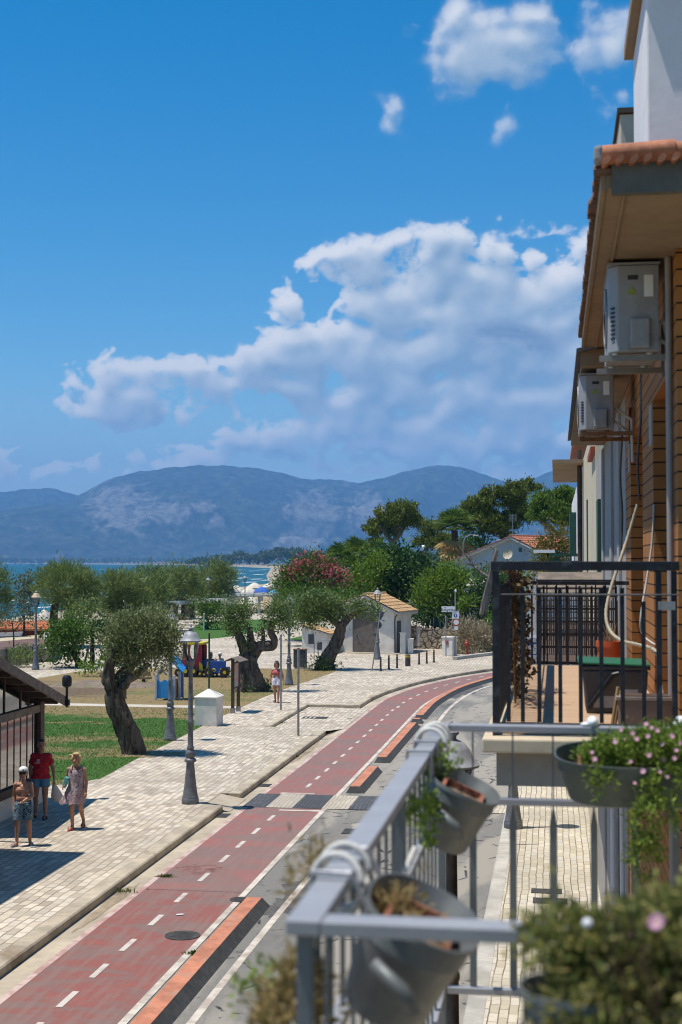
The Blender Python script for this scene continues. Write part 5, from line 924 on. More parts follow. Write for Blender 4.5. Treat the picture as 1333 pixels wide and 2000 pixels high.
mb = MB(); mb.slab([(X(353), Y0 - .25, Z(1256)), (X(401), Y0 - .25, Z(1254)), (X(401), Y0 + 1.15, Z(1254)), (X(353), Y0 + 1.15, Z(1256))], .12, (0, 0, 1)); mb.build('cab_roof', m_py, t, bevel=.02); mb = MB(); mb.bx(X(349), X(400), Y0, Y0 + .95, .2, .32); mb.build('engine_floor', m_brown, t)
mb = MB(); mb.tube([(X(345), Y0 + .45, .72), (X(362), Y0 + .45, .72)], .36, 16); mb.build('boiler', m_dgrey, t)
def wheel(px, z, r, y): mb = MB(); mb.tube([(X(px), y, z), (X(px), y - .08, z)], r, 18); w_ = mb.build('wheel', m_pk, t); mb = MB(); mb.tube([(X(px), y - .08, z), (X(px), y - .1, z)], r * .35, 10); mb.build('hub', m_py, w_)
for px, r in ((350, .22), (364, .3), (380, .3), (393, .18), (411, .24), (443, .26)): wheel(px, r + .02, r, Y0 - .13)
mb = MB(); mb.slab([(X(390), Y0 - .12, .12), (X(399), Y0 - .12, .12), (X(397), Y0 - .12, Z(1296)), (X(391), Y0 - .12, Z(1292))], .05, (0, -1, 0)); mb.slab([(X(404), Y0 - .12, .12), (X(412), Y0 - .12, .12), (X(413), Y0 - .12, Z(1290)), (X(407), Y0 - .12, Z(1292))], .05, (0, -1, 0)); mb.build('yellow_side', m_py, t)
mb = MB(); mb.bx(X(389), X(409), Y0 + .1, Y0 + .16, .5, Z(1289)); mb.build('seat_back', m_pdb, t, bevel=.02); mb = MB(); mb.bx(X(398), X(409), Y0 - .05, Y0 + .6, .36, .44); mb.build('seat', M('orange_seat', (.5, .2, .1), .6), t)
mb = MB(); mb.box(((X(412) + X(445)) / 2, Y0 - .1, (Z(1290) + .22) / 2), (X(445) - X(412), .06, Z(1290) - .22)); mb.build('wagon_front', m_pdb, t, bevel=.025); mb = MB(); mb.bx(X(412), X(445), Y0 - .05, Y0 + 1.0, .22, .3); mb.build('wagon_floor', m_pk, t); mb = MB(); mb.bx(X(413), X(444), Y0 + .5, Y0 + .95, .3, .5); mb.build('bench', m_pdb, t)
for px in (421, 437): mb = MB(); mb.lathe([(.1, 0), (.1, .02), (.07, .03)], n=16); me_ = mb.build('headlight', m_py, t, local=True); me_.rotation_euler = (PI / 2, 0, 0); me_.location = Vector((X(px), Y0 - .13, Z(1308))) - origin(t); mb = MB(); mb.lathe([(.05, .03), (.05, .035), (.01, .04)], n=12); mb.build('lens', m_pdb, me_, local=True)
mb = MB(); mb.bx(X(432), X(440), Y0 - .145, Y0 - .128, .27, .34); mb.build('number_plate', m_sw, t)
c = PP(281, 1326); t = thing('spring_rider', 'low brown play seat on the dirt behind the big olive trunk', 'play seat', (c.x, c.y - 8, 0)); q = G(281, 1334, 0); mb = MB(); mb.box(q + Vector((0, 0, .25)), (.75, .35, .1)); mb.box(q + Vector((.05, .1, .45)), (.5, .12, .22)); mb.build('seat', m_ptan, t); mb = MB(); mb.lathe([(.1, 0), (.1, .2)], q, 10); mb.build('spring', m_black, t)
# dirt hump
mb = MB(); n_, m_ = 26, 12; c = G(205, 1338, 0); vs = []
for j in range(m_):
    for i in range(n_): u, v = i / (n_ - 1) * 2 - 1, j / (m_ - 1) * 2 - 1; h = max(0, 1 - u * u) ** 1.2 * max(0, 1 - v * v) ** 1.2; vs.append((c.x + u * 2.6, c.y + v * 1.6, .0 + h * (.30 + .12 * math.sin(5 * u + 2 * v) + .06 * math.sin(11 * u))))
mb.add(vs, [(j * n_ + i, j * n_ + i + 1, (j + 1) * n_ + i + 1, (j + 1) * n_ + i) for j in range(m_ - 1) for i in range(n_ - 1)]); struct('earth_mound', mb, M('dry_earth', (.19, .14, .10), .95, .25, 3, bump=.8, stain=((.10, .14, .04), .7)), smooth='all')
# ---- pale blue house
m_bl = M('pale_blue_render', (.33, .40, .46), .85, .07, .6); m_rt = M('red_roof_tiles', (.36, .13, .075), .8, .25, 2.5, bump=.4); m_plum = M('plum_edge', (.20, .10, .10), .8)
hd = 118; ap = PD(1003, 1050, hd); t = thing('tiled_house', 'pale blue gabled house with a red tiled roof above the hedges', 'house', (ap.x, ap.y, -.3), R(-32)); za = ap.z + .3; wl, wr, L = 6.9, 2.7, 7.5; zl, zr_ = za - 2.25, za - 1.15
mb = MB(); mb.add([(-wl + .6, 0, 0), (wr - .25, 0, 0), (wr - .25, 0, zr_ + .05), (0, 0, za - .1), (-wl + .6, 0, zl + .1), (-wl + .6, L, 0), (wr - .25, L, 0), (wr - .25, L, zr_ + .05), (0, L, za - .1), (-wl + .6, L, zl + .1)], [(0, 1, 2, 3, 4), (9, 8, 7, 6, 5), (1, 6, 7, 2), (0, 4, 9, 5)]); mb.build('wall', m_bl, t, local=True)
mb = MB(); o = .45; mb.slab([(0, -o, za + .06), (wr, -o, zr_ + .06), (wr, L + o, zr_ + .06), (0, L + o, za + .06)], .16, (0, 0, 1)); mb.slab([(-wl, -o, zl + .06), (0, -o, za + .06), (0, L + o, za + .06), (-wl, L + o, zl + .06)], .16, (0, 0, 1)); rb = mb.build('roof_deck', m_wfas, t, local=True)
mb = MB(); tiled(mb, (wr + .05, -o - .04, zr_ + .10), (wr + .05, L + o, zr_ + .10), (0, L + o, za + .12), (0, -o - .04, za + .12), 22, 6, .07); tiled(mb, (-wl - .05, L + o, zl + .10), (-wl - .05, -o - .04, zl + .10), (0, -o - .04, za + .12), (0, L + o, za + .12), 22, 10, .07); mb.tube([(0, -o - .05, za + .15), (0, L + o, za + .15)], .11, 8); mb.build('roof_tiles', m_rt, t, local=True)
mb = MB(); mb.slab([(-wl, -o - .08, zl + .13), (0, -o - .08, za + .13), (0, -o, za + .13), (-wl, -o, zl + .13)], .07, (0, 0, 1)); mb.build('roof_edge', m_plum, t, local=True)
mb = MB(); mb.bx(.55, .85, -.03, 0, za - 1.2, za - .85); mb.build('vent', m_dgrey, t, local=True); mb = MB(); mb.slab([(-4.6, -1.6, 4.1), (-.9, -1.6, 4.6), (-.9, 0, 5.3), (-4.6, 0, 4.9)], .12, (0, 0, 1)); mb.build('porch_roof', m_wfas, t, local=True); mb = MB(); mb.bx(-4.4, -4.2, -1.5, -1.3, 0, 4.0); mb.build('porch_post', m_wfas, t, local=True)
mb = MB(); mb.bx(-3.6, -2.4, -.035, 0, 3.2, 4.4); mb.build('window', m_dgrey, t, local=True); mb = MB(); mb.box((-3.2, 4, za - .55), (1.6, .9, 1.0)); mb.build('chimney', m_wfas, t, local=True)
c = PD(1002, 1012, hd - 1); t2 = thing('aerial', 'tv aerial mast with a square grid above the house gable', 'aerial', (c.x, c.y, PD(1002, 1052, hd - 1).z)); mb = MB(); z_ = c.z - t2.location.z; mb.tube([(0, 0, -1.2), (0, 0, z_ + .3)], .03, 6); mb.build('mast', m_steel, t2, local=True); mb = MB(); [mb.tube([(-.3 + .1 * k, .05, z_ - .25), (-.3 + .1 * k, .05, z_ + .3)], .012, 4) for k in range(7)]; [mb.tube([(-.3, .05, z_ - .25 + .11 * k), (.3, .05, z_ - .25 + .11 * k)], .012, 4) for k in range(6)]; mb.build('grid', m_steel, t2, local=True)
c = PD(993, 1083, hd - 2); t2 = thing('satellite_dish', 'beige satellite dish in front of the house wall', 'satellite dish', c); mb = MB(); mb.lathe([(.01, 0), (.2, .02), (.34, .07), (.42, .12), (.42, .13), (.34, .085), (.2, .035), (.01, .015)], n=20); o_ = mb.build('dish', M('beige_dish', (.5, .42, .31), .6), t2, local=True, smooth=True); o_.rotation_euler = (R(78), 0, R(-20)); mb = MB(); mb.tube([(0, .1, 0), (0, .25, -.5), (.9, .5, -.55)], .025, 6); mb.tube([(0, 0, -.05), (.05, -.45, -.12)], .015, 5); mb.build('arm', m_steel, t2, local=True)
# street light with a curved arm beyond the hedges, thin masts
t2 = thing('road_light', 'tall curved arm road light rising from the trees near the palm', 'street light', PD(905, 1100, 135)); mb = MB(); mb.tube([PD(905, 1100, 135), PD(905, 1062, 135), PD(909, 1050, 135), PD(920, 1044, 135), PD(928, 1045, 135)], .05, 6); mb.build('mast', m_steel, t2); mb = MB(); mb.box(PD(930, 1045.5, 135), (.5, .2, .1)); mb.build('lamp_head', m_ww, t2)
t2 = thing('globe_lamp', 'white globe garden lamp above the dark round tree', 'garden lamp', PD(829, 1100, 120)); mb = MB(); mb.tube([PD(829, 1100, 120), PD(829, 1071, 120)], .04, 6); mb.build('post', m_steel, t2); mb = MB(); mb.ball(PD(827, 1069, 120), .2); mb.build('globe', m_sw, t2, smooth='all')
# far shore buildings
m_fw = M('far_white_wall', (.62, .58, .52), .8, .12, .05); m_fr = M('far_red_roof', (.35, .16, .10), .8, .1, .05); rs = random.Random(3); proto = None
spots = [(x + rs.uniform(-4, 4), 7300 - 2 * x) for x in range(4, 310, 11)] + [(x + rs.uniform(-2, 2), 5200 - (x - 310) * 12) for x in range(312, 442, 8)] + [(x + rs.uniform(-2, 2), 2750 + rs.uniform(-150, 150)) for x in range(444, 545, 7)]
for k, (px, d) in enumerate(spots):
    c = PD(px, 1098, d); sc = d / F * rs.uniform(.7, 1.5); wl_ = rs.choice([2.2, 3, 4, 6]); 
    if proto is None:
        proto = thing('seaside_building', 'tiny white building along the far shore', 'building', (c.x, c.y, -.3), 0, 'tiny white buildings along the far shore'); mb = MB(); mb.box((0, 0, .75), (3, 2, 1.5)); mb.build('wall', m_fw, proto, local=True); mb = MB(); mb.add([(-1.6, -1.1, 1.5), (1.6, -1.1, 1.5), (1.6, 1.1, 1.5), (-1.6, 1.1, 1.5), (-1.6, 0, 2.0), (1.6, 0, 2.0)], [(0, 1, 5, 4), (2, 3, 4, 5), (0, 4, 3), (1, 2, 5), (0, 3, 2, 1)]); mb.build('roof', m_fr, proto, local=True); o_ = proto
    else: o_ = dup_thing(proto, (c.x, c.y, -.3), rs.uniform(-.3, .3), proto['label'])
    o_.scale = (sc * wl_ / 3, sc, sc * rs.uniform(.7, 1.4))
c = PD(657, 1085, 900); t2 = thing('white_tower_house', 'small white building with a turret above the oleander', 'building', (c.x, c.y, 0)); mb = MB(); mb.bx(-3, 3, -3, 3, -5, c.z + 1); mb.build('wall', m_fw, t2, local=True); mb = MB(); mb.lathe([(1.1, c.z + 1), (1.1, c.z + 3), (.8, c.z + 3.6), (.1, c.z + 4.6)], n=10); mb.build('turret', m_fw, t2, local=True)
# ================================================================ facades on the right
def brickmat():
    t = NT('ochre_brick'); p = t.pos(); s = t.sep(p); v = t.comb(t.math('ADD', s[0], s[1]), s[2], 0.0)
    b = t.n('ShaderNodeTexBrick'); t.l(v, b.inputs['Vector']); b.inputs['Scale'].default_value = 1; b.inputs['Brick Width'].default_value = 5.0; b.inputs['Row Height'].default_value = .105; b.inputs['Mortar Size'].default_value = .006; b.inputs['Mortar Smooth'].default_value = .3; b.inputs['Bias'].default_value = 0
    b.inputs['Color1'].default_value = (.37, .150, .042, 1); b.inputs['Color2'].default_value = (.46, .20, .056, 1); b.inputs['Mortar'].default_value = (.03, .018, .012, 1)
    f = t.noise(p, 3, 6, .65); g = t.noise(p, 40, 3); col = t.mix(t.math('MULTIPLY', t.rng(f, .45, .7), .55), b.outputs['Color'], (.27, .12, .05), 'MIX'); col = t.mix(t.math('MULTIPLY', g, .25), col, (.2, .1, .05)); col = t.mix(b.outputs['Fac'], col, (.03, .018, .012))
    return t.done(t.bsdf(col, .8, 0, .25, t.bump(t.math('ADD', t.math('MULTIPLY', b.outputs['Fac'], -1), t.math('MULTIPLY', g, .2)), .9, .015)))
m_brick = brickmat(); m_soff = M('beige_soffit', (.29, .205, .125), .85, .12, 1.2, bump=.2, stain=((.19, .14, .09), .5)); m_plas = M('grey_plaster', (.36, .335, .31), .85, .08, .8, bump=.2, stain=((.31, .28, .26), .5)); m_creamw = M('cream_plaster', (.58, .49, .34), .85, .08, .8, bump=.2); m_whw = M('white_plaster', (.74, .71, .71), .85, .07, 1.2, bump=.5, stain=((.52, .49, .47), .45))
m_terr = M('terracotta_tiles', (.42, .16, .08), .8, .3, 5, bump=.5, stain=((.2, .12, .08), .5)); m_dter = M('weathered_dark_tiles', (.14, .08, .055), .85, .3, 5, bump=.5); m_mort = M('grey_mortar', (.33, .31, .29), .9, .2, 12, bump=.6); m_fasg = M('grey_green_fascia', (.12, .112, .092), .8, .15, 3)
m_door = M('dark_door', (.05, .035, .025), .5); m_pipe = M('grey_pipe', (.30, .28, .27), .5, .12, 4); m_green = M('dark_green_paint', (.012, .06, .04), .5, .2, 5); m_redp = M('red_tile_strip', (.30, .06, .03), .7)
def wallthing(name, label, c): return thing(name, label, 'building', c)
t = wallthing('brick_building', 'ochre brick house at the right edge with a tiled eave and a white chimney block', (.75, 9, 0))
XF = .75; XB = 1.02; zt, zl = 7.9, 7.2
mb = MB(); mb.bx(XF, 1.6, 9.0, 9.34, 0, zt); mb.bx(XF, 1.6, 11.2, 12.56, 4.7, zl); mb.bx(XF, 1.6, 14.5, 15.6, 4.7, zl); mb.bx(XF, 1.6, 9.34, 15.6, zl, zt); mb.bx(XF, 1.6, 9.34, 15.6, 0, 4.7); mb.build('wall', m_brick, t)
for y0, y1 in ((9.34, 11.2), (12.56, 14.5)):
    mb = MB(); mb.bx(XB, XB + .05, y0, y1, 4.7, zl); d_ = mb.build('door', m_door, t); mb = MB(); mb.bx(XB - .04, XB, y0, y0 + .12, 4.9, zl); mb.bx(XB - .04, XB, y1 - .12, y1, 4.9, zl); mb.bx(XB - .04, XB, (y0 + y1) / 2 - .06, (y0 + y1) / 2 + .06, 4.9, zl); mb.build('door_frame', m_brown, d_)
    mb = MB(); mb.bx(XF - .012, XB, y1 + .002, y1 + .3, zl - .34, zl - .02); mb.build('lintel_stone', m_plas, t)
mb = MB(); mb.bx(.27, 1.6, 7.5, 13.05, 7.903, 7.98); mb.build('soffit', m_soff, t); mb = MB(); mb.bx(.3, 1.6, 7.44, 7.497, 7.86, 8.03); mb.build('gable_fascia', m_fasg, t); mb = MB(); mb.bx(.245, .268, 7.5, 13.05, 7.89, 8.0); mb.bx(.36, .375, 7.6, 13.0, 7.885, 7.90); mb.build('eave_board', m_soff, t)
mb = MB()
for i in range(72):
    y = 7.5 + i * .077; j = random.uniform(-.012, .012); z = 8.0 + random.uniform(-.008, .008); mb.tube([(.215 + j * .6 - (.015 if 8 < i < 13 else 0), y, z), (1.2, y, z + .02)], [.034, .03], 8, sx=.8)
eav = mb.build('eave_tiles', m_dter, t, smooth=True)
mb = MB()
mb.tube([(.25, 7.44, 8.062), (.62, 7.44, 8.075)], [.05, .056], 12); mb.tube([(.6, 7.45, 8.07), (1.1, 7.45, 8.085)], [.05, .056], 12)
for i in range(14): mb.tube([(.27 + i * .07, 7.38, 8.022 + .004 * (i % 2)), (.27 + i * .07, 7.75, 8.03)], [.03, .03], 8, sx=.6)
mb.build('verge_tiles', m_terr, t, smooth=True); mb = MB(); mb.box((.232, 7.44, 8.062), (.05, .1, .09)); mb.build('mortar_end', m_mort, t, bevel=.02)
mb = MB(); mb.bx(.5, 2, 7.75, 9.0, 8.05, 9.12); ch = mb.build('chimney', m_whw, t, bevel=.012); mb = MB(); mb.bx(.445, 2, 7.69, 9.06, 9.123, 9.2); mb.build('chimney_cap', m_soff, ch); mb = MB(); mb.bx(.48, 1.2, 10.4, 11.9, 8.1, 9.2); ch = mb.build('chimney', M('cream_chimney', (.50, .42, .33), .85, .1, 2), t, bevel=.01); mb = MB(); mb.bx(.46, 1.22, 10.38, 11.92, 9.203, 9.24); mb.build('chimney_cap', m_brown, ch)
mb = MB(); mb.tube([(.722, 9.24, 0), (.722, 9.24, 7.9)], .022, 10); mb.build('downpipe', m_pipe, t, smooth=True)
for k, (x, y, r, m) in enumerate([(.715, 15.2, .03, m_pipe), (.70, 16.0, .035, m_whw), (.70, 17.6, .045, m_ww)]): pass
# second (grey), third (cream), fourth (white) houses
t = wallthing('plaster_house', 'grey plastered house next after the ochre brick one', (.75, 16, 0))
mb = MB(); mb.bx(XF + .003, 1.6, 15.604, 26.6, 0, 7.76); mb.build('wall', m_plas, t); mb = MB(); mb.bx(.25, 1.6, 13.2, 22.6, 7.78, 7.86); mb.build('soffit', m_soff, t); mb = MB(); mb.bx(.235, 1.5, 13.14, 13.197, 7.74, 7.9); mb.build('gable_fascia', m_soff, t)
mb = MB(); mb.slab([(.2, 13.1, 7.9), (.2, 22.7, 7.9), (1.5, 22.7, 8.2), (1.5, 13.1, 8.2)], .04, (0, 0, 1)); mb.build('roof', m_dgrey, t)
for y0, y1 in ((16.6, 17.2), (18.9, 19.6), (22.2, 22.9)): mb = MB(); mb.bx(XF - .03, XF, y0, y1, 0, 7.7); mb.build('pilaster', m_plas, t)
mb = MB(); mb.bx(XF - .05, XF - .001, 24.0, 24.9, 4.9, 7.0); mb.build('shutter', m_green, t)
mb = MB(); mb.bx(-.3, XF, 15.0, 26.4, 4.72, 4.86); mb.build('balcony_slab', m_brown, t)
for y, r, m in ((15.9, .025, m_whw), (17.0, .03, m_pipe), (18.4, .035, m_whw)): mb = MB(); mb.tube([(XF - .05, y, 0), (XF - .05, y, 4.7)], r, 9); mb.build('drainpipe', m, t, smooth=True)
t = wallthing('plaster_house', 'cream plastered house with a brown downpipe, third along the facades', (.75, 33, 0)); mb = MB(); mb.bx(XF, 1.6, 26.604, 40, 0, 8.7); mb.build('wall', m_creamw, t); mb = MB(); mb.bx(.66, XF, 27, 29.6, 8.0, 8.12); mb.build('tile_strip', m_redp, t); mb = MB(); mb.bx(XF - .03, XF - .002, 33.4, 33.7, 4.9, 7.4); mb.build('shutter', m_dgrey, t)
mb = MB(); mb.tube([(.66, 39.2, 0), (.66, 39.2, 9.0)], .065, 10); mb.build('downpipe', m_brown, t, smooth=True)
t = wallthing('plaster_house', 'white house at the far end with a flat canopy and green shutters', (.75, 52, 0)); mb = MB(); mb.bx(XF, 1.6, 42, 66, 0, 8.6); mb.build('wall', m_whw, t); mb = MB(); mb.bx(-.07, .74, 38.2, 47.5, 8.58, 8.68); mb.build('canopy', m_soff, t); mb = MB(); mb.slab([(.48, 41, 9.35), (.48, 50, 9.35), (1.2, 50, 9.7), (1.2, 41, 9.7)], .12, (0, 0, 1)); mb.build('roof', m_terr, t)
mb = MB(); mb.bx(.52, .74, 52, 54.6, 6.2, 7.75); mb.build('shutter', m_green, t); mb = MB(); mb.bx(-.3, .8, 48, 60, 5.3, 5.42); mb.build('balcony_slab', m_dgrey, t); mb = MB(); mb.bx(-.2, .74, 48.3, 48.34, 5.43, 6.0); mb.build('green_panel', m_green, t)
g = MB(); g.bx(-.28, .8, 48, 48.06, 6.14, 6.24); g.bx(-.28, -.22, 48, 59, 6.14, 6.24)
for i in range(9): g.bx(-.27 + i * .125, -.24 + i * .125, 48.01, 48.05, 5.42, 6.14)
g.bx(-.1, .14, 48.06, 48.09, 5.45, 6.1); g.build('balcony_railing', m_green, t)
mb = MB(); mb.bx(-.72, -.02, 47.5, 47.75, 6.26, 6.36); mb.build('awning_case', m_sw, t)
# air conditioners
m_ac = M('air_conditioner_white', (.29, .295, .31), .55, .07, 4, stain=((.19, .17, .145), .5)); m_acd = M('dark_slot', (.03, .03, .035), .6); m_brk = M('bracket_steel', (.24, .23, .215), .5, .15, 6)
def aircon(x0, x1, y0, y1, z0, z1, lab, brk, wall=.75, rust=False):
    t = thing('air_conditioner', lab, 'air conditioner', ((x0 + x1) / 2, (y0 + y1) / 2, z0), group='air conditioners hung on the facades'); c = .065
    mb = MB(); mb.prism([(x0, y0 + c), (x0 + c * .9, y0), (x1, y0), (x1, y1), (x0, y1)], z0, z1); mb.build('casing', m_ac, t, bevel=.008); w, h = x1 - x0, z1 - z0
    mb = MB(); mb.bx(x0 - .006, x1 + .006, y0 - .006, y1, z1 + .002, z1 + .016); mb.build('lid', m_ac, t)
    mb = MB(); mb.bx(x0 + .42 * w, x1 - .06, y0 - .035, y0 - .002, z0 + .02, z0 + .38 * h); mb.build('valve_cover', m_ac, t, bevel=.012)
    mb = MB()
    for i in range(8): z = z0 + h * (.16 + .05 * i); mb.box((x0 + c * .42, y0 + c * .48, z), (.03, .012, .012), rz=-PI / 4)
    mb.build('side_slots', m_acd, t)
    mb = MB(); mb.bx(x0 + .70 * w, x0 + .88 * w, y0 - .004, y0 - .001, z0 + .63 * h, z0 + .88 * h); mb.build('sticker', m_sw, t); mb = MB(); mb.bx(x0 + .38 * w, x0 + .58 * w, y0 - .005, y0 - .001, z0 + .83 * h, z0 + .88 * h); mb.build('handle_slot', m_acd, t)
    mb = MB(); q = x0 + .46 * w; mb.add([(q - .03, y0 - .004, z0 + .66 * h), (q + .03, y0 - .004, z0 + .66 * h), (q, y0 - .004, z0 + .76 * h), (q - .03, y0 - .001, z0 + .66 * h), (q + .03, y0 - .001, z0 + .66 * h), (q, y0 - .001, z0 + .76 * h)], [(0, 1, 2), (5, 4, 3), (0, 3, 4, 1), (1, 4, 5, 2), (2, 5, 3, 0)]); mb.build('warning_label', M('label_green', (.25, .3, .06), .6), t)
    mb = MB(); mb.lathe([(.2, 0), (.2, .012), (.17, .012), (.165, 0)], n=24)
    for k in range(1, 6): mb.lathe([(.03 * k, .004), (.03 * k + .006, .004), (.03 * k + .006, .01), (.03 * k, .01)], n=24)
    f_ = mb.build('fan_grille', m_ac, t, local=True); f_.rotation_euler = (0, -PI / 2, 0); f_.location = Vector((x0 - .002, (y0 + y1) / 2, (z0 + z1) / 2)) - origin(t)
    for y in (y0 + .08, y1 - .08):
        mb = MB(); mb.bx(brk, wall - .025, y - .02, y + .02, z0 - .05, z0 - .012); mb.bx(wall - .025, wall, y - .03, y + .03, z0 - .08, z0 + .28); mb.build('bracket', m_rust if rust else m_brk, t)
        for x in (x0 + .04, x1 - .06): mb = MB(); mb.lathe([(.022, z0 - .012), (.022, z0)], (x, y, 0), 8); mb.build('rubber_foot', m_sw if not rust else m_rust, t)
    mb = MB(); mb.tube([(x1 - .02, y0 + .06, z0 + .18), (x1 + .03, y0 + .06, z0 + .2), (wall - .03, y0 + .1, z0 + .1), (wall - .02, y0 + .1, z0 - .3)], .016, 7); mb.tube([(x1 - .02, y0 + .06, z0 + .1), (x1 + .05, y0 + .05, z0 + .05), (wall - .03, y0 + .16, z0 - .02), (wall - .02, y0 + .16, z0 - .3)], .013, 7); mb.build('refrigerant_pipe', m_wfas, t, smooth=True)
    return t
aircon(.347, .667, 9.26, 10.05, 7.30, 7.86, 'nearest white air conditioner on its bracket under the tiled eave', .29); aircon(.232, .55, 13.6, 14.4, 7.20, 7.72, 'farther air conditioner on a rusty bracket below the grey house eave', .245, rust=True)
# ---- black balcony
m_slab = M('cream_stone_slab', (.52, .42, .29), .75, .15, 2, bump=.2, stain=((.34, .26, .17), .4)); m_beam = M('grey_render_beam', (.27, .24, .21), .85, .12, 2, bump=.3)
t_ = NT('terrace_tiles'); p = t_.pos(); s_ = t_.sep(p); b_ = t_.n('ShaderNodeTexBrick'); t_.l(t_.comb(s_[0], s_[1], 0.0), b_.inputs['Vector']); b_.inputs['Scale'].default_value = 1; b_.inputs['Brick Width'].default_value = .6; b_.inputs['Row Height'].default_value = .1; b_.inputs['Mortar Size'].default_value = .004; b_.inputs['Color1'].default_value = (.46, .30, .18, 1); b_.inputs['Color2'].default_value = (.52, .36, .22, 1); b_.inputs['Mortar'].default_value = (.3, .19, .11, 1); m_tile = t_.done(t_.bsdf(t_.mix(t_.math('MULTIPLY', t_.noise(t_.map(p, (2, 14, 1)), 3, 4), .5), b_.outputs['Color'], (.36, .23, .14)), .6))
ZF = 4.9; YA, YB = 8.72, 14.6; XR = -.36
t = thing('balcony', 'balcony with a black bar railing and beige plank tiles on the brick house', 'balcony', (.2, 11.6, 4.6))
mb = MB(); mb.bx(-.44, XF - .003, 8.55, 14.75, ZF - .085, ZF); mb.build('slab', m_slab, t, bevel=.012); mb = MB(); mb.bx(-.36, XF - .003, 8.7, 14.6, 4.6, ZF - .088); mb.build('beam', m_beam, t); mb = MB(); mb.bx(-.33, XF - .02, 8.8, 14.55, ZF + .001, ZF + .008); mb.build('floor_tiles', m_tile, t)
m_blk2 = M('worn_black_paint', (.016, .018, .024), .55, .3, 14, .2, stain=((.16, .17, .19), .25))
def rail(x0, x1, y0, y1, z0, z1, nm): mb = MB(); mb.bx(x0, x1, y0, y1, z0, z1); return mb.build(nm, m_blk2, t, bevel=.004)
rail(XR - .03, .73, YA - .03, YA + .03, 5.9, 5.955, 'top_rail'); rail(XR - .03, XR + .03, YA + .033, YB, 5.9, 5.955, 'top_rail'); rail(XR + .033, .73, YB - .02, YB + .02, 5.72, 5.76, 'top_rail')
rail(XR - .012, .73, YA - .012, YA + .012, ZF + .05, ZF + .08, 'lower_rail'); rail(XR - .012, XR + .012, YA + .015, YB, ZF + .05, ZF + .08, 'lower_rail')
mb = MB(); mb.tube([(XR, YA - .014, 5.755), (.73, YA - .014, 5.755)], .0055, 6); mb.tube([(XR - .014, YA, 5.755), (XR - .014, YB, 5.755)], .007, 6); mb.build('wire', M('dull_wire', (.10, .10, .105), .7), t)
for x, y in ((XR, YA), (XR, YB), (.7, YA), (.61, YA)): mb = MB(); w = .016 if x > 0 else .022; mb.bx(x - w, x + w, y - w, y + w, ZF - .04 if y == YA and x < 0 else ZF, 5.898); mb.build('post', m_blk2, t)
mb = MB(); mb.box((0, 0, .405), (.024, .024, .81)); b0 = mb.build('baluster', m_blk2, t, local=True); b0.location = Vector((-.2, YA, ZF + .085)) - origin(t)
for x in (-.285, -.1, .025, .147, .27, .395, .52): inst(b0, Vector((x, YA, ZF + .085)) - origin(t), scale=(1, 1, 1.0 if x != .52 else .9))
for i in range(1, 48): inst(b0, Vector((XR, YA + .122 * i, ZF + .085)) - origin(t))
mb = MB(); mb.box((0, 0, .4), (.02, .02, .8)); b1 = mb.build('baluster', m_blk2, t, local=True); b1.location = Vector((-.24, YB, ZF + .01)) - origin(t)
for i in range(1, 8): inst(b1, Vector((-.24 + .12 * i, YB, ZF + .01)) - origin(t))
mb = MB(); mb.box((.655, YA - .02, 5.69), (.1, .02, .05)); mb.build('clamp', m_steel, t)
# things on the black balcony
def twig(mb, c, n, h, sp, r=.003):
    for k in range(n): a = random.uniform(0, 2 * PI); e = Vector((math.cos(a) * sp * random.random(), math.sin(a) * sp * random.random(), h * random.uniform(.5, 1))); c0 = Vector(c) + Vector((math.cos(a), math.sin(a), 0)) * sp * .3; mb.tube([c0, c0 + e * .5 + Vector((random.uniform(-.02, .02), 0, 0)), c0 + e], [r, r, r * .5], 4)
L_dead = LM('dead_vine_leaves', (.03, .018, .009), (.08, .052, .026), (.17, .125, .07), .2, .8, dry=(.42, .38, .3))
o_ = thing('dry_vine', 'dried brown vine hanging inside the black railing', 'plant', (-.3, 11.2, 5.0)); P, A = crown_pts([((-.30, 10.5, 5.45), (.05, .3, .5)), ((-.28, 11.6, 5.4), (.06, .5, .5)), ((-.29, 11.0, 5.1), (.07, .5, .25))], 170, 8, .03, hollow=.2, out=.3, upb=-.4, low=.3); V, Q = leaf_quads(P, A, RNG.uniform(.03, .07, len(P)), RNG.uniform(.02, .04, len(P))); np_mesh('foliage', V, Q, L_dead, o_); mb = MB(); [mb.tube([(-.33, 10.2 + .3 * k, 5.9), (-.3, 10.3 + .3 * k, 5.5), (-.29, 10.25 + .3 * k, 4.95)], .008, 5) for k in range(6)]; mb.build('stems', m_brown, o_)
c = (.405, 10.25, ZF + .009); o_ = thing('storage_bin', 'dark storage bin with a green lid on the black balcony', 'bin', c); m_bin = M('dark_grey_plastic', (.06, .06, .065), .5, .15, 5)
mb = MB(); mb.box((0, 0, .15), (.4, .5, .3), taper=1.1); mb.build('body', m_bin, o_, local=True, bevel=.015); mb = MB(); mb.box((0, -.0, .315), (.47, .56, .03)); mb.build('rim', m_bin, o_, local=True, bevel=.01); mb = MB(); mb.box((-.01, 0, .341), (.49, .58, .018), ry=.03); mb.build('lid', M('green_plastic', (.02, .13, .07), .45, .1), o_, local=True, bevel=.01)
mb = MB(); mb.tube([(-.19, -.30, .04), (-.02, -.305, .27), (.02, -.305, .28)], .016, 7); mb.build('handle', m_black, o_, local=True); mb = MB(); mb.box((-.08, -.254, .12), (.14, .012, .16)); mb.box((.1, -.258, .13), (.1, .012, .14)); mb.build('panel', M('grey_plastic', (.34, .34, .36), .5), o_, local=True)
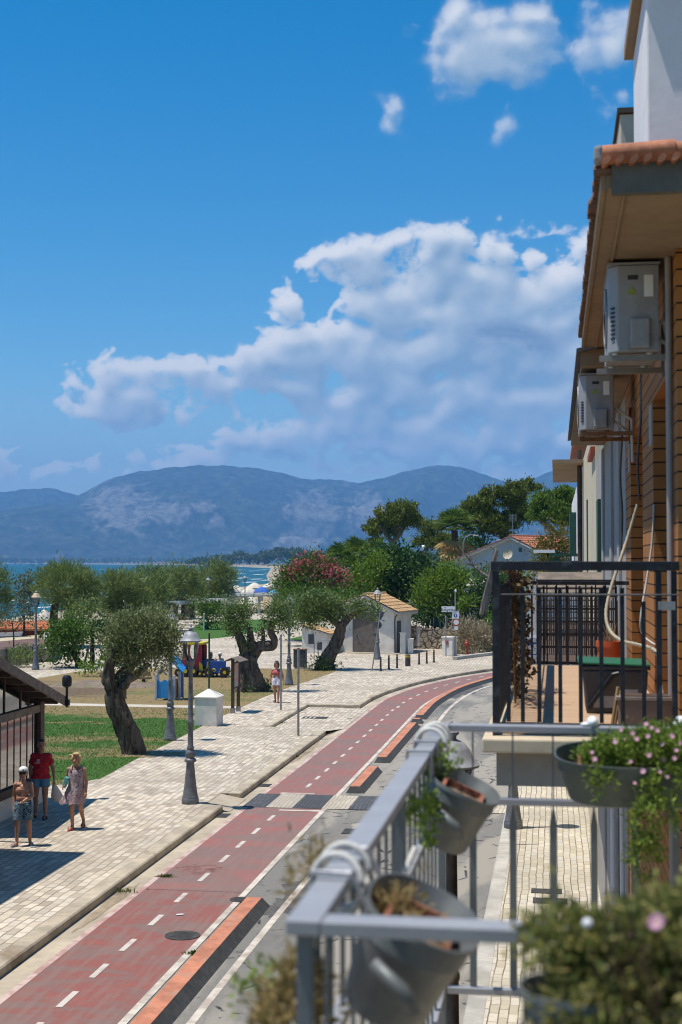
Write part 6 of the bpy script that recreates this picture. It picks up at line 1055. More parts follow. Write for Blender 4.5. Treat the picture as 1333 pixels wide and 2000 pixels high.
c = (.56, 9.25, ZF + .009); o_ = thing('planter_box', 'brown grey box planter at the foot of the brick pier', 'planter', c); mb = MB(); mb.box((0, 0, .09), (.34, .22, .18)); mb.build('box', M('taupe_plastic', (.17, .13, .11), .6, .15), o_, local=True, bevel=.01); mb = MB(); mb.box((0, 0, .185), (.37, .25, .02)); mb.build('rim', M('light_taupe', (.28, .23, .2), .6), o_, local=True); mb = MB(); mb.box((0, 0, .197), (.31, .19, .008)); mb.build('soil', m_brown, o_, local=True)
mb = MB(); mb.tube([(-.21, -.02, 0), (-.17, -.02, .25)], .012, 5); mb.tube([(-.19, .05, 0), (-.15, .05, .22)], .012, 5); mb.build('stick', m_ptan, o_, local=True)
c = (.475, 12.9, ZF + .009); o_ = thing('flower_pot', 'orange plastic flower pot with dried twigs on the black balcony', 'flower pot', c); m_op = M('orange_plastic', (.46, .09, .03), .5, .12, 5); mb = MB(); mb.lathe([(.085, 0), (.115, .29), (.125, .29), (.125, .34), (.11, .34), (.10, .3), (.01, .3)], n=20); mb.build('pot', m_op, o_, local=True, smooth=True); mb = MB(); twig(mb, (0, 0, .3), 34, .22, .09, .004); mb.build('twigs', M('dry_twigs', (.4, .32, .2), .9), o_, local=True)
def ribbed(pts, r, k=9):
    pts = [Vector(p) for p in pts]; out = []; rs = []
    for i in range(len(pts) - 1):
        p0 = pts[max(i - 1, 0)]; p1 = pts[i]; p2 = pts[i + 1]; p3 = pts[min(i + 2, len(pts) - 1)]
        for j in range(k): s = j / k; out.append(.5 * ((2 * p1) + (p2 - p0) * s + (2 * p0 - 5 * p1 + 4 * p2 - p3) * s * s + (3 * p1 - p0 - 3 * p2 + p3) * s ** 3)); rs.append(r * (1 if len(out) % 2 else .8))
    return out, rs
HP = [(1246, 985, 12.2), (1228, 1045, 12.2), (1208, 1105, 12.1), (1192, 1155, 12), (1184, 1200, 11.9), (1192, 1232, 11.8), (1214, 1251, 11.6), (1246, 1259, 11.3), (1276, 1268, 11), (1287, 1285, 10.8), (1289, 1320, 10.6), (1294, 1362, 10.4)]
o_ = thing('corrugated_hose', 'beige corrugated hose looping down the brick facade', 'hose', PY(1200, 1200, 12)); mb = MB(); a_, r_ = ribbed([PY(*q) for q in HP], .016); mb.tube(a_, r_, 9); mb.build('hose', M('beige_plastic', (.38, .33, .235), .5, .12, 6), o_, smooth='all')
o_ = thing('cable', 'thin pale cable slanting across the ochre brick', 'cable', PY(1260, 1150, 11.1)); mb = MB(); a_, r_ = ribbed([PY(*q) for q in ((1278, 985, 11.15), (1274, 1060, 11.15), (1264, 1130, 11.1), (1252, 1205, 11), (1256, 1240, 11), (1284, 1262, 10.8))], .009, 6); mb.tube(a_, .008, 6); mb.build('sheath', m_wfas, o_, smooth='all')
for k_, (pts_, lab_) in enumerate([([(1252, 690, 12.6), (1253, 800, 12.6), (1246, 900, 12.6), (1250, 985, 12.6)], 'dark cable running down from the nearest air conditioner'), ([(1216, 850, 14.6), (1212, 930, 15.2), (1216, 1010, 15.2), (1212, 1095, 15.2)], 'grey cable hanging below the farther air conditioner')]): o_ = thing('cable', lab_, 'cable', PY(*pts_[0])); mb = MB(); a_, r_ = ribbed([PY(*q) for q in pts_], .012, 7); mb.tube(a_, .011, 6); mb.build('sheath', m_dgrey, o_, smooth='all')
# tile pier, second railing, trellis
t_ = NT('blue_white_tile'); p = t_.pos(); v_ = t_.n('ShaderNodeTexVoronoi', feature='SMOOTH_F1'); v_.inputs['Scale'].default_value = 9; t_.l(p, v_.inputs['Vector']); f = t_.noise(p, 11, 3, .5, 1.5); s_ = t_.sep(p); gz = t_.math('FRACT', t_.math('MULTIPLY', s_[2], 5)); m_az = t_.done(t_.bsdf(t_.mix(t_.math('MAXIMUM', t_.rng(f, .55, .6), t_.rng(gz, .93, .96)), (.55, .6, .68), (.03, .08, .38)), .25))
o_ = thing('tiled_pier', 'low pier clad in blue and white tiles with a pale post', 'pier', (-.255, 15, 4.86)); mb = MB(); mb.bx(-.315, -.2, 14.9, 15.1, 4.8, 5.17); mb.build('tile_cladding', m_az, o_); mb = MB(); mb.bx(-.24, -.2, 14.95, 15.02, 5.173, 5.62); mb.build('post', m_sw, o_)
t = thing('balcony_railing', 'second black railing of the next balcony behind the first', 'railing', (.2, 15, 4.86)); rail(-.2, .62, 14.985, 15.015, 5.73, 5.77, 'top_rail'); rail(-.2, .62, 14.985, 15.015, 4.89, 4.92, 'lower_rail'); mb = MB(); mb.bx(-.2, .74, 15.02, 15.04, 4.8, 4.885); mb.build('tile_fascia', m_az, t)
mb = MB(); mb.box((0, 0, .405), (.014, .014, .81)); b2 = mb.build('baluster', m_blk2, t, local=True); b2.location = Vector((-.19, 15, 4.92)) - origin(t)
for i in range(1, 9): inst(b2, Vector((-.19 + .1 * i, 15, 4.92)) - origin(t))
o_ = thing('trellis', 'grey brown trellis screens stacked behind the second railing', 'trellis', (.2, 20, 4.87)); mb = MB()
for i in range(15): x = -.2 + i * .063; mb.bx(x - .009, x + .009, 19.98, 20.0, 4.87, 5.52)
for k in range(8): z = 4.93 + k * .082; mb.bx(-.22, .7, 20.003, 20.02, z - .009, z + .009)
mb.build('lattice', m_weath, o_); mb = MB()
for i in range(40): x = -.22 + i * .024; mb.bx(x - .006, x + .006, 17.0, 17.02, 4.87, 5.5 + .03 * (i % 3))
for k in range(5): z = 4.95 + k * .15; mb.bx(-.25, .72, 17.025, 17.045, z - .012, z + .012)
mb.build('slats', m_brown, o_); mb = MB()
for k in range(9): z = 5.5 + k * .034; mb.box((.22, 22 + k * .1, z), (1.0, .09, .012), rx=.4)
mb.build('louvres', m_weath, o_); mb = MB()
for x in (-.24, .7): mb.bx(x - .025, x + .025, 19.95, 20.03, 4.863, 5.6)
for z in (5.53, 5.62, 5.7): mb.bx(-.22, .72, 17.5, 17.54, z, z + .025)
mb.build('frame', m_brown, o_)
# ---- grey balcony in the foreground
m_rail = M('grey_rail_paint', (.31, .315, .335), .5, .06, 6, .2, .5); m_picket = M('grey_green_picket', (.135, .155, .165), .5, .08, 6, .2, .5)
NL = G(559, 1797, 5.35); FL = G(848, 1411, 5.35); XO = (NL.x + FL.x) / 2; YN, YF = NL.y, FL.y
print('grey balcony', NL, FL)
t = thing('balcony', 'grey painted balcony railing in the blurred foreground', 'balcony', (.1, (YN + YF) / 2, 4.35)); W_ = .06; TH_ = .026; z1 = 5.35; z0 = z1 - TH_
def gr(x0, x1, y0, y1, za, zb, nm, m=m_rail, bev=.003): mb = MB(); mb.bx(x0, x1, y0, y1, za, zb); return mb.build(nm, m, t, bevel=bev)
gr(XO, XO + W_, YN, YF, z0, z1, 'top_rail'); gr(XO + W_ + .001, .74, YN, YN + W_, z0, z1 - .001, 'top_rail'); gr(XO + W_ + .001, .74, YF - W_, YF, z0, z1 - .001, 'top_rail')
gr(XO + .015, XO + .045, YN + .03, YF - .03, 5.05, 5.075, 'middle_rail'); gr(XO + .05, .74, YF - .045, YF - .015, 5.055, 5.08, 'middle_rail'); gr(XO + .015, XO + .045, YN + .03, YF - .03, 4.36, 4.385, 'lower_rail'); gr(XO + .05, .74, YF - .045, YF - .015, 4.36, 4.385, 'lower_rail'); gr(XO + .05, .74, YN + .015, YN + .045, 4.36, 4.385, 'lower_rail')
gr(XO - .05, .8, YN - .05, YF + .05, 3.98, 4.18, 'slab', m_slab, .01)
for y in (YN + .03, (YN + YF) / 2, YF - .03): gr(XO + .016, XO + .044, y - .014, y + .014, 4.18, z0 - .001, 'post', m_picket)
def picket_mb():
    mb = MB(); a, b = .013, .003
    rg = [(0, a, b), (.60, a, b), (.66, a * .25, b), (.70, b, b * 1.6), (.73, b, b * 1.6), (.935, b, b * 1.6)]; vs = []
    for z, x, y in rg: vs += [(-x, -y, z), (x, -y, z), (x, y, z), (-x, y, z)]
    mb.add(vs, [(4 * i + j, 4 * i + (j + 1) % 4, 4 * i + 4 + (j + 1) % 4, 4 * i + 4 + j) for i in range(len(rg) - 1) for j in range(4)]); return mb
p0 = picket_mb().build('picket', m_picket, t, local=True); o0 = origin(t); p0.location = Vector((XO + .145, YF - .03, 4.388)) - o0
for i in range(1, 8): inst(p0, Vector((XO + .145 + .147 * i, YF - .03, 4.388)) - o0)
n_ = int((YF - YN - .2) / .147)
for i in range(n_):
    y = YN + .16 + i * .147
    if abs(y - (YN + YF) / 2) > .05: inst(p0, Vector((XO + .03, y, 4.388)) - o0, (0, 0, PI / 2))
for x in (XO + .065, -.055, .3): inst(p0, Vector((x, YN + .03, 4.388)) - o0)
t0 = wallthing('facade', 'facade behind the grey balcony, past the right edge of the photo', (.9, 2, 0)); mb = MB(); mb.bx(.8, 1.3, -1, 6.5, 0, 7.5); mb.build('wall', m_plas, t0)
# troughs
m_tr = M('grey_green_plastic', (.165, .178, .178), .6, .08, 6, .5, .05); m_tr.node_tree.nodes['Principled BSDF'].inputs['Specular IOR Level'].default_value = .35; m_tc = M('terracotta', (.29, .115, .07), .8, .25, 12, bump=.3); m_soil = M('dry_potting_soil', (.16, .11, .07), .95, .4, 40, bump=1)
def trough(name, lab, c, rz=0, tilt=0, L=.5, Wd=.2, Hh=.17, inner=True, tx=0, mat=None):
    t = thing(name, lab, 'planter', c, 0); Mx = Matrix.Rotation(tx, 4, 'X') @ Matrix.Rotation(tilt, 4, 'Y') @ Matrix.Rotation(rz, 4, 'Z'); n = 44; mb = MB()
    def ring(s, z, e=2.5): return [Mx @ Vector((math.copysign(abs(math.cos(a)) ** (2 / e), math.cos(a)) * L / 2 * s, math.copysign(abs(math.sin(a)) ** (2 / e), math.sin(a)) * Wd / 2 * (1 - (1 - s) * 1.5), z)) for a in (2 * PI * k / n for k in range(n))]
    rs = [(.80, -Hh), (.82, -Hh + .006), (.93, -.055), (.955, -.05), (.965, -.012), (1.0, -.012), (1.0, 0), (.975, 0), (.95, -.02), (.88, -.06), (.84, -.1)]
    vs = [p for s, z in rs for p in ring(s, z)]; k = len(rs); mb.add(vs, [(i * n + j, i * n + (j + 1) % n, (i + 1) * n + (j + 1) % n, (i + 1) * n + j) for i in range(k - 1) for j in range(n)] + [tuple(range(n - 1, -1, -1)), tuple(range((k - 1) * n, k * n))]); mb.build('trough', mat or m_tr, t, smooth=True, local=True)
    if inner:
        mb = MB(); l, w = L * .35, Wd * .30; o = [(-l, -w), (l, -w), (l, w), (-l, w)]; q = .012; i_ = [(-l + q, -w + q), (l - q, -w + q), (l - q, w - q), (-l + q, w - q)]; vs = [Mx @ Vector((x, y, z)) for z in (-.095, -.03) for x, y in o] + [Mx @ Vector((x, y, -.03)) for x, y in i_] + [Mx @ Vector((x, y, -.062)) for x, y in i_]
        mb.add(vs, [(j, (j + 1) % 4, 4 + (j + 1) % 4, 4 + j) for j in range(4)] + [(4 + j, 4 + (j + 1) % 4, 8 + (j + 1) % 4, 8 + j) for j in range(4)] + [(8 + j, 8 + (j + 1) % 4, 12 + (j + 1) % 4, 12 + j) for j in range(4)]); mb.build('terracotta_pot', m_tc, t, local=True); mb = MB(); nn = 9
        vs = [Mx @ Vector(((-1 + 2 * i / (nn - 1)) * (l - q), (-1 + 2 * j / (nn - 1)) * (w - q), -.055 + random.uniform(-.008, .01))) for j in range(nn) for i in range(nn)]; mb.add(vs, [(j * nn + i, j * nn + i + 1, (j + 1) * nn + i + 1, (j + 1) * nn + i) for j in range(nn - 1) for i in range(nn - 1)]); mb.build('soil', m_soil, t, local=True)
    return t, Mx
L_fl = LM('trailing_flower_leaves', (.03, .055, .012), (.07, .12, .022), (.14, .20, .045), .35, .45, k=2.0); L_fl2 = LM('dusty_shrub_leaves', (.03, .045, .014), (.08, .105, .035), (.165, .165, .065), .35, .5, dry=(.42, .33, .18), k=1.9); L_straw = LM('straw_leaves', (.12, .12, .04), (.26, .22, .10), (.38, .31, .17), .35, .6)
def fol(nm, bl, n, per, cr, L, W, m, t, **k):
    P, A = crown_pts(bl, int(n / per), per, cr, **k); q = len(P); V, Q = leaf_quads(P, A, L * RNG.uniform(.6, 1.4, q), W * RNG.uniform(.6, 1.4, q)); return np_mesh(nm, V, Q, m, t)
m_pet = LM('pink_petals', (.44, .24, .46), (.54, .34, .56), (.62, .44, .62), .35, .5); m_eye = M('yellow_flower_eye', (.7, .6, .3), .7)
def flower(t, c, r, first=None):
    if first is None:
        mb = MB(); n = 22
        for k in range(n): a = 2 * PI * k / n; e = .25 + .15 * (k % 2); c_, s_ = math.cos(a), math.sin(a); w = .17; mb.add([(0, 0, 0), (c_ * .6 - s_ * w, s_ * .6 + c_ * w, e * .6), (c_, s_, e), (c_ * .6 + s_ * w, s_ * .6 - c_ * w, e * .6)], [(0, 1, 2, 3)])
        f = mb.build('flower', m_pet, t, local=True); mb = MB(); mb.ball((0, 0, .12), (.22, .22, .12), 8, 5); mb.build('flower_eye', m_eye, f, local=True)
    else:
        f = first.copy(); COL.objects.link(f); f.parent = t
        for ch in first.children: d_ = ch.copy(); COL.objects.link(d_); d_.parent = f
    f.location = Vector(c) - origin(t); f.scale = (r,) * 3; v = (EYE - Vector(c)).normalized() + Vector((random.uniform(-.5, .5), 0, random.uniform(.3, 1.0))); f.rotation_euler = v.to_track_quat('Z', 'Y').to_euler(); return f
m_trd = M('dark_grey_green_plastic', (.11, .138, .135), .5, .08, 6, .4, .05); c = Vector((.275, YF - .17, 5.27)); t1, _ = trough('flower_planter', 'grey oval planter overflowing with pink flowers on the far rail', c, 0, 0, .57, .24, .17, tx=R(17), mat=m_trd)
fol('foliage', [((.31, c.y, 5.285), (.20, .09, .06)), ((.40, c.y - .02, 5.29), (.15, .1, .085)), ((.16, c.y + .02, 5.25), (.09, .06, .045)), ((.40, c.y - .12, 5.18), (.10, .025, .07)), ((.15, c.y - .11, 5.19), (.04, .015, .05)), ((.33, c.y - .13, 5.05), (.08, .03, .10)), ((.30, c.y - .12, 4.93), (.05, .03, .09))], 9500, 12, .012, .022, .006, L_fl, t1, upb=.2)
fl = None
for px, py in [(1262, 1415), (1273, 1422), (1284, 1427), (1235, 1432), (1266, 1438), (1243, 1444), (1312, 1438), (1294, 1454), (1330, 1452), (1321, 1466), (1268, 1475), (1318, 1481), (1295, 1485), (1257, 1507), (1289, 1508), (1303, 1518), (1157, 1470), (1162, 1483), (1232, 1488), (1214, 1425), (1298, 1592), (1240, 1530), (1202, 1450)]:
    p = PY(px, py, c.y - .11 - random.uniform(0, .05)); q = flower(t1, p, .011 * random.uniform(.65, 1.05), fl); fl = fl or q
c = Vector((-.285, 4.56, 5.245)); t2, Mx = trough('flower_planter', 'tilted grey planter with a terracotta liner hung inside the rail, farther one', c, PI / 2, R(24), .42, .235, .19)
fol('foliage', [((c.x - .06, c.y + .14, 5.28), (.025, .035, .015)), ((c.x - .11, c.y + .08, 5.2), (.012, .05, .04))], 200, 10, .012, .022, .008, L_fl, t2)
c = Vector((-.255, 2.80, 5.27)); t3, Mx = trough('flower_planter', 'nearest tilted grey planter with dry soil hung inside the rail', c, PI / 2, R(24), .42, .235, .19)
fol('foliage', [((c.x - .06, c.y + .02, 5.265), (.04, .1, .03)), ((c.x + .02, c.y - .05, 5.215), (.03, .08, .02))], 420, 8, .015, .03, .004, L_straw, t3, upb=.4)
for tt in (t2, t3):
    o_ = origin(tt)
    for dy in (-.12, .12): mb = MB(); mb.tube([(o_.x - .1, o_.y + dy, o_.z + .03), (XO + .065, o_.y + dy, 5.362), (XO - .008, o_.y + dy, 5.362), (XO - .01, o_.y + dy, 5.3)], .007, 6); mb.build('hook', m_rail, tt)
    mb = MB(); mb.tube([(o_.x - .075, o_.y - .215, o_.z - .045), (o_.x - .02, o_.y - .235, o_.z - .09), (o_.x + .0, o_.y - .225, o_.z - .13)], [.012, .016, .012], 8); mb.build('clip', m_tr, tt, smooth='all')
c = Vector((.17, YN - .17, 5.31)); t4, _ = trough('flower_planter', 'grey planter with a large bushy plant at the lower right corner', c, 0, 0, .46, .2, .16, inner=False)
fol('foliage', [((.16, c.y, 5.33), (.2, .11, .10)), ((.22, c.y, 5.37), (.14, .1, .09)), ((.10, c.y - .03, 5.25), (.13, .09, .13)), ((.23, c.y - .05, 5.22), (.15, .09, .15)), ((.02, c.y + .02, 5.37), (.09, .06, .04)), ((.0, c.y, 5.17), (.05, .06, .1)), ((.14, c.y - .10, 5.14), (.17, .04, .17)), ((.26, c.y - .10, 5.2), (.12, .05, .16)), ((.07, c.y - .10, 5.1), (.08, .03, .13)), ((.2, c.y - .13, 5.14), (.2, .03, .16))], 18000, 12, .013, .02, .009, L_fl2, t4, upb=.3, out=.7)
mb = MB(); mb.tube([(.0, c.y + .02, 5.33), (.1, c.y - .05, 5.40), (.16, c.y - .06, 5.43)], .004, 5); twig(mb, (.15, c.y - .02, 5.25), 40, .22, .16, .003); mb.build('stems', m_brown, t4)
p = PY(1284, 1802, c.y - .1); q = flower(t4, p, .014); p = PY(1148, 1803, c.y - .11); mb = MB(); mb.ball(p, (.008, .008, .007), 8, 6); mb.build('dew_bead', m_sw, t4, smooth='all')
o_ = thing('trailing_plant', 'straw green plant hanging outside the rail at the lower left', 'plant', PY(545, 1930, 2.45)); fol('foliage', [(tuple(PY(585, 1935, 2.5)), (.035, .06, .05)), (tuple(PY(572, 1990, 2.5)), (.05, .08, .06)), (tuple(PY(600, 1885, 2.6)), (.018, .04, .03)), (tuple(PY(545, 2010, 2.45)), (.035, .06, .03))], 1100, 10, .014, .028, .008, L_straw, o_, upb=.2); 
o_ = thing('trailing_plant', 'dry tuft hanging over the rail beside the white rope loops', 'plant', PY(600, 1700, 3.1)); fol('foliage', [(tuple(PY(615, 1690, 3.15)), (.05, .1, .035)), (tuple(PY(590, 1730, 3.0)), (.035, .08, .03))], 260, 8, .015, .03, .005, L_straw, o_, upb=.2)
o_ = thing('trailing_plant', 'green trailing plant behind the grey pickets under the farther planter', 'plant', PY(860, 1560, 4.6)); fol('foliage', [(tuple(PY(848, 1520, 4.7)), (.015, .1, .08)), (tuple(PY(838, 1600, 4.3)), (.012, .1, .08)), (tuple(PY(870, 1466, 4.85)), (.025, .05, .02)), (tuple(PY(800, 1590, 4.0)), (.012, .08, .04))], 900, 10, .012, .022, .01, L_fl, o_, upb=-.1); f_ = flower(o_, PY(786, 1600, 3.9), .013)
o_ = thing('trailing_plant', 'pale green sprig outside the rail at the lower left', 'plant', PY(560, 1940, 2.6)); fol('foliage', [(tuple(PY(510, 1890, 2.9)), (.02, .06, .02)), (tuple(PY(495, 1935, 2.7)), (.03, .05, .02))], 120, 8, .012, .02, .007, L_fl, o_)
# ropes
m_rope = M('white_rope', (.62, .6, .56), .9, .15, 60, bump=.6)
def rope(lab, y, n=2, r=.008, k=1.15):
    o_ = thing('rope', lab, 'rope', (XO + .03, y, 5.35), group='white ropes tied round the grey rail'); mb = MB()
    for j in range(n): c = (XO + .03, y + j * .09, 5.335 - .01); mb.tube([(c[0] + .055 * k * math.cos(a), c[1] + .03 * math.sin(a * .5 + j), c[2] + (.05 * k + .012) * math.sin(a)) for a in (2 * PI * i / 24 for i in range(25))], r * 1.35, 7)
    mb.build('loops', m_rope, o_, smooth='all'); return o_
y = G(690, 1690, 5.35).y; rope('white rope looped twice round the grey rail, nearer knot', y - .08, 2, .0055, .92); rope('white rope bound round the grey rail near its far corner', G(835, 1445, 5.35).y, 3, .006, .95)
for px, lab in ((1158, 'white cloth tie on the far grey rail, left of the flowers'), (1330, 'white cloth tie on the far grey rail at the right edge')): p = PY(px, 1410, YF - .03); o_ = thing('cloth_tie', lab, 'tie', p); mb = MB(); mb.ball(p, (.022, .04, .022), 12, 8); mb.ball(p + Vector((-.025, -.01, -.008)), (.02, .015, .008), 8, 6); mb.build('knot', m_sw, o_, smooth='all')
o_ = thing('rope', 'short twisted white rope hanging between the pickets', 'rope', PY(800, 1680, 3.4), group='white ropes tied round the grey rail'); mb = MB(); mb.tube([PY(812, 1655, 3.45) + (PY(790, 1705, 3.4) - PY(812, 1655, 3.45)) * (i / 18) for i in range(19)], [.009 if i % 2 else .006 for i in range(19)], 7); mb.build('strand', m_rope, o_, smooth='all')
# ================================================================ people
def capsule(mb, p0, p1, r0, r1, n=12, flat=False, sy=1.0):
    p0, p1 = Vector(p0), Vector(p1); d = (p1 - p0); L = d.length; d = d.normalized() if L > 1e-6 else Vector((0, 0, 1))
    if flat: mb.tube([p0, p1], [r0, r1], n); return
    pts = []; rs = []
    for a in (80, 55, 28): pts.append(p0 - d * r0 * math.sin(R(a))); rs.append(r0 * math.cos(R(a)))
    pts += [p0, p1]; rs += [r0, r1]
    for a in (28, 55, 80): pts.append(p1 + d * r1 * math.sin(R(a))); rs.append(r1 * math.cos(R(a)))
    mb.tube(pts, rs, n)
def fuse(mb, name, mat, parent, voxel, smooth=4, cuts=()):
    me = bpy.data.meshes.new(name); me.from_pydata(mb.v, [], mb.f); ob = bpy.data.objects.new(name, me); COL.objects.link(ob)
    m = ob.modifiers.new('r', 'REMESH'); m.mode = 'VOXEL'; m.voxel_size = voxel
    if smooth: s = ob.modifiers.new('s', 'SMOOTH'); s.iterations = smooth; s.factor = .5
    dg = bpy.context.evaluated_depsgraph_get(); m2 = bpy.data.meshes.new_from_object(ob.evaluated_get(dg)); bpy.data.objects.remove(ob); bpy.data.meshes.remove(me)
    if cuts:
        bm = bmesh.new(); bm.from_mesh(m2)
        for co, no in cuts: bmesh.ops.bisect_plane(bm, geom=bm.verts[:] + bm.edges[:] + bm.faces[:], plane_co=co, plane_no=no, clear_outer=True)
        bm.to_mesh(m2); bm.free()
    m2.name = name; m2.materials.clear(); m2.materials.append(mat); m2.polygons.foreach_set('use_smooth', [True] * len(m2.polygons)); m2.update(); return link(name, m2, parent)
def skinmat(name, c):
    t = NT(name); f = t.noise(t.obj(), 9, 4); col = t.mix(t.rng(f, .35, .7), c, mul(c, .82)); return t.done(t.bsdf(col, .5, 0, .35, Subsurface_Weight=.0))
sk_tan = skinmat('tanned_skin', (.44, .215, .13)); sk_lt = skinmat('light_skin', (.46, .25, .17)); sk_br = skinmat('brown_skin', (.36, .175, .11))
def cloth(name, c, var=.12): return M(name, c, .85, var, 7, bump=.3)
def pattern(name, cols, sc=14, dist=1.0):
    t = NT(name); p = t.obj(); f = t.noise(p, sc, 3, .6, dist); n = len(cols); st = []
    for i, c in enumerate(cols): st.append((.28 + .44 * i / n, c))
    return t.done(t.bsdf(t.ramp(f, st, 'CONSTANT'), .85))
HS = 1.2
BASE = dict(hR=(-.052, 0, .53), hL=(.052, 0, .53), kR=(-.057, -.012, .285), kL=(.057, -.012, .285), aR=(-.055, .012, .045), aL=(.055, .012, .045), tR=(-.065, -.095, .018), tL=(.065, -.095, .018),
            sR=(-.098, .004, .80), sL=(.098, .004, .80), eR=(-.130, .02, .635), eL=(.130, .02, .635), wR=(-.138, -.025, .495), wL=(.138, -.025, .495), curl=.5, sh=1.0, belly=1.0, hd=(0, 0, 0), T=(0, 0, 0), turn=0)
def person(label, loc, rz, ht, skin, pose=None, voxel=.0045, eyes=True, group=None):
    t = thing('person', label, 'person', loc, rz, group); J = dict(BASE); J.update(pose or {}); T = Vector(J['T'])
    for k in ('sR', 'sL', 'eR', 'eL', 'wR', 'wL'):
        if not (pose and k in pose): J[k] = tuple(Vector(J[k]) + T)
    P = {k: Vector(v) * ht for k, v in J.items() if isinstance(v, tuple)}; h = ht; V = lambda x, y, z: (Vector((x, y, z)) + T) * h; s = J['sh']; b = J['belly']
    mb = MB(); C = lambda p, q, r0, r1, **k: capsule(mb, p, q, r0 * h, r1 * h, **k)
    C(V(-.045, .005, .535), V(.045, .005, .535), .06, .06); C(V(-.03, 0, .62), V(.03, 0, .62), .058 * b, .058 * b); C(V(-.052 * s, .004, .725), V(.052 * s, .004, .725), .06, .06); C(V(-.09 * s, .006, .795), V(.09 * s, .006, .795), .034, .034); C(V(0, .004, .55), V(0, .006, .76), .062 * b, .058); C(V(0, .01, .80), V(0, .0, .87), .034, .028)
    C(V(-.04, .01, .79), V(0, .012, .85), .028, .024); C(V(.04, .01, .79), V(0, .012, .85), .028, .024)
    hd = Vector(J['hd']); tz = Matrix.Rotation(J['turn'], 3, 'Z'); HD = lambda x, y, z: tuple((tz @ (Vector((x, y, z - .862)) * HS) + Vector((0, 0, .862)) + hd + T) * h); hh = h * HS
    mb.ball(HD(0, .0, .943), (.043 * hh, .052 * hh, .054 * hh), 18, 12); mb.ball(HD(0, -.022, .905), (.032 * hh, .036 * hh, .034 * hh), 14, 10); C(HD(0, -.054, .932), HD(0, -.064, .914), .006, .0095)
    for sx in (-1, 1): mb.ball(HD(sx * .043, .004, .926), (.008 * hh, .012 * hh, .018 * hh), 8, 6); C(HD(sx * .02, -.045, .953), HD(sx * .008, -.05, .953), .006, .006)
    for S_ in 'RL':
        C(P['h' + S_], P['k' + S_], .058, .037); C(P['k' + S_], P['a' + S_], .035, .021); q = P['k' + S_].lerp(P['a' + S_], .3); q.y += .012 * h; C(q, q.lerp(P['a' + S_], .2), .035, .03); C(P['a' + S_], P['t' + S_], .022, .016); hl = P['a' + S_] + Vector((0, .015 * h, -.018 * h)); C(hl, P['t' + S_], .021, .015)
        C(P['s' + S_], P['e' + S_], .034, .026); C(P['e' + S_], P['w' + S_], .026, .0165)
        d = (P['w' + S_] - P['e' + S_]).normalized(); sd = Vector((0, 1, 0)); sd = (sd - d * sd.dot(d)).normalized(); nr = d.cross(sd) * (1 if S_ == 'R' else -1); w = P['w' + S_]; sx = 1
        inn = Vector((1 if S_ == 'R' else -1, 0, 0)); nr = nr if nr.dot(inn) > 0 else -nr
        for k in (-1, 0, 1): C(w + sd * (.009 * k * h), w + d * .05 * h + sd * (.0135 * k * h), .0115, .0105)
        for k, l in zip((-1.5, -.5, .5, 1.5), (.036, .043, .041, .032)):
            a0 = w + d * .053 * h + sd * (.0098 * k * h); cu = J['curl']; d1 = (d + nr * cu * .6).normalized(); a1 = a0 + d1 * l * .55 * h; d2 = (d + nr * cu * 1.7).normalized(); a2 = a1 + d2 * l * .5 * h; C(a0, a1, .0062, .0058, n=8); C(a1, a2, .0056, .0048, n=8)
        th0 = w + d * .014 * h - sd * .013 * h; th1 = th0 + (d * .8 - sd * .8 + nr * .5).normalized() * .026 * h; C(th0, th1, .0075, .0065, n=8); C(th1, th1 + (d + nr * .5).normalized() * .02 * h, .0062, .005, n=8)
    body = fuse(mb, 'body', skin, t, voxel, 7)
    if eyes:
        for sx in (-1, 1): e = MB(); e.ball(HD(sx * .018, -.0475, .938), (.0075 * hh, .004 * hh, .0045 * hh), 8, 6); e.build('eye', m_ink, t, local=True)
        e = MB(); e.ball(HD(0, -.0545, .894), (.013 * hh, .005 * hh, .0035 * hh), 8, 6); e.build('mouth', skinmat('lip_colour', (.25, .07, .06)), t, local=True)
    return t, P, V, HD, h
def garment(name, mat, t, caps, h, voxel=.006, cuts=()):
    mb = MB()
    for p, q, r0, r1, fl in caps: capsule(mb, p, q, r0 * h, r1 * h, flat=fl)
    return fuse(mb, name, mat, t, voxel, 3, cuts)
def torso_caps(V, g, b=1.0, s=1.0): return [(V(-.045, .005, .535), V(.045, .005, .535), .06 + g, .06 + g, 0), (V(-.03, 0, .62), V(.03, 0, .62), .058 * b + g, .058 * b + g, 0), (V(-.052 * s, .004, .725), V(.052 * s, .004, .725), .06 + g, .06 + g, 0), (V(-.09 * s, .006, .797), V(.09 * s, .006, .797), .033 + g, .033 + g, 0), (V(0, .004, .55), V(0, .006, .76), .062 * b + g, .058 + g, 0)]
def shoes(t, P, h, mat, heel=None, nm='sandal'):
    for S_ in 'RL':
        a, q = P['a' + S_], P['t' + S_]; mb = MB(); hl = a + Vector((0, .02 * h, -.036 * h)); tp = q + (q - a).normalized() * .022 * h + Vector((0, 0, -.012 * h)); m_ = hl.lerp(tp, .62)
        d = (tp - hl); 
        for z, o in ((0, 0),): 
            for k in range(7): c = hl.lerp(tp, k / 6); r = (.02, .023, .021, .022, .026, .025, .017)[k] * h; mb.ball((c.x, c.y, c.z), (r, .02 * h, .0085 * h), 10, 5)
        so = mb.build(nm, mat, t, local=True, smooth='all'); mb = MB(); mb.tube([m_ + Vector((-.028 * h, 0, .002)), m_ + Vector((-.02 * h, 0, .032 * h)), m_ + Vector((.02 * h, 0, .032 * h)), m_ + Vector((.028 * h, 0, .002))], .011 * h, 7); mb.build('strap', mat, so, local=True, smooth='all')
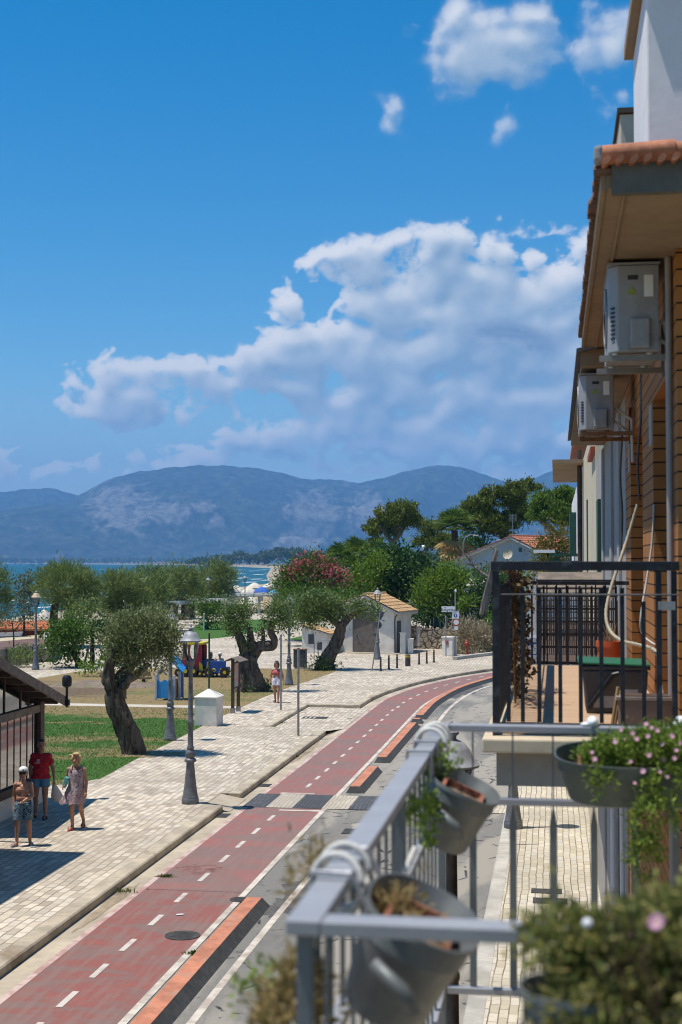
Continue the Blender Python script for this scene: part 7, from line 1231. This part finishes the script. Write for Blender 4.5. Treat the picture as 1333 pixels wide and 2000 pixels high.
def hairball(t, HD, h, mat, extra=(), r=(.047, .05, .053), off=(0, .012, .950), voxel=.006, nm='hair'):
    mb = MB(); mb.ball(HD(*off), tuple(x * h * HS for x in r), 16, 12)
    for c, rr in extra: mb.ball(HD(*c), tuple(x * h * HS for x in rr), 12, 9)
    return fuse(mb, nm, mat, t, voxel, 2)
def glasses(t, HD, h, hy=.938):
    h = h * HS
    mb = MB()
    for sx in (-1, 1): mb.ball(HD(sx * .019, -.0535, hy), (.017 * h, .006 * h, .0125 * h), 12, 8); mb.tube([HD(sx * .034, -.048, hy + .004), HD(sx * .047, .0, hy + .002)], .0028 * h, 5)
    mb.tube([HD(-.01, -.056, hy + .005), HD(.01, -.056, hy + .005)], .003 * h, 5); mb.build('sunglasses', M('black_lens', (.012, .01, .01), .15, .05, 3), t, local=True, smooth='all')
h_blond = M('blond_hair', (.52, .36, .16), .6, .3, 26, bump=.8); h_dark = M('dark_brown_hair', (.035, .02, .014), .55, .3, 26, bump=.8); h_brown = M('brown_hair', (.09, .045, .025), .55, .3, 26, bump=.8)
m_redt = cloth('red_cotton', (.42, .012, .02)); m_short = cloth('steel_blue_cotton', (.09, .20, .30)); m_sand = M('dark_leather', (.035, .025, .022), .6); m_slide = M('pale_blue_rubber', (.20, .30, .42), .6)
# man in red
pos = G(80, 1597, 0)
t, P, V, HD, h = person('man in a red T-shirt and blue shorts carrying a white plastic bag', pos, R(8), 1.78, sk_br, dict(wL=(.185, -.045, .50), eL=(.16, .0, .64), eR=(-.15, .03, .64), wR=(-.14, .02, .50), sh=1.08, belly=1.12, turn=R(22), aR=(-.075, .03, .045), tR=(-.10, -.07, .018), kR=(-.068, .0, .285), aL=(.07, -.06, .045), tL=(.085, -.165, .018), kL=(.065, -.045, .285)))
tee = garment('tshirt', m_redt, t, torso_caps(V, .016, 1.14, 1.08) + [(V(-.052, .004, .51), V(.052, .004, .51), .080, .080, 0), (P['sR'] + Vector((.02, 0, .0)), P['sR'].lerp(P['eR'], .62), .042, .046, 1), (P['sL'] + Vector((-.02, 0, 0)), P['sL'].lerp(P['eL'], .62), .042, .046, 1)], h, .007, [(V(0, 0, .515), (0, 0, -1)), (V(0, -.03, .838), (0, -.5, .86))])
mb = MB()
for k, (z, w) in enumerate([(.735, .05), (.727, .07), (.718, .066)]): mb.box(V(-.028, -.078, z), (w * h, .004, .0055 * h))
mb.box(V(-.02, -.0775, .757), (.035 * h, .004, .028 * h)); mb.build('shirt_print', cloth('pale_pink_print', (.5, .3, .34)), tee, local=True)
garment('shorts', m_short, t, [(V(-.045, .004, .52), V(.045, .004, .52), .069, .069, 0), (P['hR'] + Vector((0, 0, .03)), P['hR'].lerp(P['kR'], .52), .068, .062, 1), (P['hL'] + Vector((0, 0, .03)), P['hL'].lerp(P['kL'], .52), .068, .062, 1)], h, .007, [(V(0, 0, .518), (0, 0, 1))])
shoes(t, P, h, m_sand); hairball(t, HD, h, h_dark, [((0, .02, .93), (.044, .045, .05)), ((0, -.02, .985), (.036, .035, .02))])
wL = P['wL'] + Vector((.0, -.01, -.10)); ob = thing('plastic_bag', 'white plastic carrier bag in the hand of the man in red', 'bag', Vector(pos) + Matrix.Rotation(R(8), 3, 'Z') @ wL, R(8)); mb = MB(); pr = [(.012, .06), (.035, .0), (.07, -.1), (.11, -.22), (.135, -.33), (.12, -.38), (.05, -.40)]
n = 20; vs = [((.05 + r * 1.1 * math.cos(2 * PI * j / n) * (1 + .12 * math.sin(3 * j))), r * .6 * math.sin(2 * PI * j / n), z) for r, z in pr for j in range(n)]; mb.add(vs, [(i * n + j, i * n + (j + 1) % n, (i + 1) * n + (j + 1) % n, (i + 1) * n + j) for i in range(len(pr) - 1) for j in range(n)] + [tuple(range((len(pr) - 1) * n, len(pr) * n))]); mb.v = [(x - .05 + (-z) * .28, y, z) for x, y, z in mb.v]
mb.build('sack', LM('white_film', (.6, .6, .62), (.7, .7, .72), (.75, .75, .76), .45, .3), ob, local=True, smooth='all'); mb = MB(); mb.tube([(-.01, -.02, .04), (.0, 0, .11), (.02, .02, .04)], .006, 5); mb.build('handles', m_sw, ob, local=True)
# boy
pos = G(45, 1652, 0)
t, P, V, HD, h = person('bare chested boy in a white cap and patterned swim shorts', pos, R(14), 1.60, sk_tan, dict(eL=(.125, -.045, .66), wL=(.02, -.105, .60), eR=(-.118, .04, .645), wR=(-.122, .0, .50), aR=(-.075, -.02, .045), tR=(-.125, -.10, .018), kR=(-.07, -.035, .285), aL=(.085, .06, .045), tL=(.115, -.04, .018), kL=(.075, .0, .285), belly=1.05, sh=.86))
garment('swim_shorts', pattern('leaf_print', [(.012, .02, .05), (.015, .09, .12), (.02, .03, .06), (.22, .30, .34), (.03, .14, .16), (.30, .05, .05)], 9, 2.2), t, [(V(-.045, .004, .55), V(.045, .004, .55), .072, .072, 0), (P['hR'] + Vector((0, 0, .02)), P['hR'].lerp(P['kR'], .78), .07, .066, 1), (P['hL'] + Vector((0, 0, .02)), P['hL'].lerp(P['kL'], .78), .07, .066, 1)], h, .007, [(V(0, 0, .585), (0, 0, 1))])
shoes(t, P, h, m_slide, nm='slide'); glasses(t, HD, h); hairball(t, HD, h, h_dark, [((0, .02, .925), (.042, .042, .04))])
mb = MB(); mb.ball(HD(0, .002, .968), (.053 * h * HS, .06 * h * HS, .042 * h * HS), 16, 10); cap_ = fuse(mb, 'cap', cloth('white_cotton', (.66, .64, .62), .05), t, .007, 2, [(HD(0, 0, .953), (0, 0, -1))]); mb = MB(); mb.lathe([(.055 * h, 0), (.055 * h, .006 * h), (.001, .008 * h)], HD(0, -.055, .955), 16, 1, .75); mb.build('cap_brim', m_ink, cap_, local=True); mb = MB(); q = HD(.004, -.0565, .975); mb.ball(q, (.011 * h, .004 * h, .012 * h), 10, 6); mb.build('cap_badge', M('dark_gold', (.22, .09, .03), .5), cap_, local=True)
# woman in the dress
pos = G(149, 1620, 0)
t, P, V, HD, h = person('blond woman in a flowered summer dress walking with a teal bag under her arm', pos, R(4), 1.66, sk_tan, dict(eR=(-.135, .05, .655), wR=(-.15, -.06, .60), eL=(.132, .01, .64), wL=(.14, -.03, .50), aR=(-.04, -.03, .045), tR=(-.06, -.135, .018), kR=(-.05, -.04, .285), aL=(.06, .16, .10), tL=(.07, .08, .022), kL=(.055, .01, .29), sh=.88, turn=R(-4)))
fl_m = pattern('small_flower_print', [(.46, .39, .38), (.07, .045, .08), (.50, .44, .43), (.24, .08, .10), (.46, .40, .40), (.10, .12, .08)], 10, 1.6)
mb = MB(); n = 56; pr = [(.352, .170, .125), (.39, .160, .12), (.45, .140, .11), (.52, .125, .098), (.58, .112, .088), (.63, .102, .080), (.68, .104, .080), (.74, .118, .084), (.785, .106, .072), (.802, .094, .062)]; vs = []
for i, (z, rx, ry) in enumerate(pr):
    am = max(0, (.62 - z)) * .55
    for j in range(n): a = 2 * PI * j / n; f = 1 + am * (math.sin(9 * a) * .5 + .35 * math.sin(5 * a + 1)); vs.append(tuple(V(rx * f * math.cos(a) - max(0, .6 - z) * .25, ry * f * math.sin(a) + .003, z + (.012 * math.sin(9 * a) if i == 0 else 0))))
mb.add(vs, [(i * n + j, i * n + (j + 1) % n, (i + 1) * n + (j + 1) % n, (i + 1) * n + j) for i in range(len(pr) - 1) for j in range(n)]); dr = mb.build('dress', fl_m, t, local=True, smooth='all')
mb = MB()
for sx in (-1, 1): mb.tube([V(sx * .058, -.056, .775), V(sx * .068, -.032, .822), V(sx * .068, .012, .842), V(sx * .06, .058, .79)], .013 * h, 8, sx=1.9)
mb.build('dress_strap', fl_m, dr, local=True, smooth='all'); mb = MB(); mb.ball(V(0, -.058, .81), (.006, .004, .008), 8, 6); mb.tube([V(-.03, -.03, .845), V(0, -.056, .815), V(.03, -.03, .845)], .0025, 5); mb.build('necklace', M('silver', (.6, .58, .5), .3, .1, 3, .8), t, local=True)
shoes(t, P, h, M('red_sandal', (.40, .06, .05), .6)); hairball(t, HD, h, h_blond, [((-.005, .028, .925), (.05, .036, .06)), ((-.042, -.002, .93), (.016, .03, .045)), ((.042, .004, .922), (.015, .03, .05)), ((-.06, .02, .965), (.022, .016, .01)), ((-.085, .02, .97), (.014, .01, .006)), ((0, -.03, .987), (.036, .03, .017))])
wR = P['wR']; ob = thing('handbag', 'teal clutch bag under the arm of the blond woman', 'bag', Vector(pos) + Matrix.Rotation(R(4), 3, 'Z') @ (wR + Vector((.035, -.01, .065))), R(4)); mb = MB(); mb.box((0, 0, 0), (.09, .12, .24), ry=.35); mb.build('pouch', cloth('teal_cloth', (.12, .36, .36)), ob, local=True, bevel=.02)
# woman in shorts
pos = G(541, 1372, 0)
t, P, V, HD, h = person('woman with sunglasses, tied coral top and white shorts walking by the old olive', pos, R(3), 1.72, sk_tan, dict(sh=.93, aR=(-.045, .06, .06), tR=(-.055, -.035, .02), kR=(-.05, -.02, .285), aL=(.04, -.05, .045), tL=(.05, -.15, .018), kL=(.048, -.05, .285), eR=(-.15, .03, .645), wR=(-.17, -.02, .50), eL=(.15, .02, .645), wL=(.17, -.03, .51)), .006)
garment('crop_top', cloth('coral_cotton', (.46, .10, .11), .2), t, [(V(-.05, .0, .725), V(.05, .0, .725), .072, .072, 0), (V(0, 0, .68), V(0, 0, .74), .068, .066, 0), (V(-.062, .0, .76), V(-.06, .005, .81), .03, .028, 0), (V(.062, .0, .76), V(.06, .005, .81), .03, .028, 0)], h, .008, [(V(0, 0, .672), (0, 0, -1)), (V(0, 0, .832), (0, 0, 1))])
garment('shorts', pattern('white_flecked_cotton', [(.62, .6, .64), (.66, .64, .68), (.5, .42, .55), (.68, .66, .7)], 18), t, [(V(-.045, .004, .55), V(.045, .004, .55), .07, .07, 0), (V(0, .002, .58), V(0, .002, .63), .07, .066, 0), (P['hR'] + Vector((0, 0, .02)), P['hR'].lerp(P['kR'], .45), .068, .068, 1), (P['hL'] + Vector((0, 0, .02)), P['hL'].lerp(P['kL'], .45), .068, .068, 1)], h, .008, [(V(0, 0, .65), (0, 0, 1))])
shoes(t, P, h, m_sand); glasses(t, HD, h); hairball(t, HD, h, h_brown, [((-.04, .0, .91), (.018, .03, .06)), ((.04, .0, .91), (.018, .03, .06)), ((0, .03, .90), (.045, .03, .065)), ((0, -.02, .987), (.036, .036, .018))])
# three seated in the wagon
SIT = dict(T=(0, 0, -.23), hR=(-.055, 0, .29), hL=(.055, 0, .29), kR=(-.07, -.2, .29), kL=(.07, -.2, .29), aR=(-.07, -.2, .06), aL=(.07, -.2, .06), tR=(-.07, -.3, .03), tL=(.07, -.3, .03), wR=(-.09, -.16, .36), wL=(.09, -.16, .36))
def sitter(label, px, py, ht, skin, top, hair, o=.0, hat=None, gl=False, extra=()):
    d = 73.6 + .85 + o; c = PD(px, py, d); z = c.z - .72 * ht; t, P, V, HD, h = person(label, (c.x, c.y, z), R(10), ht, skin, SIT, .008, True)
    garment('top', top, t, torso_caps(V, .012) + [(P['sR'], P['sR'].lerp(P['eR'], .5), .04, .042, 1), (P['sL'], P['sL'].lerp(P['eL'], .5), .04, .042, 1)], h, .01, [(V(0, -.03, .835), (0, -.5, .86))]); garment('trousers', m_short, t, [(P['hR'], P['kR'], .068, .05, 0), (P['hL'], P['kL'], .068, .05, 0), (P['hR'], P['hL'], .07, .07, 0)], h, .01); hairball(t, HD, h, hair, extra, voxel=.008)
    if gl: glasses(t, HD, h)
    if hat: mb = MB(); mb.ball(HD(0, .004, .968), (.056 * h * HS, .063 * h * HS, .042 * h * HS), 14, 9); mb.lathe([(.09 * h, 0), (.058 * h, .012 * h)], HD(0, 0, .955), 16); mb.build('sun_hat', hat, t, local=True, smooth='all')
sitter('woman with sunglasses seated in the play train wagon', 412, 1279, 1.85, sk_tan, cloth('faded_pink_cotton', (.45, .22, .22)), h_brown, 0, None, True, [((0, .03, .90), (.045, .03, .06))]); sitter('dark haired child seated at the front of the play train wagon', 421, 1290, 1.45, sk_br, cloth('navy_cotton', (.03, .05, .12)), h_dark, -.25); sitter('child in a white sun hat seated in the play train wagon', 430, 1279, 1.6, sk_lt, cloth('cream_cotton', (.55, .48, .36)), h_brown, .1, cloth('white_hat_cotton', (.66, .65, .62), .05))
# bald man beyond the pavilion roof
c = PD(14, 1313, 56); t, P, V, HD, h = person('bald man whose head shows above the pavilion roof', (c.x, c.y, 0), R(200), (c.z + .1), sk_lt, None, .012, False); garment('tshirt', cloth('grey_cotton', (.2, .2, .22)), t, torso_caps(V, .012) + [(P['sR'], P['sR'].lerp(P['eR'], .6), .04, .042, 1), (P['sL'], P['sL'].lerp(P['eL'], .6), .04, .042, 1)], h, .012, [(V(0, 0, .515), (0, 0, -1))]); garment('shorts', m_short, t, [(V(-.045, .004, .545), V(.045, .004, .545), .071, .071, 0), (P['hR'], P['hR'].lerp(P['kR'], .6), .068, .062, 1), (P['hL'], P['hL'].lerp(P['kL'], .6), .068, .062, 1)], h, .012); shoes(t, P, h, m_sand)
# ================================================================ sky, sun, air, camera
SUN_EL, SUN_AZ = R(72.5), R(-107)     # azimuth measured from +Y (along the road) towards +X
w = bpy.data.worlds.new('World'); S.world = w; w.use_nodes = True; nt = w.node_tree; nt.nodes.clear()
class WT(NT):
    def __init__(s): s.t = nt
k = WT(); out = k.n('ShaderNodeOutputWorld'); bg = k.n('ShaderNodeBackground'); k.l(bg.outputs[0], out.inputs[0])
sky = k.n('ShaderNodeTexSky', sky_type='NISHITA'); sky.sun_disc = False; sky.sun_elevation = SUN_EL; sky.sun_rotation = SUN_AZ; sky.altitude = 10; sky.air_density = 1.0; sky.dust_density = .1; sky.ozone_density = 2.5
SKY = .066
hs = k.n('ShaderNodeHueSaturation'); hs.inputs['Saturation'].default_value = 1.52; hs.inputs['Value'].default_value = .98; hs.inputs['Hue'].default_value = .494; k.l(sky.outputs[0], hs.inputs['Color'])
k.l(hs.outputs[0], bg.inputs[0]); bg.inputs[1].default_value = SKY
# clouds on a distant sky dome: cover and light worked out per vertex, fine wisps in the shader
def deg(px, py): r = ray(px, py); return math.degrees(math.atan2(r.x, r.y)), math.degrees(math.asin(r.z / r.length))
DP = 180 / PI / F
CL = [  # px, py, rx, ry, weight  (outlines in the photograph's units, turned into angles)
    (945, 95, 112, 80, 1.0), (1035, 40, 55, 42, .8), (880, 160, 55, 46, .7), (975, 175, 50, 34, .6), (1180, 70, 80, 92, .8), (1205, 165, 45, 60, .6), (768, 202, 44, 26, .6), (985, 250, 34, 26, .75), (910, 262, 28, 22, .62), (1100, 30, 30, 60, .5),
    (690, 520, 88, 52, 1.0), (860, 515, 92, 70, 1.2), (640, 500, 40, 36, .9), (770, 510, 60, 40, .95), (940, 570, 70, 60, 1.0), (880, 600, 190, 60, 1.1), (972, 480, 32, 50, 1.0), (1030, 508, 24, 26, .9), (1120, 490, 34, 40, .9), (1090, 590, 90, 66, 1.0), (1180, 560, 90, 80, .8), (1060, 420, 60, 22, .45), (770, 570, 100, 40, 1.0), (1020, 600, 90, 60, 1.0),
    (640, 662, 110, 40, 1.0), (548, 588, 26, 24, .7), (540, 620, 24, 22, .6), (515, 655, 30, 24, .8), (740, 660, 60, 26, .9), (490, 706, 90, 34, 1.0), (580, 715, 70, 34, .9), (360, 735, 200, 30, .85), (235, 795, 100, 40, 1.05), (310, 812, 50, 30, .9), (175, 770, 52, 30, .8), (200, 712, 90, 18, .6), (410, 770, 50, 26, .7),
    (720, 740, 220, 80, 1.05), (930, 720, 170, 90, 1.1), (1050, 700, 130, 100, 1.0), (780, 810, 260, 60, .95), (1000, 830, 190, 80, .95), (620, 780, 130, 46, .8), (1180, 740, 100, 120, .9),
    (480, 880, 66, 34, 1.0), (430, 892, 60, 26, .8), (250, 908, 240, 26, .7), (60, 918, 150, 30, .7), (640, 900, 160, 34, .9), (850, 880, 280, 50, 1.0), (1080, 890, 200, 60, 1.0), (330, 885, 60, 20, .6), (190, 890, 40, 16, .6), (40, 900, 40, 18, .6),
    (-300, 860, 260, 60, .9), (-500, 640, 200, 60, .9), (-350, 300, 120, 60, .8), (1700, 560, 320, 120, 1.1), (1900, 860, 400, 60, .9), (2300, 300, 200, 90, .9), (1500, 120, 120, 60, .8)]
def vnoise(x, y, seed):
    rg = np.random.default_rng(seed); Tn = rg.normal(size=(256, 256)); xi = np.floor(x).astype(int); yi = np.floor(y).astype(int); fx = x - xi; fy = y - yi; fx = fx ** 3 * (fx * (fx * 6 - 15) + 10); fy = fy ** 3 * (fy * (fy * 6 - 15) + 10); g = lambda a, b: Tn[a % 256, b % 256]
    return (g(xi, yi) * (1 - fx) + g(xi + 1, yi) * fx) * (1 - fy) + (g(xi, yi + 1) * (1 - fx) + g(xi + 1, yi + 1) * fx) * fy
def fbm(x, y, seed, octv=6, gain=.52, billow=False):
    o = 0; a = 1; n = 0
    for i in range(octv):
        v = vnoise(x * 2 ** i + 17.3 * i, y * 2 ** i + 5.1 * i, seed + i); o = o + a * (np.abs(v) * 1.35 - 1.0 if billow else v); n += a; a *= gain
    return o / n
st = .055; AZ = np.arange(-44, 26, st); EL = np.arange(-.4, 25, st); AA, EE = np.meshgrid(AZ, EL); wx = fbm(AA * .5, EE * .7, 40, 5); wy = fbm(AA * .5, EE * .7, 60, 5); A2 = AA + wx * .75; E2 = EE + wy * .5
mask = np.zeros_like(AA)
for px, py, rx, ry, wt in CL:
    a, e = deg(px, py); r = np.sqrt(((A2 - a) / (rx * DP * 1.3)) ** 2 + ((E2 - e) / (ry * DP * 1.3)) ** 2); mask = np.maximum(mask, wt * np.clip(1.25 - r, 0, .75) / .75)
def blur(z, n):
    for _ in range(2):
        for ax in (0, 1):
            c = np.cumsum(np.pad(z, [(n + 1, n) if k == ax else (0, 0) for k in (0, 1)], 'edge'), axis=ax); z = (np.take(c, range(2 * n + 1, c.shape[ax]), ax) - np.take(c, range(0, c.shape[ax] - 2 * n - 1), ax)) / (2 * n + 1)
    return z
bil = .55 - np.abs(fbm(A2 * .75, E2 * .95, 80, 2, .5)) * 1.3 - np.abs(fbm(A2 * 2.1 + wx, E2 * 2.4 + wy, 84, 3, .5)) * .75; sm = fbm(A2 * .8, E2 * 1.2, 90, 7, .58); fine = fbm(AA * 3.2, EE * 3.6, 120, 5, .6)
hi = np.clip((EE - 12) / 4, 0, 1); dens = mask * 1.30 + bil * (.40 - .16 * hi) + sm * (.30 + .40 * hi) + fine * (.17 + .12 * hi) - .36 - .05 * hi
dens = np.where(mask < .02, np.minimum(dens, 0), dens)
thick = blur(np.clip(dens, 0, 1.0), 2); sh = np.zeros_like(thick)
for j in range(1, 44):      # light comes from above and a little from the left
    dy = j; dx = int(round(j * .35)); s_ = np.zeros_like(thick); s_[:-dy, dx:] = thick[dy:, :thick.shape[1] - dx] if dx else thick[dy:, :]; sh += s_ * st * math.exp(-j / 20)
t3_ = blur(thick, 3); relief = np.clip((t3_ - np.roll(np.roll(t3_, -7, 0), 4, 1)) * 1.1, -.16, .30)
lit = np.exp(-2.6 * blur(sh, 2)) + relief + .22 * blur(sm, 4) + .05 * fine; lit = np.clip(lit + .12, 0, 1)
low = np.clip(1 - EE / 9, 0, 1)[..., None]; hz_ = np.array([.30, .47, .66]); cs = np.array([.27, .405, .56]); cm = np.array([.52, .62, .73]); ct = np.array([.97, .96, .95]); L_ = lit[..., None]
colr = np.where(L_ < .45, cs + (cm - cs) * (L_ / .45), cm + (ct - cm) * ((L_ - .45) / .55)); colr = colr * (1 - low * .45) + hz_ * low * .45
a0, e0 = deg(1010, 650); gr_ = np.clip(1.3 - np.sqrt(((A2 - a0) / (95 * DP)) ** 2 + ((E2 - e0) / (36 * DP)) ** 2), 0, 1) * np.clip(sm + .8, 0, 1); colr = colr * (1 - .75 * gr_[..., None]) + np.array([.15, .24, .41]) * .75 * gr_[..., None]
edge = .56 + .45 * hi + .10 * np.clip(1 - EE / 7, 0, 1); al = np.clip(dens / edge, 0, 1); al = al * al * (3 - 2 * al) * (.97 - .12 * hi - .12 * np.clip(1 - EE / 6, 0, 1)); al = al * (1 - .7 * hi) + blur(al, 4) * .7 * hi; al = .6 * al + .4 * blur(al, 2); al = np.maximum(al, gr_ * .75); veil = np.clip(mask * .5 + sm * .3 - .05, 0, 1) * np.clip(1.25 - EE / 12, 0, 1) * 1.0; veil = np.maximum(veil, (.9 * np.clip(1.1 - EE / 8.5, 0, 1) ** 1.5)); colr = np.where((al < veil)[..., None], hz_ * 1.05, colr); al = np.maximum(al, veil)
RD = 33000.0; ar, er = np.radians(AA), np.radians(EE); V = np.stack([RD * np.sin(ar) * np.cos(er), RD * np.cos(ar) * np.cos(er), H + RD * np.sin(er)], -1).reshape(-1, 3); ny, nx = AA.shape; ii = np.arange(ny * nx).reshape(ny, nx)
Qd = np.stack([ii[:-1, :-1], ii[:-1, 1:], ii[1:, 1:], ii[1:, :-1]], -1).reshape(-1, 4)
keep = (al.ravel()[Qd].max(axis=1) > .004); Qd = Qd[keep]; used = np.unique(Qd); rem = np.full(ny * nx, -1); rem[used] = np.arange(len(used)); Qd = rem[Qd]; V = V[used]; rgba = np.concatenate([colr.reshape(-1, 3), al.reshape(-1, 1)], 1)[used].astype(np.float32)
t = NT('cloud_light'); at = t.n('ShaderNodeAttribute'); at.attribute_name = 'cover'; fz = t.noise(t.map(t.pos(), (.0022,) * 3), 1, 5, .65); al_ = t.math('MULTIPLY', at.outputs['Alpha'], t.rng(t.math('ADD', t.math('MULTIPLY', at.outputs['Alpha'], 1.0), t.math('MULTIPLY', t.math('SUBTRACT', fz, .5), .5)), .0, .42)); em = t.n('ShaderNodeEmission'); t.l(at.outputs['Color'], em.inputs[0]); em.inputs[1].default_value = .5; tr = t.n('ShaderNodeBsdfTransparent'); mx = t.n('ShaderNodeMixShader'); t.l(al_, mx.inputs[0]); t.l(tr.outputs[0], mx.inputs[1]); t.l(em.outputs[0], mx.inputs[2]); m_sky = t.done(mx.outputs[0]); m_sky.cycles.emission_sampling = 'NONE'
so_ = np_mesh('sky', V, Qd, m_sky); ca = so_.data.color_attributes.new('cover', 'FLOAT_COLOR', 'POINT'); ca.data.foreach_set('color', rgba.ravel()); tag(so_, kind='structure')
sd = bpy.data.lights.new('sun', 'SUN'); sd.energy = 3.0; sd.angle = R(.53); sd.color = (1, .955, .88); so = bpy.data.objects.new('sun', sd); COL.objects.link(so)
dv = Vector((math.sin(SUN_AZ) * math.cos(SUN_EL), math.cos(SUN_AZ) * math.cos(SUN_EL), math.sin(SUN_EL))); so.rotation_euler = dv.to_track_quat('Z', 'Y').to_euler(); so.location = dv * 60
# air
HZ = 9.2e-5
mh = bpy.data.materials.new('haze'); mh.use_nodes = True; ht = mh.node_tree; ht.nodes.clear(); o_ = ht.nodes.new('ShaderNodeOutputMaterial'); pv = ht.nodes.new('ShaderNodeVolumePrincipled'); pv.inputs['Color'].default_value = (.20, .50, 1.0, 1); pv.inputs['Density'].default_value = HZ; pv.inputs['Anisotropy'].default_value = 0.0; ht.links.new(pv.outputs[0], o_.inputs['Volume'])
mb = MB(); mb.bx(-9500, 12000, -400, 13500, -6.0, 1000); hz = mb.build('haze', mh); tag(hz, 'thin blue summer air between the viewer and the mountains', 'haze', kind='stuff')
cam = bpy.data.cameras.new('camera'); co = bpy.data.objects.new('camera', cam); COL.objects.link(co); co.location = EYE; co.rotation_euler = (PI / 2 + PIT, 0, YAW)
cam.sensor_fit = 'VERTICAL'; cam.sensor_height = 36; cam.lens = F / 2000 * 36; cam.clip_start = .05; cam.clip_end = 60000; S.camera = co
cam.dof.use_dof = True; cam.dof.focus_distance = 38; cam.dof.aperture_fstop = 4.0
S.render.engine = 'CYCLES'; S.view_settings.view_transform = 'Standard'; S.view_settings.look = 'None'; S.view_settings.gamma = 1; S.view_settings.exposure = 1.0; S.view_settings.use_curve_mapping = False
c = S.cycles; c.use_denoising = True; c.filter_width = 1.1; c.max_bounces = 6; c.diffuse_bounces = 3; c.glossy_bounces = 3; c.transmission_bounces = 4; c.transparent_max_bounces = 10; c.volume_bounces = 0; c.sample_clamp_indirect = 6; c.caustics_reflective = False; c.caustics_refractive = False
S.render.resolution_x = 682; S.render.resolution_y = 1024
